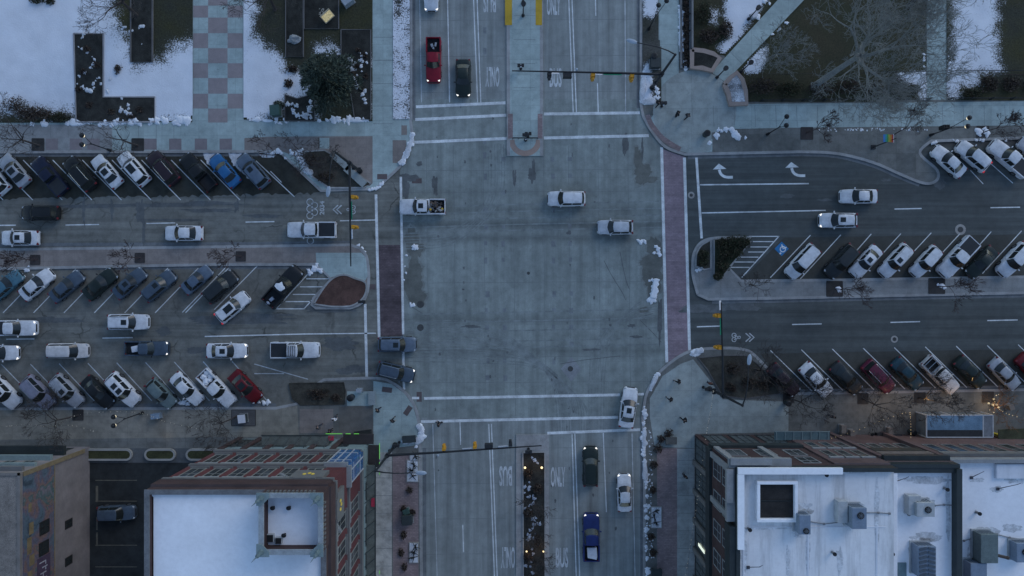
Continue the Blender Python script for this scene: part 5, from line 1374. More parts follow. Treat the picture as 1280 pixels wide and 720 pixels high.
# ---- brick block with the white roof
X0, X1, Y0, Y1 = -34.3, -17.45, -18.9, -50.0
bk = thing('brick_building', ((X0 + X1) / 2, (Y0 + Y1) / 2, 0), 'red brick corner block with a blank white snowy roof and a sunken corner tower', 'building')
HB = 21.6
b = B(); b.prism([(X0, Y1), (X1, Y1), (X1, Y0), (X0, Y0)], 0, HB - .9); part('wall', b, brick_red, bk)
b = B()
for x0, y0, x1, y1 in ((X0, Y0 - .45, X1, Y0), (X0, Y1, X0 + .45, Y0 - .452), (X1 - .45, Y1, X1, Y0 - .452)):
    b.box(((x0 + x1) / 2, (y0 + y1) / 2, HB - .45), (abs(x1 - x0), abs(y1 - y0), .9))
part('parapet', b, brick_dark, bk)
b = B()
for x0, y0, x1, y1 in ((X0 - .08, Y0 - .4, X1 + .08, Y0 + .04), (X0 - .08, Y1, X0 + .4, Y0 - .402), (X1 - .4, Y1, X1 + .08, Y0 - .402)):
    b.box(((x0 + x1) / 2, (y0 + y1) / 2, HB + .06), (abs(x1 - x0), abs(y1 - y0), .12))
part('coping', b, mat('coping_grey', (.15, .155, .16), .8, .25, 1.5), bk)
b = B(); b.prism([(X0 + .45, Y1), (X1 - .45, Y1), (X1 - .45, Y0 - .45), (X0 + .45, Y0 - .45)], HB - .9, HB - .6); rf = part('roof', b, membrane, bk)
zr = HB - .28
b = B()
b.prism([W2(186, 618, zr), W2(324, 618, zr), W2(324, 692, zr), W2(402, 692, zr), W2(402, 790, zr), W2(150, 790, zr), (X0 + .8, Y1 + 1), (X0 + .8, Y0 - .8)][:5] + [W2(402, 900, zr)[:1] + (Y1 + .5,), (X0 + .6, Y1 + .5), (X0 + .6, Y0 - .75)], HB - .6, zr)
part('snow', b, roof_snow, rf)
band(bk, 'cornice', 'n', X0, X1, Y0, HB - 2.6, HB - .9, .28, brick_dark); band(bk, 'cornice', 'e', Y0, Y1, X1, HB - 2.6, HB - .9, .28, brick_dark)
for z0, z1, d in ((12.6, 13.1, .22), (18.3, 18.75, .3), (6.2, 7.0, .25)):
    band(bk, 'stone_band', 'n', X0, X1 + .0, Y0, z0, z1, d, stone_m); band(bk, 'stone_band', 'e', Y0 - .0, Y1, X1, z0, z1, d, stone_m)
band(bk, 'storefront', 'n', X0, X1, Y0, .2, 6.1, .12, metal_teal); band(bk, 'storefront', 'e', Y0, Y1, X1, .2, 6.1, .12, metal_teal)
for i in range(6):
    band(bk, 'pilaster', 'n', X0 + .1 + i * 2.6, X0 + .7 + i * 2.6, Y0, .1, 6.15, .3, brick_dark)
for k in range(6):
    u = X0 + 1.6 + k * 2.45
    for z0, z1 in ((8.1, 11.9), (14.0, 17.4)): window(bk, 'n', u, Y0, z0, z1, 1.6, win_frame, None, stone_lt, 1, stone_m)
    window(bk, 'n', u, Y0 + .12, 1.0, 4.6, 1.9, metal_dk, None, None, 1)
for k in range(9):
    u = Y0 - 5.2 - k * 2.75
    for z0, z1 in ((8.1, 11.9), (14.0, 17.4)): window(bk, 'e', u, X1, z0, z1, 1.7, win_frame, None, stone_lt, 1, stone_m)
    window(bk, 'e', u, X1 + .12, 1.0, 4.6, 2.0, metal_dk, None, None, 1)
# corner bay of blue glass and corner piers
blue_glass = mat('corner_blue_glass', (.03, .11, .27), .25, .2, 1.5, coat=.4)
b = B()
b.box((X1 - 1.1, Y0 + .12, 9.9), (2.2, .3, 6.4)); b.box((X1 + .12, Y0 - .95, 9.9), (.3, 2.0, 6.4)); part('corner_bay', b, blue_glass, bk)
b = B()
for x in (X1 - 2.3, X1 - 1.55, X1 - .7): b.box((x, Y0 + .2, 9.9), (.09, .3, 6.5))
for y in (Y0 - .5, Y0 - 1.9): b.box((X1 + .2, y, 9.9), (.3, .09, 6.5))
for z in (8.2, 11.4): b.box((X1 - 1.1, Y0 + .18, z), (2.3, .28, .07)); b.box((X1 + .18, Y0 - .95, z), (.28, 2.0, .07))
part('corner_mullion', b, mat('mullion_light', (.42, .44, .46), .5, .1, 2), bk)
b = B(); b.box((X1 - 1.15, Y0 + .25, 13.3), (2.5, .5, .35)); b.box((X1 + .25, Y0 - 1.0, 13.3), (.5, 2.3, .35)); part('corner_ledge', b, stone_lt, bk)
# corner tower: open box with snow floor, four finials
TX0, TY1 = -22.7, -23.9
tw = B()
for x0, y0, x1, y1 in ((TX0, Y0 + .05, X1 + .35, Y0 + .35), (TX0, TY1, X1 + .35, TY1 + .3), (TX0, TY1 + .302, TX0 + .3, Y0 + .048), (X1 + .05, TY1 + .302, X1 + .35, Y0 + .048)):
    tw.box(((x0 + x1) / 2, (y0 + y1) / 2, HB + 1.2), (abs(x1 - x0), abs(y1 - y0), 2.3))
tower = part('tower', tw, brick_dark, bk)
b = B()
for x0, y0, x1, y1 in ((TX0 - .1, Y0 + .0, X1 + .45, Y0 + .45), (TX0 - .1, TY1 - .1, X1 + .45, TY1 + .35), (TX0 - .1, TY1 + .352, TX0 + .35, Y0 - .002), (X1 + .0, TY1 + .352, X1 + .45, Y0 - .002)):
    b.box(((x0 + x1) / 2, (y0 + y1) / 2, HB + 2.45), (abs(x1 - x0), abs(y1 - y0), .2))
part('tower_coping', b, mat('coping_pale', (.3, .33, .34), .8, .2, 2), tower)
b = B(); b.box(((TX0 + X1) / 2 + .17, (TY1 + Y0) / 2 + .17, HB + .75), (X1 - TX0 - .26, Y0 - TY1 - .26, .9)); part('tower_snow', b, roof_snow, tower)
for x, y, sx, sy in ((TX0 - .25, TY1 - .25, 1, 1), (TX0 - .25, Y0 + .5, 1, -1), (X1 + .5, TY1 - .25, -1, 1), (X1 + .5, Y0 + .5, -1, -1)):
    b = B(); b.prism([(x, y), (x + sx * 1.15, y), (x + sx * 1.15, y + sy * .45), (x + sx * .45, y + sy * 1.15), (x, y + sy * 1.15)], HB + 2.57, HB + 2.68)
    part('corner_pad', b, metal_teal, tower)
for x, y in ((TX0 + .2, TY1 + .2), (TX0 + .2, Y0 + .05), (X1 + .05, TY1 + .2), (X1 + .05, Y0 + .05)):
    b = B(); b.tube((x, y, HB + 2.65), (x, y, HB + 3.5), .28, .1, 8); b.ball((x, y, HB + 3.6), .2, 2); b.tube((x, y, HB + 3.6), (x, y, HB + 5.0), .07, .02, 6)
    part('finial', b, mat('finial_metal', (.12, .17, .18), .5, .2, 2), tower)
b = B()
for i in range(12): b.box((TX0 + .6 + i * .38, Y0 + .42, HB + 2.1), (.16, .3, .4))
for i in range(11): b.box((X1 + .42, TY1 + .5 + i * .4, HB + 2.1), (.3, .16, .4))
part('dentil', b, stone_m, tower)
yel = mat('sign_yellow', (.55, .42, .06), .5, .1, 3, emis=(1, .7, .15), es=.05)
for side in ('n', 'e'):
    b = B()
    if side == 'n': b.box((X1 - 2.8, Y0 + .18, 17.2), (3.3, .36, 2.6)); b.box((X1 - 2.8, Y0 + .22, 18.75), (2.2, .4, .5))
    else: b.box((X1 + .18, Y0 - 2.7, 17.2), (.36, 3.0, 2.6)); b.box((X1 + .22, Y0 - 2.7, 18.75), (.4, 2.0, .5))
    part('stone_panel', b, stone_m, bk)
    b = B()
    for k in (-1, 0, 1):
        c = Vector((X1 - 2.8 + k * .42, Y0 + .39, 17.2)) if side == 'n' else Vector((X1 + .39, Y0 - 2.7 + k * .42, 17.2))
        dd = Vector((.16, 0, .55)) if side == 'n' else Vector((0, .16, .55))
        b.ball(c + Vector((0, 0, .3 * (k % 2))), .3, 1, 0, (.7, .25, 1) if side == 'n' else (.25, .7, 1))
    part('emblem', b, yel, bk)
# stepped gable shoulders on both ends of the stone panels
for k in range(4):
    b = B(); b.box((X1 - 4.7 - k * .35, Y0 + .12, 18.2 - k * .5), (.35, .26, .3)); part('gable_step', b, stone_lt, bk)
    b = B(); b.box((X1 + .12, Y0 - 4.5 - k * .35, 18.2 - k * .5), (.26, .35, .3)); part('gable_step', b, stone_lt, bk)
# awnings with green edge lights
awn = mat('awning_olive', (.13, .14, .12), .8, .25, 1.5); awn_red = mat('awning_red', (.4, .03, .06), .7, .15, 2)
b = B(); b.prism([(X0 + 4.5, Y0 + .1), (X1 - 4.4, Y0 + .1), (X1 - 4.4, Y0 + 1.3), (X0 + 4.5, Y0 + 1.3)], 3.9, 4.1); aw = part('awning', b, awn, bk)
b = B()
for k in range(7): b.tube((X0 + 5 + k * 1.2, Y0 + .15, 5.2), (X0 + 5.6 + k * 1.2, Y0 + 1.25, 4.15), .05, None, 5)
b.box(((X0 + X1) / 2, Y0 + 1.33, 4.0), (8, .06, .3)); part('awning_strut', b, metal_dk, aw)
b = B(); b.box((X1 - 4.1, Y0 + 1.0, 4.05), (.6, .5, .24)); part('awning_end', b, awn_red, aw)
b = B(); b.prism([(X1 + .1, Y0 - 2.2), (X1 + 1.15, Y0 - 2.2), (X1 + 1.15, Y1), (X1 + .1, Y1)], 3.9, 4.1); aw = part('awning', b, awn, bk)
b = B()
for k in range(16): b.tube((X1 + .15, Y0 - 3.4 - k * 1.5, 5.2), (X1 + 1.1, Y0 - 2.8 - k * 1.5, 4.15), .05, None, 5)
b.box((X1 + 1.18, Y0 - 16, 4.0), (.06, 28, .3)); part('awning_strut', b, metal_dk, aw)
b = B(); b.box((X1 + .9, Y0 - 6.6, 4.18), (.4, 1.0, .16)); part('awning_end', b, awn_red, aw)
b = B(); b.box((X1 - 1.0, Y0 + .75, 3.3), (3.6, 1.2, .3)); b.box((X1 + .85, Y0 - 1.3, 3.3), (1.3, 2.6, .3)); part('canopy', b, mat('canopy_brown', (.04, .032, .03), .8, .2, 2), bk)
neon = mat('neon_green', (.2, .6, .1), .5, .1, 3, emis=(.25, 1, .12), es=.22)
rn = random.Random(4)
b = B()
for x0, x1 in ((-4.9, -2.9), (-2.5, -1.9), (-1.5, -.9)): b.box((X1 + (x0 + x1) / 2, Y0 + 1.42, 3.5), (x1 - x0, .06, .06))
for y0, y1 in ((.3, -1.6), (-2.0, -2.6), (-3.2, -3.5), (-15, -15.4), (-16.6, -16.9)): b.box((X1 + 1.56, Y0 + (y0 + y1) / 2, 3.5), (.06, abs(y1 - y0), .06))
part('neon_tube', b, neon, bk)

# ---- tan block with the mural
LX, LY = P(113, 0).x, P(0, 558).y
HL = 12.0
tb = thing('mural_building', (LX - 20, LY - 16, 0), 'tan brick block with a painted mural on its wall and a bare gravel roof', 'building')
b = B(); b.prism([(LX - 60, LY - 40), (LX, LY - 40), (LX, LY), (LX - 60, LY)], 0, HL); part('wall', b, brick_tan, tb)
b = B(); b.prism([(LX - 59.5, LY - 39.5), (LX - .35, LY - 39.5), (LX - .35, LY - .35), (LX - 59.5, LY - .35)], HL, HL + .12); part('roof', b, ground_mat('roof_gravel', (.16, .14, .12), .2, None, 0, .3, speck=.4), tb)
b = B(); b.box((LX - .17, LY - 20, HL + .12), (.32, 40, .3)); b.box((LX - 30, LY - .16, HL + .12), (60, .3, .3)); part('coping', b, mat('coping_tan', (.2, .18, .16), .9, .2), tb)
m_, nt, bb_ = nodes_of('mural_paint'); v = coords(nt)
n1 = noise(nt, mapping(nt, v, (1, .45, .5)), .8, 4, .6, .6)
cr = nt.nodes.new('ShaderNodeValToRGB'); cr.color_ramp.interpolation = 'EASE'
cols = [(.3, (.03, .045, .06)), (.42, (.075, .11, .14)), (.5, (.1, .09, .12)), (.57, (.16, .1, .09)), (.63, (.06, .1, .1)), (.72, (.15, .13, .15))]
while len(cr.color_ramp.elements) < len(cols): cr.color_ramp.elements.new(.5)
for e, (p, c) in zip(cr.color_ramp.elements, cols): e.position = p; e.color = (*(x * 1.15 for x in c), 1)
lk(nt, n1, cr.inputs['Fac'])
lk(nt, mixc(nt, cr.outputs['Color'], ramp(nt, noise(nt, v, 4, 5, .7), [(.3, .7), (.7, 1.3)]), 1.0, 'MULTIPLY'), bb_.inputs['Base Color']); bb_.inputs['Roughness'].default_value = .9
b = B(); b.box((LX + .03, LY - 20, 9.4), (.1, 39.4, 5.0)); mur = part('mural', b, m_, tb)
b = B(); b.box((LX + .06, LY - .25, 6.6), (.14, .5, 10.6)); b.box((LX + .05, LY - 20, 6.85), (.12, 39.4, .14)); part('trim', b, mat('trim_ochre', (.22, .17, .1), .8, .2, 2), tb)
b = B()
for k, (y, z, w, h) in enumerate(((-6.5, 10.7, 1.3, .7), (-8.3, 11.0, 1.8, .7), (-10, 10.6, 1.2, .8), (-12.2, 10.9, 2.2, .7), (-4.2, 10.9, .9, .5))): b.box((LX + .085, LY + y, z), (.03, w, h))
part('mural_shape', b, mat('mural_ochre', (.2, .15, .08), .9, .3, 1.5), mur)
b = B(); b.box((LX + .085, LY - 12.6, 8.7), (.03, 4.6, 2.2)); part('mural_panel', b, mat('mural_plum', (.075, .05, .085), .9, .2, 1.5), mur)
b = B(); rn = random.Random(2)
for k in range(6):
    y = LY - 10.9 - k * .62
    b.box((LX + .105, y, 8.7 + rn.uniform(-.2, .2)), (.03, .12, rn.uniform(.7, 1.1))); b.box((LX + .105, y - .2, 8.4 + rn.choice((0, .4, .75))), (.03, .35, .12))
part('mural_stroke', b, mat('mural_white', (.42, .42, .46), .9, .2, 2), mur)
for y, z in ((-7.1, 8.6), (-9.4, 8.7)): window(tb, 'e', LY + y, LX + .08, z - .8, z + .8, 1.5, mat('black_frame', (.02, .02, .02), .7))
for y in (-8.2, -12.6, -17): window(tb, 'e', LY + y, LX, 3.6, 4.9, 1.0, mat('black_frame', (.02, .02, .02), .7))
for z, d, m2 in ((11.2, .5, stone_m), (9.2, .35, metal_teal), (6.6, .6, metal_teal), (4.2, 1.1, metal_dk)):
    band(tb, 'cornice', 'n', LX - 60, LX - .3, LY, z, z + .45, d, m2)
for k in range(7):
    window(tb, 'n', LX - 2.2 - k * 2.2, LY, 7.2, 9.0, 1.4); window(tb, 'n', LX - 2.2 - k * 2.2, LY, 1, 3.8, 1.6, metal_dk)
b = B(); b.ball((LX - 3.2, LY + .75, 3.6), .16, 2); part('green_lamp', b, neon, tb)

# ---- dark corner block on the right with brackets, then the rest of the row
RX, RY, HR = P(868, 0).x, P(0, 543).y, 16.0
RE = 39.2
rb_ = thing('cornice_building', ((RX + RE) / 2, RY - 15, 0), 'dark brick and metal corner block with a bracketed white cornice and a square roof well', 'building')
b = B(); b.prism([(RX, RY - 32), (RE, RY - 32), (RE, RY), (RX, RY)], 0, HR - 1); part('wall', b, brick_dark, rb_)
b = B(); b.prism([(RX + .4, RY - 31.6), (RE - .05, RY - 31.6), (RE - .05, RY - .4), (RX + .4, RY - .4)], HR - 1, HR - .55); rf = part('roof', b, roof_snow_t, rb_)
b = B(); b.box(((RX + RE) / 2 - .0, RY - .2, HR - .45), (RE - RX, .4, 1.1)); b.box((RX + .2, RY - 16.2, HR - .45), (.4, 31.6, 1.1)); part('parapet', b, metal_dk, rb_)
b = B(); b.box(((RX + RX + 10.2) / 2 + .3, RY - .25, HR + .22), (10.6, .65, .3)); b.box((RX + .4, RY - 4.4, HR + .22), (.65, 7.6, .3)); part('snow_cap', b, roof_snow, rb_)
b = B()
b.box((RX + 2.6, RY + .35, HR - .6), (6.4, 1.0, .5)); b.box((RX - .35, RY - 2.9, HR - .6), (1.0, 5.4, .5))
for k in range(10): b.box((RX + .3 + k * .58, RY + .28, HR - 1.25), (.24, .7, .8), 0, .04)
for k in range(9): b.box((RX - .28, RY - .6 - k * .58, HR - 1.25), (.7, .24, .8), 0, .04)
b.box((RX + 1.6, RY + .6, HR - .2), (4.2, .7, .3)); b.box((RX - .6, RY - 1.9, HR - .2), (.7, 3.4, .3))
part('bracket_cornice', b, stone_lt, rb_)
b = B(); b.box((RX - .25, RY - 19, HR - .9), (.75, 26, 1.7)); part('gutter_cornice', b, metal_dk, rb_)
band(rb_, 'podium_cornice', 'w', RY, RY - 32, RX, 6.1, 7.6, .35, metal_dk); band(rb_, 'podium_cornice', 'n', RX, RX + 10.5, RY, 6.1, 7.4, .35, metal_dk)
for k in range(7):
    y = RY - 1.6 - k * 3.6
    g = None
    window(rb_, 'w', y, RX, .6, 5.8, 2.8, metal_dk, mat('shop_glass', (.06, .07, .07), .2, .2, 1), None, 2)
    band(rb_, 'stone_pier', 'w', y - 2.05, y - 1.5, RX, .1, 6.0, .3, stone_m)
b = B(); b.box((RX - .12, P(0, 683, 3).y, 3.6), (.06, .35, 2.6)); part('lit_window', b, mat('window_lit', (.8, .8, .7), .5, .02, emis=(.9, 1, .8), es=.6), rb_)
for k in range(8):
    y = RY - 2.0 - k * 3.3
    for z0, z1 in ((8.3, 10.9), (11.6, 14.2)): window(rb_, 'w', y, RX, z0, z1, 1.9, stone_lt, None, None, 1)
for k in range(2): band(rb_, 'white_pilaster', 'w', RY - .3 - k * 5, RY - .9 - k * 5, RX, 7.6, 14.8, .25, stone_lt)
band(rb_, 'white_pilaster', 'n', RX + .2, RX + .8, RY, 7.4, 14.8, .25, stone_lt); band(rb_, 'white_pilaster', 'n', RX + 5.2, RX + 5.8, RY, 7.4, 14.8, .25, stone_lt)
for k in range(3):
    x = RX + 2.0 + k * 3.3
    for z0, z1 in ((8.3, 10.9), (11.6, 14.2)): window(rb_, 'n', x, RY, z0, z1, 1.9, stone_lt, None, None, 1)
    window(rb_, 'n', x, RY, .6, 5.6, 2.6, metal_dk, mat('shop_glass', (.06, .07, .07), .2, .2, 1), None, 2)
b = B(); b.box(((RX + 10.6 + RE) / 2, RY + .06, 7.4), (RE - RX - 10.6, .2, 14.6)); part('rose_front', b, brick_rose, rb_)
for k in range(3):
    for z0, z1 in ((5.2, 8.0), (9.2, 12.2)): window(rb_, 'n', RX + 11.9 + k * 1.7, RY + .16, z0, z1, 1.0, win_frame, None, stone_lt, 0)
b = B(); b.prism([(RX + 8.6, RY + .1), (RX + 15.2, RY + .1), (RX + 15.2, RY + 1.1), (RX + 8.6, RY + 1.1)], 3.6, 3.75); cn = part('glass_canopy', b, mat('canopy_glass', (.11, .17, .18), .2, .2, 1.5, coat=.4), rb_)
b = B()
for k in range(7): b.box((RX + 8.8 + k * 1.03, RY + .6, 3.79), (.08, 1.0, .08))
b.box((RX + 11.9, RY + 1.12, 3.72), (6.6, .08, .14)); part('canopy_rib', b, metal_teal, cn)
# roof well with white curb
zr = HR - .55
wx0, wy0 = W2(948, 604, zr); wx1, wy1 = W2(990, 646, zr)
b = B()
for c, d in (((( wx0 + wx1) / 2, wy0 + .2), (wx1 - wx0 + .7, .32)), (((wx0 + wx1) / 2, wy1 - .2), (wx1 - wx0 + .7, .32)), ((wx0 - .2, (wy0 + wy1) / 2), (.32, wy0 - wy1 + .07)), ((wx1 + .2, (wy0 + wy1) / 2), (.32, wy0 - wy1 + .07))):
    b.box((*c, zr + .3), (*d, .7), 0, .05)
sk = part('roof_well', b, roof_snow, rb_)
b = B(); b.box(((wx0 + wx1) / 2, (wy0 + wy1) / 2, zr + .12), (wx1 - wx0, wy0 - wy1, .2)); part('well_floor', b, mat('well_floor', (.022, .02, .018), .8, .5, 1.2), sk)
b = B(); b.box(((wx0 + wx1) / 2, (wy0 + wy1) / 2, zr + .26), (wx1 - wx0 - .2, .05, .06)); part('well_bar', b, metal_dk, sk)
b = B()
for x0, x1 in ((929, 933), (1010, 1014), (1096, 1100)):
    a = W2(x0, 690, zr)[0]; b.box((a, RY - 17, zr + .02), (.16, 22, .07))
b.box((RX + 8, RY - 6.2, zr + .021), (15, .1, .06)); part('roof_seam', b, roof_snow_d, rf)

def row_building(nm, x0, x1, h, label, wm, rm, front, parapet=None, right_wall=None):
    t = thing('row_building', ((x0 + x1) / 2, RY - 15, 0), label, 'building')
    b = B(); b.prism([(x0 + .02, RY - 32), (x1, RY - 32), (x1, RY), (x0 + .02, RY)], 0, h - .9); part('wall', b, wm, t)
    b = B(); b.prism([(x0 + .4, RY - 31.6), (x1 - .05, RY - 31.6), (x1 - .05, RY - .42), (x0 + .4, RY - .42)], h - .9, h - .6); part('roof', b, rm, t)
    b = B(); b.box(((x0 + x1) / 2, RY - .22, h - .4), (x1 - x0 - .04, .4, 1.0)); part('parapet', b, parapet or stone_m, t)
    return t
r2 = row_building('row', RE, 46.6, 14.4, 'narrow block in the row with a black parapet on two sides and two roof machines', brick_rose, roof_snow, None, metal_dk)
b = B(); b.box((46.4, RY - 15.8, 14.1), (.55, 30.6, 1.2)); b.box((42.9, RY - .5, 14.15), (7.0, .9, .5)); part('black_parapet', b, metal_dk, r2)
b = B(); b.box((RE + .5, RY - 15.6, 13.9), (.9, 30, .9), 0, .05); part('white_parapet', b, roof_snow, r2)
b = B(); b.box((RE + 1.7, RY - 17.5, 13.84), (.9, 14, .1)); part('walkway', b, mat('roof_walkway', (.17, .24, .25), .8, .2, 1), r2)
b = B(); b.box((42.9, RY + .25, 12.9), (7.0, .6, .5)); b.box((42.9, RY + .2, 9.2), (5.6, .25, 1.5)); part('front_cornice', b, metal_dk, r2)
b = B(); b.box((42.9, RY + .18, 10.9), (5.8, .35, 1.2)); part('brick_panel', b, mat('panel_tan', (.15, .125, .11), .85, .2, 2), r2)
for k in range(4): window(r2, 'n', RE + 1.2 + k * 1.6, RY, 5.2, 8.2, 1.1, win_frame, None, stone_m, 0)
for x in (RE + .3, 46.2): band(r2, 'pilaster', 'n', x - .3, x + .3, RY, .1, 12.5, .4, brick_rose)
r3 = row_building('row', 46.75, 75, 12.4, 'wide snowy-roofed block at the picture edge behind the glass pavilion', brick_rose, roof_snow, None, stone_lt)
for k in range(9): window(r3, 'n', 48.4 + k * 2.2, RY, 5.6, 9.4, 1.3, win_frame, None, stone_lt, 0)
band(r3, 'cornice', 'n', 46.8, 75, RY, 10.4, 11.4, .35, stone_m)
b = B(); b.box((54.9, RY - 1.4, 11.9), (5.8, 1.6, .5), 0, .1); part('roof_curb', b, roof_snow_d, r3)

# ---- roof machines
hv = mat('machine_grey', (.2, .25, .31), .5, .15, 1.5, metal=.2); hv_lt = mat('machine_pale', (.4, .42, .42), .5, .15, 1.5); hv_gn = mat('machine_green', (.12, .155, .15), .6, .2, 1.5); fan_m = mat('fan_black', (.012, .013, .014), .7)
def fan(t, c, r):
    b = B(); b.cyl((c[0], c[1], c[2]), r, .12, 20); f = part('fan', b, fan_m, t)
    b = B()
    for k in range(4): b.box((c[0], c[1], c[2] + .14), (r * 1.8, r * .22, .03), k * math.pi / 4)
    b.cyl((c[0], c[1], c[2] + .1), r * .25, .1, 10); part('fan_blade', b, mat('fan_blade', (.1, .11, .12), .5), f)
def machine(px, py, zr, w, d, h, label, m, fx=None, fr=.35, ribs=0, curb=None, duct=None):
    w *= .92; d *= .92; h *= .85
    x, y = W2(px, py, zr + h); t = thing('roof_machine', (x, y, zr), label, 'roof machine', 'roof machines')
    b = B(); b.box((x, y, zr + h / 2 + .12), (w, d, h - .1), 0, .05); part('housing', b, m, t)
    b = B(); b.box((x, y, zr + .1), (w + .25, d + .25, .22)); part('curb', b, curb or hv_lt, t)
    if fx: fan(t, (x + fx[0], y + fx[1], zr + h + .06), fr)
    if ribs:
        b = B()
        for k in range(ribs):
            yy_ = y + d / 2 - (k + .5) * d / ribs
            b.box((x - w * .24, yy_, zr + h + .1), (w * .42, d / ribs * .55, .12), .25); b.box((x + w * .24, yy_, zr + h + .1), (w * .42, d / ribs * .55, .12), -.25)
        part('louver', b, mat('louver_dark', (.07, .09, .11), .5, .2, 2), t)
    if duct:
        b = B(); b.box((x + duct[0], y + duct[1], zr + .5), (duct[2], duct[3], .9), 0, .05); part('duct', b, hv_lt, t)
    b = B()
    for k in range(5): b.box((x - w * .35 + k * w * .17, y + d / 2 + .012, zr + h * .5), (w * .1, .03, h * .6))
    part('vent_grille', b, mat('louver_dark', (.07, .09, .11), .5, .2, 2), t)
    return t
machine(1006, 656, zr, 1.25, 2.1, 1.6, 'slim blue-grey roof machine beside the square roof well', hv, (.1, -.6), .3)
machine(1074, 648, zr, 1.6, 2.3, 1.9, 'blue-grey roof machine with a big black fan and a pale duct', hv, (.1, .3), .34, duct=(-1.3, .4, 1.0, 2.2))
machine(1157, 637, 13.8, 2.0, 1.6, 1.5, 'pale roof machine with a white-ringed fan on the narrow roof', hv_lt, (.2, 0), .34, duct=(-.9, .3, 1.3, 2.0))
machine(1158.5, 702, 13.8, 2.0, 3.4, 1.6, 'long roof machine with rows of dark louvers on the narrow roof', hv, None, 0, 7)
machine(1236.5, 686, 11.8, 2.0, 3.3, 1.7, 'dark green roof machine with a side pipe on the wide roof', hv_gn, None, 0, 0)
machine(1223, 716, 11.8, 1.9, 2.2, 1.5, 'blue-grey roof machine cut by the lower picture edge on the wide roof', hv)
machine(1280, 691, 11.8, 1.8, 2.2, 1.4, 'grey roof machine at the picture edge on the wide roof', hv, (.1, .1), .35)
b = B(); c = P(1246, 694, 12.6); b.tube(c, c + Vector((1.0, -.2, .2)), .17, None, 10); b.ball(c + Vector((1.0, -.2, .2)), .2, 2); solo('roof_pipe', b, mat('pipe_rust', (.07, .055, .045), .8, .3, 3), c, 'short rusty pipe beside the dark green roof machine', 'pipe')
def roof_mast(px, py, zr, dx, dy, h, label):
    c = P(px, py, zr); b = B(); b.tube(c, c + Vector((dx, dy, h)), .05, .03, 6); b.tube(c + Vector((dx * .9, dy * .9, h * .9)), c + Vector((dx * .9 + .35, dy * .9 + .2, h)), .03, None, 5); b.box(c + Vector((0, 0, .05)), (.3, .3, .1))
    solo('roof_antenna', b, mat('antenna_metal', (.06, .06, .07), .6), c, label, 'antenna')
roof_mast(1247, 611, 11.8, .9, 1.0, 1.8, 'dark leaning antenna with a cross rod on the wide snowy roof')
roof_mast(1214, 597, 11.8, .7, .7, .6, 'short dark rod lying near the front of the wide roof')
roof_mast(1119, 602, 13.8, .7, .6, .8, 'dark brace rod at the front corner of the narrow roof')
roof_mast(935, 709, zr, 1.0, .3, .7, 'thin dark rod at the lower edge of the seamed white roof')
for px, py, lab in ((338, 672, 'dark square vent on the floor of the sunken tower, wider one'), (349, 675, 'dark square vent on the floor of the sunken tower, smaller one')):
    z = HB + 1.3; x, y = W2(px, py, z); t = thing('roof_vent', (x, y, HB + 1.2), lab, 'vent')
    b = B(); s = .75 if px < 345 else .6; b.box((x, y, HB + 1.35), (s, s, .35), 0, .03); part('housing', b, hv_lt, t)
    b = B(); b.box((x, y, HB + 1.54), (s * .85, s * .85, .04)); part('opening', b, fan_m, t)
for px, py, lab in ((342, 634, 'small dark pipe cap on the tower snow, nearer the tower corner'), (362, 634, 'small round dark pipe cap in the middle of the tower edge'), (356, 668, 'bent dark pipe on the tower snow beside the vents')):
    z = HB + 1.3; x, y = W2(px, py, z); b = B(); b.cyl((x, y, HB + 1.18), .1, .4, 10); b.ball((x, y, HB + 1.6), .2, 2, 0, (1.2, 1, .6)); solo('pipe_cap', b, fan_m, (x, y, HB + 1.18), lab, 'pipe')

# worn patches, melt rings and conduits on the right-hand roofs
def stain(par, items, z, m, seed):
    for i, a in enumerate(items):
        b = B()
        px, py, rx, ry = a; pts = []
        for k in range(40):
            t = 2 * math.pi * k / 40; q = 1 + .5 * mnoise.noise((math.cos(t) * 1.6 + seed + i, math.sin(t) * 1.6, seed)) + .3 * mnoise.noise((math.cos(t) * 5 + i, math.sin(t) * 5, seed))
            c_ = P(px + rx * q * math.cos(t), py - ry * q * math.sin(t), z + i * .0008); pts.append(c_)
        b.face(pts); part('worn_patch', b, m, par)
worn = mat('worn_roof', (.6, .62, .63), .8, .3, 1.2, 5); melt = mat('melt_dirt', (.4, .4, .39), .8, .4, 1.5, 6)
stain(rf, [(1004, 634, 12, 6), (1064, 632, 14, 5), (1062, 650, 6, 14), (1000, 668, 10, 5), (930, 690, 4, 22), (960, 660, 30, 2), (1010, 690, 3, 25), (1096, 640, 3, 40), (1040, 590, 40, 2.5), (985, 700, 3, 18), (1050, 700, 4, 16)], zr + .006, worn, 3)
stain(rf, [(1008, 640, 8, 4), (1066, 634, 9, 3), (1029, 578 + 14, 5, 2)], zr + .02, melt, 8)
stain(r2, [(1150, 628, 16, 6), (1158, 672, 18, 6), (1185, 640, 3, 40), (1160, 600, 26, 5), (1140, 690, 4, 14)], 13.805, worn, 5)
stain(r2, [(1148, 627, 9, 3), (1157, 675, 10, 3)], 13.825, melt, 6)
stain(r3, [(1235, 664, 16, 6), (1222, 600, 8, 3), (1246, 612, 8, 4), (1215, 690, 6, 12), (1265, 660, 12, 5), (1270, 600, 14, 4)], 11.806, worn, 9)
stain(r3, [(1236, 668, 9, 3), (1216, 695, 4, 6)], 11.826, melt, 2)
thin = mat('thin_snow', (.74, .75, .76), .8, .2, 1.2, 5)
cond = mat('conduit_grey', (.2, .2, .2), .6, .2, 2)
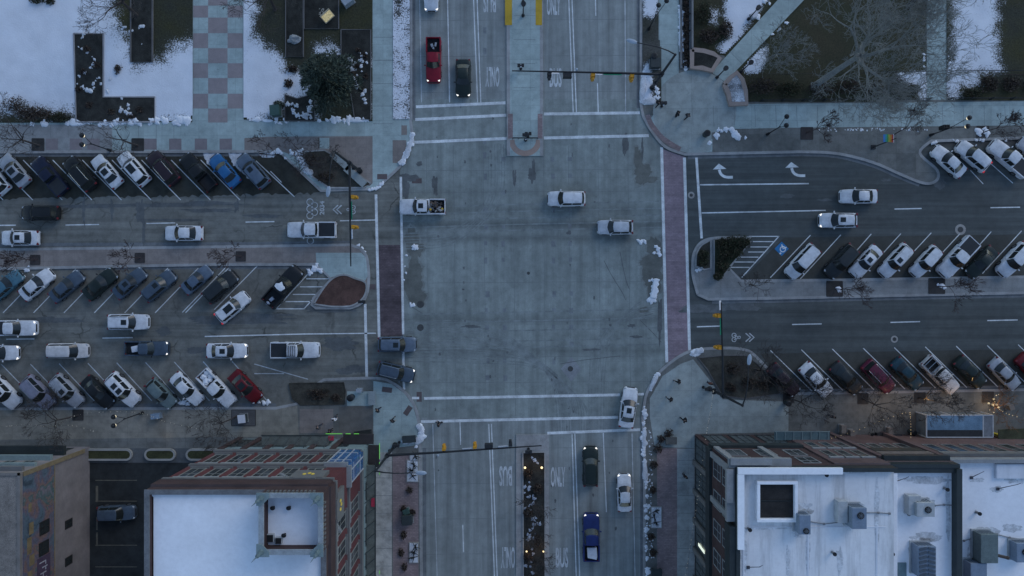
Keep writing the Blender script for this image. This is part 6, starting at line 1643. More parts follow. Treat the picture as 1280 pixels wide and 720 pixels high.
def conduit(pts, z, label, r=.05):
    b = B(); b.path([P(x, y, z + .1) for x, y in pts], r, 6)
    for x, y in pts: b.box(P(x, y, z + .05), (.2, .2, .1))
    solo('roof_conduit', b, cond, P(*pts[0], z), label, 'pipe', 'conduits on the snowy roofs')
conduit([(1082, 641), (1098, 641), (1112, 642)], zr, 'grey conduit running from the big-fan machine to the black parapet')
conduit([(1012, 652), (1030, 655), (1058, 652)], zr, 'grey conduit linking the two machines of the seamed roof')
conduit([(1168, 632), (1180, 631), (1194, 632)], 13.8, 'grey conduit from the white-ringed fan machine to the black wall')
conduit([(1246, 668), (1262, 672), (1284, 675)], 11.8, 'grey conduit behind the dark green roof machine')
conduit([(1205, 676), (1226, 670)], 11.8, 'short grey conduit in front of the dark green roof machine')
for i, (px, py, z, lab) in enumerate(((1030, 592, zr, 'small roof vent near the front of the seamed roof'), (1040, 690, zr, 'small roof vent low on the seamed roof'), (935, 660, zr, 'small roof vent beside the square roof well'), (1132, 640, 13.8, 'tall thin vent on the narrow roof beside the pale duct'), (1112, 690, 13.8, 'small vent on the parapet walk of the narrow roof'), (1180, 610, 13.8, 'hooked vent at the front of the narrow roof'), (1220, 640, 11.8, 'small vent in the middle of the wide roof'))):
    x, y = W2(px, py, z); t = thing('roof_vent', (x, y, z), lab, 'vent', 'small roof vents')
    b = B(); b.cyl((x, y, z), .13, .55, 10); part('pipe', b, cond, t)
    b = B(); b.cyl((x, y, z + .55), .2, .12, 12); part('cap', b, fan_m, t)
    b = B(); b.cyl((x, y, z - .02), .3, .06, 12, .16); part('flashing', b, worn, t)

# ---- glass pavilion
pv = thing('glass_pavilion', P(1192, 536), 'white-framed pavilion with a blue reflecting glass roof in front of the row', 'pavilion')
z1 = 2.3
q = [W2(1158, 519, z1), W2(1241, 519, z1), W2(1241, 558, z1), W2(1158, 558, z1)]
x0, yt = q[0]; x1, yb = q[2]; yb = max(yb, RY + .15)
frame_m = mat('pavilion_frame', (.5, .52, .53), .5, .1, 2)
b = B()
for x in (x0, x0 + 3, x1 - 1.2, x1):
    for y in (yt, yb): b.box((x, y, z1 / 2), (.12, .12, z1))
for x in (x0, x1 - 1.2, x1): b.box((x, (yt + yb) / 2, z1), (.13, yt - yb, .13))
for y in (yt, yb): b.box(((x0 + x1) / 2, y, z1 + .002), (x1 - x0, .13, .13))
b.box((x0 + .0, (yt + yb) / 2, .06), (.3, yt - yb, .12)); b.box(((x0 + x1) / 2, yt, .065), (x1 - x0, .3, .12))
part('frame', b, frame_m, pv)
b = B(); b.box(((x0 + x1 - 1.2) / 2, yb + (yt - yb) * .66, z1 + .03), (x1 - 1.35 - x0, (yt - yb) * .66, .05)); part('glass_roof', b, mat('roof_glass_blue', (.16, .27, .38), .18, .25, .9, coat=.5), pv)
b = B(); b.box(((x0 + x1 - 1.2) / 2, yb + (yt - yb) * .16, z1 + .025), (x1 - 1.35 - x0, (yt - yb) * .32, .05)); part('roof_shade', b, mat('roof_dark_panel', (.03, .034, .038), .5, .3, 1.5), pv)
b = B(); b.box((x1 - .6, (yt + yb) / 2, z1 + .02), (1.05, yt - yb - .15, .05)); part('side_roof', b, mat('roof_grey_panel', (.2, .22, .24), .6, .2, 2), pv)
b = B(); b.box((x0, (yt + yb) / 2, z1 / 2 + .06), (.04, yt - yb - .2, z1 - .3)); b.box(((x0 + x1) / 2, yt, z1 / 2 + .06), (x1 - x0 - .2, .04, z1 - .3)); part('glass_wall', b, mat('wall_glass', (.15, .18, .2), .25, .2, 1, coat=.3), pv)

# ---- car park paving
sheet('car_park', [(113, 578), (296, 578), (300, 900), (113, 900)], .134, ground_mat('lot_asphalt', (.022, .025, .025), .3, None, 0, .35, crack=.3))
sheet('car_park', [(113, 560), (300, 560), (300, 578), (113, 578)], .1345, ground_mat('lot_apron', (.07, .075, .076), .2, None, 0, .25))
sb = B()
for y in (600, 626, 681, 708): strip(sb, [(120, y), (172, y)], .1, .137)
for y0, y1, w in ((607, 627, .3), (646, 662, .2), (665, 682, .2)): strip(sb, [(122, y0), (122, y1)], w, .1385)
struct('car_park_line', sb, mat('lot_paint', (.14, .13, .1), .9, .25, 1.5))
# ------------------------------------------------------------------ street furniture
pole_m = mat('pole_black', (.014, .016, .018), .5, .15, 2)
housing_y = mat('signal_yellow', (.55, .26, .012), .55, .12, 3)
housing_k = mat('signal_black', (.02, .022, .024), .6, .15, 3)
lum_m = mat('luminaire_grey', (.32, .38, .44), .4, .1, 2)
sign_w = mat('sign_white', (.62, .62, .64), .6, .05, 2); sign_g = mat('sign_green', (.015, .2, .11), .5, .1, 2); sign_k = mat('sign_black', (.02, .02, .02), .6)
lens_r = mat('signal_red_lens', (.3, .02, .02), .3)
def signal_mast(label, base, arm_end, lum_tip, heads, zarm=5.6, ztop=12.4, lum_rot=0, lum_z=None):
    """base, arm_end, lum_tip in photo pixels (arm_end at arm height, lum_tip at pole-top height)"""
    bp = P(*base, .13); t = thing('signal_mast', bp, label, 'traffic signal', 'signal masts of the junction')
    top = Vector((bp.x, bp.y, ztop)); ar = Vector((bp.x, bp.y, zarm)); ae = P(*arm_end, zarm + .25); lt = P(*lum_tip, ztop + .3)
    b = B(); b.tube(bp, bp + Vector((0, 0, .35)), .34, .3, 12); b.tube(bp, top, .19, .12, 12); b.ball(top, .15, 2); part('pole', b, pole_m, t, True)
    b = B(); b.path([ar, ar.lerp(ae, .35) + Vector((0, 0, .12)), ae], [.17, .13, .07], 10); b.tube(ar - Vector((0, 0, .35)), ar + Vector((0, 0, .35)), .27, None, 12); part('mast_arm', b, pole_m, t, True)
    b = B(); mid = top.lerp(lt, .5) + Vector((0, 0, .6)); b.path([top, top.lerp(lt, .2) + Vector((0, 0, .45)), mid, lt], [.09, .07, .06, .05], 8); part('luminaire_arm', b, pole_m, t, True)
    d = (lt - top); d.z = 0; d.normalize(); a = math.atan2(d.y, d.x)
    b = B(); c = lt + d * .45
    b.ball((0, 0, 0), 1, 3, 0, (.62, .24, .12)); bmesh.ops.transform(b.bm, matrix=Matrix.Translation(c) @ Matrix.Rotation(a, 4, 'Z'), verts=b.bm.verts); part('luminaire', b, lum_m, t, True)
    av = (ae - ar); av.z = 0; L = av.length; av.normalize(); nrm = Vector((-av.y, av.x, 0))
    face = Vector((0, 1, 0)) if abs(av.x) > .7 else Vector((1, 0, 0))
    for kind, f, sgn in heads:
        c = ar.lerp(ae, f); rz = math.atan2(av.y, av.x)
        if kind in 'ykw':
            m = {'y': housing_y, 'k': housing_k}[kind]
            o = c + nrm * sgn * .38 + Vector((0, 0, -.1))
            b = B(); b.box(o, (.42, .34, 1.15), rz, .05)
            hd = part('traffic_light', b, m, t, label='yellow signal head' if kind == 'y' else None)
            b = B()
            for k in (-.36, 0, .36):
                p = o + nrm * sgn * .17 + Vector((0, 0, k)); b.tube(p, p + nrm * sgn * .3, .17, .17, 10)
            part('visor', b, m, hd)
            b = B()
            for k in (-.36, 0, .36): p = o + nrm * sgn * .175 + Vector((0, 0, k)); b.tube(p, p + nrm * sgn * .03, .13, None, 10)
            part('lens', b, lens_r, hd)
        elif kind == 'b':
            b = B(); b.box(c + nrm * sgn * .4, (.95, .5, .9), rz, .05); part('traffic_light', b, housing_k, t)
        elif kind in 'sg':
            w = 1.1 if kind == 's' else 2.1
            rot = Matrix.Rotation(rz, 3, 'Z') @ Matrix.Rotation(R(-35) * sgn, 3, 'X')
            b = B(); b.box(c + nrm * sgn * .16 + Vector((0, 0, .12)), (w, .04, .62 if kind == 's' else .5), 0, 0, rot)
            s = part('sign_plate', b, sign_w if kind == 's' else sign_g, t)
            b = B(); b.box(c + nrm * sgn * .2 + Vector((0, 0, .14)), (w * .5, .03, .22), 0, 0, rot); part('sign_symbol', b, sign_k if kind == 's' else sign_w, s)
        elif kind == 'c':
            b = B(); b.ball(c + nrm * sgn * .3 + Vector((0, 0, .2)), .16, 2); b.tube(c, c + nrm * sgn * .3 + Vector((0, 0, .2)), .05, None, 6); part('camera', b, lum_m, t)
    b = B(); b.box(bp + Vector((.25, .1, 1.3)), (.3, .25, .45), 0, .03); b.box(bp + Vector((-.22, -.12, 2.6)), (.35, .3, .4), 0, .03); part('walk_signal', b, housing_k, t)
    return t
# heads: (kind, fraction along the arm, side)
signal_mast('black signal mast beside the round plaza, its arm over the upper bus road', (815, 110), (640, 88.5), (795, 53), [('y', .20, 1), ('g', .33, 1), ('s', .43, 1), ('y', .46, 1), ('b', .63, 1), ('c', .57, -1), ('s', .72, 1), ('k', .75, 1)])
signal_mast('black signal mast by the brick block, its arm over the lower bus road', (494, 556), (677, 557), (521, 591), [('y', .37, 1), ('y', .57, 1), ('s', .52, 1), ('b', .66, 1), ('s', .75, 1), ('k', .8, 1), ('c', .33, -1)])
signal_mast('black signal mast on the soil bed, its arm over the ringed bicycle marking', (450, 214), (438.5, 333), (411, 234), [('y', .33, 1), ('g', .46, 1), ('y', .62, 1), ('s', .69, 1)])
signal_mast('black signal mast on the brown corner bed, its arm over the arrow bicycle lane', (887, 486), (901.5, 378), (936, 455), [('y', .52, 1), ('g', .75, 1), ('y', .86, 1), ('s', .97, 1)])

bulb_m = mat('lamp_glow', (.8, .75, .6), .4, .02, emis=(1, .86, .55), es=.9)
bulb_off = mat('lamp_glass', (.3, .3, .28), .3, .1)
def twin_lamp(base, heads, label, banner=False, lit=True):
    bp = P(*base, .13); z = 4.3
    t = thing('twin_street_lamp', bp, label, 'street lamp', 'twin globe street lamps')
    top = Vector((bp.x, bp.y, z))
    b = B(); b.tube(bp, bp + Vector((0, 0, .7)), .2, .13, 10); b.tube(bp, top, .08, .06, 8); part('pole', b, pole_m, t, True)
    hs = [P(*h, z + .3) for h in heads]
    for h in hs:
        b = B(); b.path([top - Vector((0, 0, .5)), top.lerp(h, .5) + Vector((0, 0, -.35)), h + Vector((0, 0, -.35))], .035, 6); part('lamp_arm', b, pole_m, t)
        b = B(); b.cyl(h + Vector((0, 0, .1)), .3, .12, 14, .26); b.ball(h + Vector((0, 0, .24)), .2, 2, 0, (1, 1, .5)); sh = part('lamp_shade', b, pole_m, t, True)
        b = B(); b.ball(h + Vector((0, 0, -.08)), .21, 2); part('globe', b, bulb_m if lit else bulb_off, sh, True)
    if banner:
        b = B(); q = bp + Vector((-.1, .12, 2.9))
        for k in range(4): b.box(q + Vector((-.3 + k * .2, .15, 0)), (.08, .5, 1.1))
        b.tube(q + Vector((-.45, 0, .6)), q + Vector((.45, 0, .6)), .03, None, 6); part('banner', b, sign_k, t)
    return t
twin_lamp((138, 188), ((103, 169.5), (103, 181)), 'twin lamp on the park pavement above the panoramic white cars')
twin_lamp((959, 168), ((983, 146), (982.5, 157)), 'unlit twin lamp near the turn arrows', lit=False)
twin_lamp((1163, 169), ((1211, 147.5), (1209, 158)), 'twin lamp with a dark banner beside the two heaps of snow', True)
twin_lamp((178, 516), ((142.5, 521), (142.5, 532)), 'twin lamp on the string-lit pavement')
twin_lamp((811, 36), ((823, 7), (833, 1.5)), 'unlit twin lamp on the snowy verge beside the plaza walk', lit=False)
def path_lamp(x, y, label, hx, hy):
    bp = P(x, y, .13); t = thing('path_lamp', bp, label, 'street lamp')
    b = B(); b.tube(bp, bp + Vector((0, 0, 3.2)), .09, .06, 8); b.cyl(bp, .2, .3, 10); part('pole', b, pole_m, t, True)
    b = B(); b.ball(bp + Vector((0, 0, 3.5)), .27, 2, 0, (1, 1, 1.1)); b.cyl(bp + Vector((0, 0, 3.7)), .3, .1, 12); part('lamp_head', b, pole_m, t, True)
path_lamp(896, 97, 'short dark lamp post at the mouth of the diagonal path', 0, 0)
path_lamp(935, 24.5, 'dark lamp post beside a pale box on the diagonal path edge', 0, 0)
path_lamp(926, 90, 'dark round-headed post behind the snowy curved planter', 0, 0)
path_lamp(653.8, 20, 'dark round-headed post between the yellow edgings of the bus stop island', 0, 0)
path_lamp(653.8, 3, 'second dark post on the bus stop island, at the picture top', 0, 0)

# pedestrian signal posts on the north island
def ped_post(x, y, label, h=2.9):
    bp = P(x, y, .13); t = thing('crossing_post', bp, label, 'crossing signal')
    b = B(); b.cyl(bp, .18, .12, 10); b.tube(bp, bp + Vector((0, 0, h)), .06, None, 8); part('post', b, pole_m, t)
    b = B(); b.box(bp + Vector((-.24, .1, h - .3)), (.4, .36, .45), 0, .04); b.box(bp + Vector((.22, .12, h - .35)), (.36, .36, .45), 0, .04); part('walk_signal', b, housing_k, t)
    b = B(); b.box(bp + Vector((0, -.12, 1.1)), (.16, .1, .2)); part('push_button', b, sign_w, t)
    return t
ped_post(657, 175.5, 'black pedestrian signal post on the nose of the bus stop island')
ped_post(660, 171, 'shorter dark post beside the pedestrian signal on the island nose', 1.6)
ped_post(660.5, 561, 'black pedestrian signal post at the head of the long planted bed', 2.4)
ped_post(651, 86, 'small dark post in the middle of the bus stop island', 1.3)
ped_post(455, 378, 'dark leaning post at the tip of the teardrop bed', 1.6)
ped_post(827, 133, 'small black post at the snowy corner of the verge', 1.5)
ped_post(499, 553, 'dark pedestrian signal post beside the lower mast', 2.6)
ped_post(879, 484, 'dark pedestrian signal post beside the brown-bed mast', 2.6)
b = B()
for x0, x1 in ((641, 656), (658, 672)): b.box((P((x0 + x1) / 2, 173.7).x, P(0, 173.7).y, .75), ((x1 - x0) / 10, .07, .08)); b.box((P((x0 + x1) / 2, 173.7).x, P(0, 173.7).y, .4), ((x1 - x0) / 10, .05, .06))
for x in (641, 648, 656, 665, 672): b.tube(P(x, 173.7, .13), P(x, 173.7, .13) + Vector((0, 0, .68)), .04, None, 6)
solo('guard_rail', b, pole_m, P(656, 173.7, .13), 'low black guard rail across the nose of the bus stop island', 'railing')

# rainbow banner
bp = P(1091.5, 184, .13); t = thing('flag_pole', bp, 'dark pole with a rainbow banner on the grey strip', 'flag')
b = B(); b.box(bp + Vector((0, 0, .05)), (.55, .55, .1)); b.tube(bp, bp + Vector((0, 0, 5.1)), .07, .05, 8); part('pole', b, pole_m, t)
fc = [(.06, .2, .5), (.05, .3, .3), (.06, .3, .08), (.42, .34, .05), (.5, .2, .03), (.42, .05, .04)]
b = B(); n = 6
for i in range(n):
    b.mi = i
    x0_ = -1.15 + i * .2
    b.box(bp + Vector((x0_ + .25, .2 + .03 * math.sin(i), 4.2)), (.2, .9, .05), 0, 0)
part('banner', b, [mat('flag_' + w, c, .8, .12, 2) for w, c in zip(('blue', 'teal', 'green', 'yellow', 'orange', 'red'), fc)], t)
b = B(); b.box(bp + Vector((.22, .2, 4.2)), (.06, 1.0, .06)); part('banner_rod', b, sign_w, t)

# fence along the park walk
t = thing('park_fence', P(1100, 125.5, .13), 'low black post-and-rail fence along the edge of the park walk', 'fence')
xs_ = [951 + 26 * i for i in range(16)]
xs_ = [x for x in xs_ if not 1160 < x < 1180]
for x in xs_:
    b = B(); p = P(x, 126.5 - (x - 951) * .008, .13); b.box(p + Vector((0, 0, .5)), (.12, .12, 1.0)); b.box(p + Vector((.12, .06, .06)), (.34, .2, .1)); part('post', b, pole_m, t)
for a, c in ((951, 1157), (1185, 1341)):
    b = B()
    for z in (.35, .85): b.tube(P(a, 126.5 - (a - 951) * .008, .13) + Vector((0, 0, z)), P(c, 126.5 - (c - 951) * .008, .13) + Vector((0, 0, z)), .03, None, 5)
    part('rail', b, pole_m, t)
t = thing('park_railing', P(1190, 88.5, .13), 'thin dark railing crossing the straight path between lawn and hedge bed', 'railing')
b = B(); b.path([P(1078, 90, .6), P(1120, 90, .6), P(1183, 88.5, .6), P(1400, 87, .6)], .045, 5); part('rail', b, pole_m, t)
for x in (1085, 1110, 1140, 1183, 1215, 1250, 1285):
    b = B(); b.tube(P(x, 89, .13), P(x, 89, .62), .035, None, 5); part('post', b, pole_m, t)

# park objects
t = thing('park_sign', P(408, 22, .14), 'lit golden slab sign in the dark square park bed', 'sign')
rot = Matrix.Rotation(R(42), 3, 'Z') @ Matrix.Rotation(R(-50), 3, 'X')
c = P(409, 20, .9)
b = B(); b.box(c, (1.5, .3, 1.1), 0, .03, rot); part('slab', b, mat('sign_stone', (.36, .32, .24), .8, .25, 3), t)
b = B(); b.box(c + rot @ Vector((0, -.17, 0)), (1.35, .04, .85), 0, 0, rot); part('lit_face', b, mat('sign_gold', (.55, .45, .22), .6, .5, 5, emis=(1, .8, .4), es=.16), t)
b = B(); rn = random.Random(3)
for i in range(26): p = P(403 + rn.uniform(-4, 4), 15 + rn.uniform(-4, 4), .25); b.box(p, (rn.uniform(.06, .2), rn.uniform(.05, .12), .12), rn.uniform(0, 3))
part('pebble', b, mat('pale_pebble', (.4, .38, .32), .8, .3), t)
t = thing('boulder', P(368, 49, .2), 'flat grey boulder in the narrow soil bed beside the pine', 'boulder')
b = B(); b.ball(P(368, 49, .3), .75, 3, .5, (1.1, .75, .5)); part('stone', b, mat('boulder', (.24, .26, .27), .85, .2, 2), t)
def cabinet(x, y, w, d, h, rz, m, label, cat, name='utility_cabinet', top=None, group=None):
    bp = P(x, y, .13); t = thing(name, bp, label, cat, group)
    b = B(); b.box(bp + Vector((0, 0, h / 2)), (w, d, h), R(rz), .04); part('cabinet', b, m, t)
    b = B(); b.box(bp + Vector((0, 0, h + .03)), (w + .08, d + .08, .07), R(rz), .02); part('lid', b, top or m, t)
    b = B(); b.box(bp + Vector((0, 0, .06)), (w + .2, d + .2, .12), R(rz)); part('plinth', b, walk_grey, t)
cab_g = mat('cabinet_green', (.05, .1, .085), .7, .15, 2); cab_k = mat('cabinet_dark', (.035, .045, .045), .6, .2, 2); cab_w = mat('cabinet_grey', (.3, .34, .37), .6, .15, 2)
cabinet(346.5, 140, 1.1, 1.2, 1.0, 5, cab_g, 'green utility cabinet at the lower edge of the trodden snow', 'cabinet')
cabinet(436, 3, 1.3, .9, .9, 35, cab_w, 'pale grey utility box near the lit park sign', 'cabinet')
cabinet(305.5, 522, .85, .95, .9, 6, cab_k, 'white-topped cabinet on the wide dark paving square', 'cabinet', top=sign_w)
cabinet(510, 647, 1.2, 1.1, 1.1, 3, cab_k, 'dark teal utility cabinet on the brick band beside the bus road', 'cabinet')
cabinet(508.5, 638, .7, .6, .6, 20, cab_g, 'small green box behind the dark teal utility cabinet', 'cabinet')
cabinet(941, 21, .6, .6, .7, 20, sign_w, 'small pale box beside the diagonal path lamp', 'cabinet')
cabinet(450.5, 487, .6, .4, .9, 0, cab_w, 'small grey control box on the brown strip of the bus corner', 'cabinet')
cabinet(818, 81, 1.2, 1.1, .9, 0, cab_k, 'dark square cabinet on the verge under the lamp arm', 'cabinet')
cabinet(198, 519, 1.0, .6, .8, 5, mat('cabinet_blue', (.2, .27, .34), .6, .25, 3), 'pale blue newspaper box on the string-lit pavement', 'cabinet')
def bin_(x, y, label, r=.36, h=1.0):
    bp = P(x, y, .13); t = thing('litter_bin', bp, label, 'litter bin')
    b = B(); b.tube(bp, bp + Vector((0, 0, h)), r * .9, r, 16); part('drum', b, cab_k, t, True)
    b = B(); b.tube(bp + Vector((0, 0, h)), bp + Vector((0, 0, h + .12)), r * 1.05, r * .7, 16); part('lid', b, pole_m, t, True)
    b = B(); b.cyl(bp + Vector((0, 0, h + .11)), r * .4, .03, 12); part('opening', b, fan_m, t)
bin_(440, 496, 'round black litter bin on the light pad at the bus-lane corner', .42)
bin_(817, 82 - 2.5, 'round dark litter bin on the snowy verge by the mast') if False else None
bin_(881.5, 168.5, 'dark litter bin at the lower rim of the round plaza', .4)
bin_(816, 73, 'dark round bin on the reddish verge beside the plaza walk', .38)
bin_(982, 480 + 23, 'dark bin at the plaza end of the terrace', .35)
bin_(1137, 541 - 2, 'dark bin in front of the pavilion glass wall', .35)
def bench(x, y, L, rz, label, m=None, group=None):
    bp = P(x, y, .13); t = thing('street_bench', bp, label, 'bench', group)
    M = Matrix.Rotation(R(rz), 3, 'Z'); m = m or stone_m
    b = B(); b.box(bp + Vector((0, 0, .46)), (L, .9, .14), 0, .03, M); part('seat', b, m, t)
    for s in (-1, 1):
        b = B(); b.box(bp + M @ Vector((s * L * .35, 0, .2)), (.3, .75, .4), 0, .02, M); part('leg', b, m, t)
slab = mat('bench_concrete', (.27, .31, .31), .85, .15, 1.5)
bench(427, 202, 2.9, -42, 'pale concrete bench, upper one on the diagonal beside the corner soil bed', slab)
bench(445, 221, 3.2, -42, 'longer pale concrete bench, lower one on the diagonal beside the corner soil bed', slab)
bench(465.8, 497, 1.7, 90, 'narrow pale bench standing on end of the light pad at the bus corner', slab)
bench(838, 545 + 5, 1.4, 0, 'olive stone block on the kerb strip at the plaza corner', mat('block_olive', (.11, .11, .1), .9, .25, 2))
bench(512, 548, 1.7, 4, 'dark low bench behind the snow heap at the lower crossing', cab_k)
bench(455, 541.5, 2.2, 8, 'dark hedge-like bench beside the brick block corner', mat('bench_dark', (.03, .032, .03), .9, .2, 2))
bench(820, 714, 1.3, 0, 'slatted dark bench on the brick band, lower road', cab_k)
# knee-high kerb wall of the corner bed and seat-wall end
t = thing('low_wall', P(862, 40, .13), 'thin pale wall behind the narrow strip of clipped shrubs', 'wall')
b = B(); b.box((P(864, 0).x, (P(0, -200).y + P(0, 62).y) / 2, .35), (.22, P(0, -200).y - P(0, 62).y, .7)); part('wall', b, mat('bed_wall', (.2, .2, .195)), t)

# ------------------------------------------------------------------ string lights and patio
warm = mat('fairy_bulb', (.9, .7, .4), .4, .02, emis=(1, .72, .36), es=.28)
cool = mat('string_bulb', (.75, .72, .62), .4, .02, emis=(1, .9, .7), es=.16)
def string_light(pts, z, n, m, label, r=.075, sag=.5, spread=0):
    q = smooth_line(pts, 10); L = len(q) - 1
    t = thing('string_light', P(*pts[0], z), label, 'string light')
    vs = []
    for i, p in enumerate(q):
        f = i / L * (len(pts) - 1); vs.append(P(*p, z - sag * math.sin(math.pi * (f % 1)) ))
    b = B(); b.path(vs, .012, 4); part('cable', b, pole_m, t)
    rn = random.Random(n)
    for k in range(n):
        v_ = vs[round(k / max(n - 1, 1) * L)]
        b = B(); b.ball(v_ + Vector((0, 0, -.07)), .8 * r * rn.uniform(.8, 1.15), 1); part('bulb', b, m, t)
    return t
string_light([(8, 533), (36, 531), (66, 533), (96, 519), (142, 515), (178, 517), (205, 527), (245, 536)], 4.2, 44, cool, 'string of small pale bulbs sagging over the pavement below the angled cars', .05)
string_light([(66, 533), (90, 532), (116, 539)], 4.0, 9, cool, 'short string of pale bulbs near the green lamp of the mural block', .05)
string_light([(892, 489), (889, 512), (884, 538), (878, 580), (872, 625), (865, 670), (857, 722)], 4.2, 46, cool, 'long string of pale bulbs running down beside the cornice building', .06)
string_light([(1040, 548), (1075, 537), (1105, 525), (1132, 516)], 3.6, 16, warm, 'string of warm bulbs over the terrace tables', .06)
string_light([(1138, 516), (1139, 532), (1139, 549)], 2.6, 12, warm, 'vertical row of warm bulbs beside the pavilion glass wall', .06)
string_light([(1250, 512), (1264, 519), (1290, 525)], 3.4, 10, warm, 'string of warm bulbs leading away from the glowing patio tree', .07)
pt = bare_tree(1238, 507, 3.6, 1.0, .08, 4, 61, 'glowing patio tree wound with warm fairy bulbs beside the pavilion', mat('lit_bark', (.16, .08, .035), .9, .3, 3), .9, (0, 0), 1.2, nb=5, name='patio_tree')
t = thing('fairy_lights', P(1240, 507, 1.5), 'cluster of bright warm bulbs in the glowing patio tree', 'string light')
rn = random.Random(6)
b = B(); prev = None
for k in range(16):
    p = P(1243 + rn.gauss(0, 5), 505 + rn.gauss(0, 6), rn.uniform(1.6, 3.2))
    if prev is not None: b.tube(prev, p, .012, None, 4)
    prev = p
part('cable', b, pole_m, t)
rn = random.Random(6)
for k in range(11):
    p = P(1243 + rn.gauss(0, 5), 505 + rn.gauss(0, 6), rn.uniform(1.6, 3.2)); bb = B(); bb.ball(p, rn.choice((.05, .07, .12)), 2); part('bulb', bb, warm, t)
lamp = bpy.data.lights.new('patio_glow', 'POINT'); lamp.energy = 40; lamp.color = (1, .62, .25); lamp.shadow_soft_size = .3
lo = bpy.data.objects.new('patio_glow', lamp); lo.location = P(1243, 505, 1.7); COL.objects.link(lo)
lamp2 = bpy.data.lights.new('pavement_glow', 'POINT'); lamp2.energy = 2; lamp2.color = (1, .75, .4); lamp2.shadow_soft_size = .2
lo = bpy.data.objects.new('pavement_glow', lamp2); lo.location = P(205, 548, 1.0); COL.objects.link(lo)
for px, py, e in ((1112, 511, 20), (1160, 500, 34), (1200, 503, 30), (1080, 512, 16), (1130, 503, 22)):
    l_ = bpy.data.lights.new('terrace_glow', 'POINT'); l_.energy = e; l_.color = (1, .6, .25); l_.shadow_soft_size = .25
    lo = bpy.data.objects.new('terrace_glow', l_); lo.location = P(px, py, 2.6); COL.objects.link(lo)
for i, (px, py, lab) in enumerate(((656, 583, 'glowing bed lamp at the head of the planted bed, beside the upside-down lettering'), (677, 583, 'glowing bed lamp at the head of the planted bed, beside the upright lettering'), (658, 687, 'glowing bed lamp low in the planted bed, beside the upside-down lettering'), (679, 687, 'glowing bed lamp low in the planted bed, beside the upright lettering'))):
    c = P(px, py, .25); t = thing('bed_lamp', c, lab, 'garden lamp', 'bed lamps between the bus lanes')
    b = B(); b.tube(c, c + Vector((0, 0, .5)), .05, None, 8); part('post', b, pole_m, t)
    b = B(); b.ball(c + Vector((0, 0, .62)), .15 if i < 2 else .11, 2); part('globe', b, mat('bed_lamp_glow', (.9, .75, .45), .4, .02, emis=(1, .78, .42), es=.8), t, True)
    l_ = bpy.data.lights.new('bed_glow', 'POINT'); l_.energy = 6; l_.color = (1, .62, .28); l_.shadow_soft_size = .15
    lo = bpy.data.objects.new('bed_glow', l_); lo.location = c + Vector((.35 if px < 668 else -.35, 0, .9)); COL.objects.link(lo)
def patio_set(x, y, label, m):
    bp = P(x, y, .13); t = thing('patio_table', bp, label, 'table', 'terrace tables')
    b = B(); b.box(bp + Vector((0, 0, .74)), (1.1, .8, .05), 0, .01); part('tabletop', b, m, t)
    for sx in (-1, 1):
        b = B(); b.box(bp + Vector((sx * .42, 0, .36)), (.08, .6, .72)); part('leg', b, pole_m, t)
    for sx in (-1, 1):
        cb_ = bp + Vector((sx * .95, 0, 0)); c_ = thing('patio_chair', cb_, 'dark chair pulled up to a terrace table', 'chair', 'terrace chairs')
        b = B(); b.box(cb_ + Vector((0, 0, .45)), (.45, .45, .05)); part('seat', b, pole_m, c_)
        b = B(); b.box(cb_ + Vector((sx * .22, 0, .7)), (.04, .45, .5)); part('backrest', b, pole_m, c_)
        for ax in (-1, 1):
            for ay in (-1, 1):
                b = B(); b.box(cb_ + Vector((ax * .19, ay * .19, .22)), (.04, .04, .42)); part('leg', b, pole_m, c_)
tbl = mat('table_dark', (.04, .042, .045), .6, .2, 2)
for i, (x, y, d) in enumerate(((1080, 549, 'beside the lit string nearest the rose brick front'), (1098, 543, 'in the middle of the terrace'), (1118, 545, 'nearest the pavilion'))): patio_set(x, y, 'dark terrace table ' + d, tbl)
for x, y, lab in ((1051, 535, 'small pale planter box at the plaza side of the terrace'), (1109, 541 - 3, 'small pale planter box near the pavilion'), (1062, 541, 'slim pale menu stand on the terrace'), (1259, 508, 'pale folded sunshade on the far patio')):
    cabinet(x, y, .5, .9 if x < 1200 else .6, .8, 0 if x < 1200 else 20, mat('planter_tan', (.22, .19, .16), .85, .2, 2), lab, 'planter box', 'patio_box')
b = B(); b.box(P(1245, 543, 1.3), (.5, .25, 1.9)); solo('yellow_board', b, mat('board_yellow', (.45, .38, .03), .7, .15, 2), P(1245, 543, .13), 'bright yellow board beside the pavilion', 'board')
b = B(); b.prism([W2(1248, 537, 2.6), W2(1320, 534, 2.6), W2(1320, 552, 2.6), W2(1248, 552, 2.6)], 2.5, 2.62); t = solo('patio_awning', b, mat('awning_moss', (.06, .065, .035), .85, .35, 1.2), P(1260, 545, 2.5), 'moss-coloured awning over the patio beyond the pavilion', 'awning')
cabinet(1230, 486 + 27.5, .9, .3, .6, 5, sign_w, 'small pale bench-like box under the patio tree', 'planter box', 'patio_box') if False else None

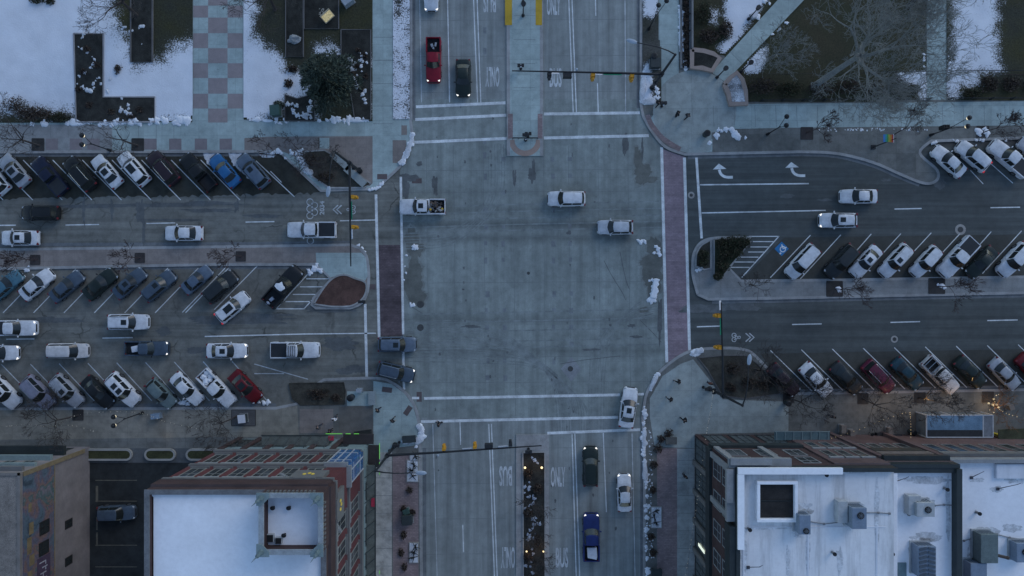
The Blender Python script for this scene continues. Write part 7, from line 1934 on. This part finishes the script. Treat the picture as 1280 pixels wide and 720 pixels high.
# ------------------------------------------------------------------ people
skin_m = mat('skin', (.38, .24, .18), .6, .08, 8); hair_m = mat('hair', (.02, .015, .012), .8, .2, 8)
def skin_mesh(name, verts, edges, radii, m, root=0, sub=2):
    me = bpy.data.meshes.new(name); me.from_pydata(verts, edges, [])
    o = bpy.data.objects.new(name, me); COL.objects.link(o)
    md = o.modifiers.new('s', 'SKIN'); md.use_smooth_shade = True
    for i, r in enumerate(radii):
        me.skin_vertices[0].data[i].radius = (r, r) if not isinstance(r, tuple) else r
        me.skin_vertices[0].data[i].use_root = (i == root)
    sb_ = o.modifiers.new('u', 'SUBSURF'); sb_.levels = sub; sb_.render_levels = sub
    dg = bpy.context.evaluated_depsgraph_get(); dg.update()
    out = bpy.data.meshes.new_from_object(o.evaluated_get(dg)); out.name = name
    bpy.data.objects.remove(o); out.materials.clear(); out.materials.append(m)
    for p in out.polygons: p.use_smooth = True
    return out
def person_meshes(stride, arm):
    s, a = stride, arm
    leg = lambda y, d: [(0, y, .92), (.06 * d + s * d * .35, y * 1.05, .5), (-.05 + s * d, y * 1.05, .09), (.14 + s * d, y * 1.1, .05)]
    V = [(0, 0, .98), (0, 0, 1.18), (0, 0, 1.38), (.01, 0, 1.5), (.03, 0, 1.6), (.04, 0, 1.72)]
    E = [(0, 1), (1, 2), (2, 3), (3, 4), (4, 5)]; Rr = [(.15, .12), (.14, .11), (.17, .11), .055, .1, .085]
    for y, d in ((.1, 1), (-.1, -1)):
        n = len(V); V += leg(y, d); Rr += [.1, .07, .045, .04]; E += [(0, n), (n, n + 1), (n + 1, n + 2), (n + 2, n + 3)]
        n = len(V); V += [(0, y * 2.0, 1.42), (-.03 - a * d * .3, y * 2.5, 1.16), (.06 - a * d, y * 2.4, .94), (.1 - a * d * 1.15, y * 2.35, .85)]
        Rr += [.06, .047, .036, .032]; E += [(2, n), (n, n + 1), (n + 1, n + 2), (n + 2, n + 3)]
    body = skin_mesh('body', V, E, Rr, skin_m)
    V2 = [(0, 0, .86), (0, 0, 1.0), (0, 0, 1.2), (0, 0, 1.4), (.01, 0, 1.49)]; E2 = [(0, 1), (1, 2), (2, 3), (3, 4)]; R2 = [(.2, .17), (.19, .16), (.18, .15), (.2, .14), .08]
    for y, d in ((.1, 1), (-.1, -1)):
        n = len(V2); V2 += [(0, y * 2.05, 1.42), (-.03 - a * d * .3, y * 2.55, 1.16), (.05 - a * d * .9, y * 2.45, .97)]; R2 += [.085, .072, .06]; E2 += [(3, n), (n, n + 1), (n + 1, n + 2)]
    coat = skin_mesh('coat', V2, E2, R2, sign_k)
    V3 = [(0, 0, .96)]; E3 = []; R3 = [(.16, .14)]
    for y, d in ((.1, 1), (-.1, -1)):
        n = len(V3); L = leg(y, d); V3 += [L[0], L[1], (L[2][0], L[2][1], .13)]; R3 += [.115, .085, .062]; E3 += [(0, n), (n, n + 1), (n + 1, n + 2)]
    trou = skin_mesh('trousers', V3, E3, R3, sign_k)
    b = B(); b.ball((.02, 0, 1.72), .125, 2, 0, (1, .92, .85))
    hair = b.mesh('hair', hair_m, None, True)
    b = B(); b.ball((.14, 0, 1.64), .022, 1)
    for y in (.035, -.035): b.ball((.125, y, 1.675), .014, 1)
    face = b.mesh('face', mat('face_detail', (.2, .11, .08), .7), None, True)
    b = B()
    for y, d in ((.1, 1), (-.1, -1)): b.ball((.05 + s * d, y * 1.08, .06), .1, 2, 0, (1.5, .6, .6))
    shoe = b.mesh('shoes', sign_k, None, True)
    return body, coat, trou, hair, face, shoe
PEOPLE = [person_meshes(.3, .22), person_meshes(.02, .03)]
def person(px, py, ang, coat, trou, label, pose=0, sc=1.0):
    K = PEOPLE[pose]; base = P(px, py, .139)
    o = bpy.data.objects.new('person', K[0]); COL.objects.link(o); o.location = base; o.rotation_euler = (0, 0, R(ang)); o.scale = (sc,) * 3
    tag(o, label, 'person')
    for nm, me, m in (('coat', K[1], coat), ('trousers', K[2], trou), ('hair', K[3], None), ('face', K[4], None), ('shoes', K[5], None)):
        c = bpy.data.objects.new(nm, me); COL.objects.link(c); c.parent = o
        if m: c.material_slots[0].link = 'OBJECT'; c.material_slots[0].material = m
    return o
ck = mat('coat_black', (.014, .015, .018), .9, .2, 5); cgr = mat('coat_grey', (.06, .065, .07), .9, .2, 5); cw = mat('coat_white', (.6, .6, .62), .9, .1, 5); cr_ = mat('coat_rust', (.1, .03, .02), .9, .2, 5)
dn = mat('denim_dark', (.02, .028, .045), .9, .2, 5)
person(846, 476, 155, ck, ck, 'person in black walking nearest the pink crossing on the lower plaza')
person(836, 498, 135, ck, dn, 'person in black walking beside the kerb of the lower plaza')
person(853, 523, -45, ck, ck, 'person in black walking toward the brick band of the lower plaza', 0, 1.05)
person(854, 593, 60, ck, dn, 'person in black alone on the pale walk beside the cornice building', 1)
person(474, 511, 200, ck, dn, 'person in black walking near the light pad of the bus corner')
person(492, 524, 45, ck, ck, 'person in black walking toward the lower crossing')
person(549.5, 528, 160, ck, ck, 'person in black crossing the road on the lower crossing line', 0, 1.1).location.z = .012
person(420.5, 522, 60, cw, dn, 'person in a white jacket on the paved pads')
person(401, 532, 210, cgr, dn, 'person in grey walking beside the brick-front pads')
person(844.5, 145, 10, ck, ck, 'person in black standing in the middle of the round plaza', 1, 1.1)
person(857, 147, 40, cgr, ck, 'person in grey walking beside the person in black on the round plaza')
person(821, 131.5, 45, ck, ck, 'person in black at the snowy corner of the plaza')
person(1036, 513 + 6, 90, ck, dn, 'person in black near the terrace planter box', 1)
person(415, 543 - 6, 20, ck, dn, 'person in black by the brick block entrance', 1)
person(885, 478, 80, cr_, dn, 'person in a rust coat waiting at the brown-bed mast', 1)
# ------------------------------------------------------------------ world, sun, camera
w = bpy.data.worlds.new('World'); scene.world = w; w.use_nodes = True
nt = w.node_tree; bg = nt.nodes['Background']
sky = nt.nodes.new('ShaderNodeTexSky'); sky.sky_type = 'NISHITA'; sky.sun_disc = False
SUN_E, SUN_R = R(28), R(42)
sky.sun_elevation = SUN_E; sky.sun_rotation = SUN_R; sky.altitude = 1300; sky.air_density = 1.0; sky.dust_density = .3; sky.ozone_density = 1.3
lk(nt, sky.outputs[0], bg.inputs['Color']); bg.inputs['Strength'].default_value = .15
sun = bpy.data.lights.new('sun', 'SUN'); sun.energy = .5; sun.angle = R(30); sun.color = (1, .93, .85)
so = bpy.data.objects.new('sun', sun); COL.objects.link(so)
# Nishita: rotation 0 puts the sun on +Y, turning clockwise seen from above
az = SUN_R
dirv = Vector((math.sin(az) * math.cos(SUN_E), math.cos(az) * math.cos(SUN_E), math.sin(SUN_E)))
so.rotation_euler = dirv.to_track_quat('Z', 'Y').to_euler()
cam = bpy.data.cameras.new('camera'); co = bpy.data.objects.new('camera', cam); COL.objects.link(co)
co.location = (0, 0, H); co.rotation_euler = (0, 0, 0); cam.sensor_width = 36; cam.lens = 36 * FP / 1280; cam.clip_start = .5; cam.clip_end = 5000
scene.camera = co
vs_ = scene.view_settings; vs_.view_transform = 'Standard'; vs_.look = 'None'; vs_.exposure = .42; vs_.gamma = 1; vs_.use_curve_mapping = False
scene.render.resolution_x = 1024; scene.render.resolution_y = 576
scene.cycles.max_bounces = 5; scene.cycles.diffuse_bounces = 3; scene.cycles.glossy_bounces = 3; scene.cycles.use_denoising = True
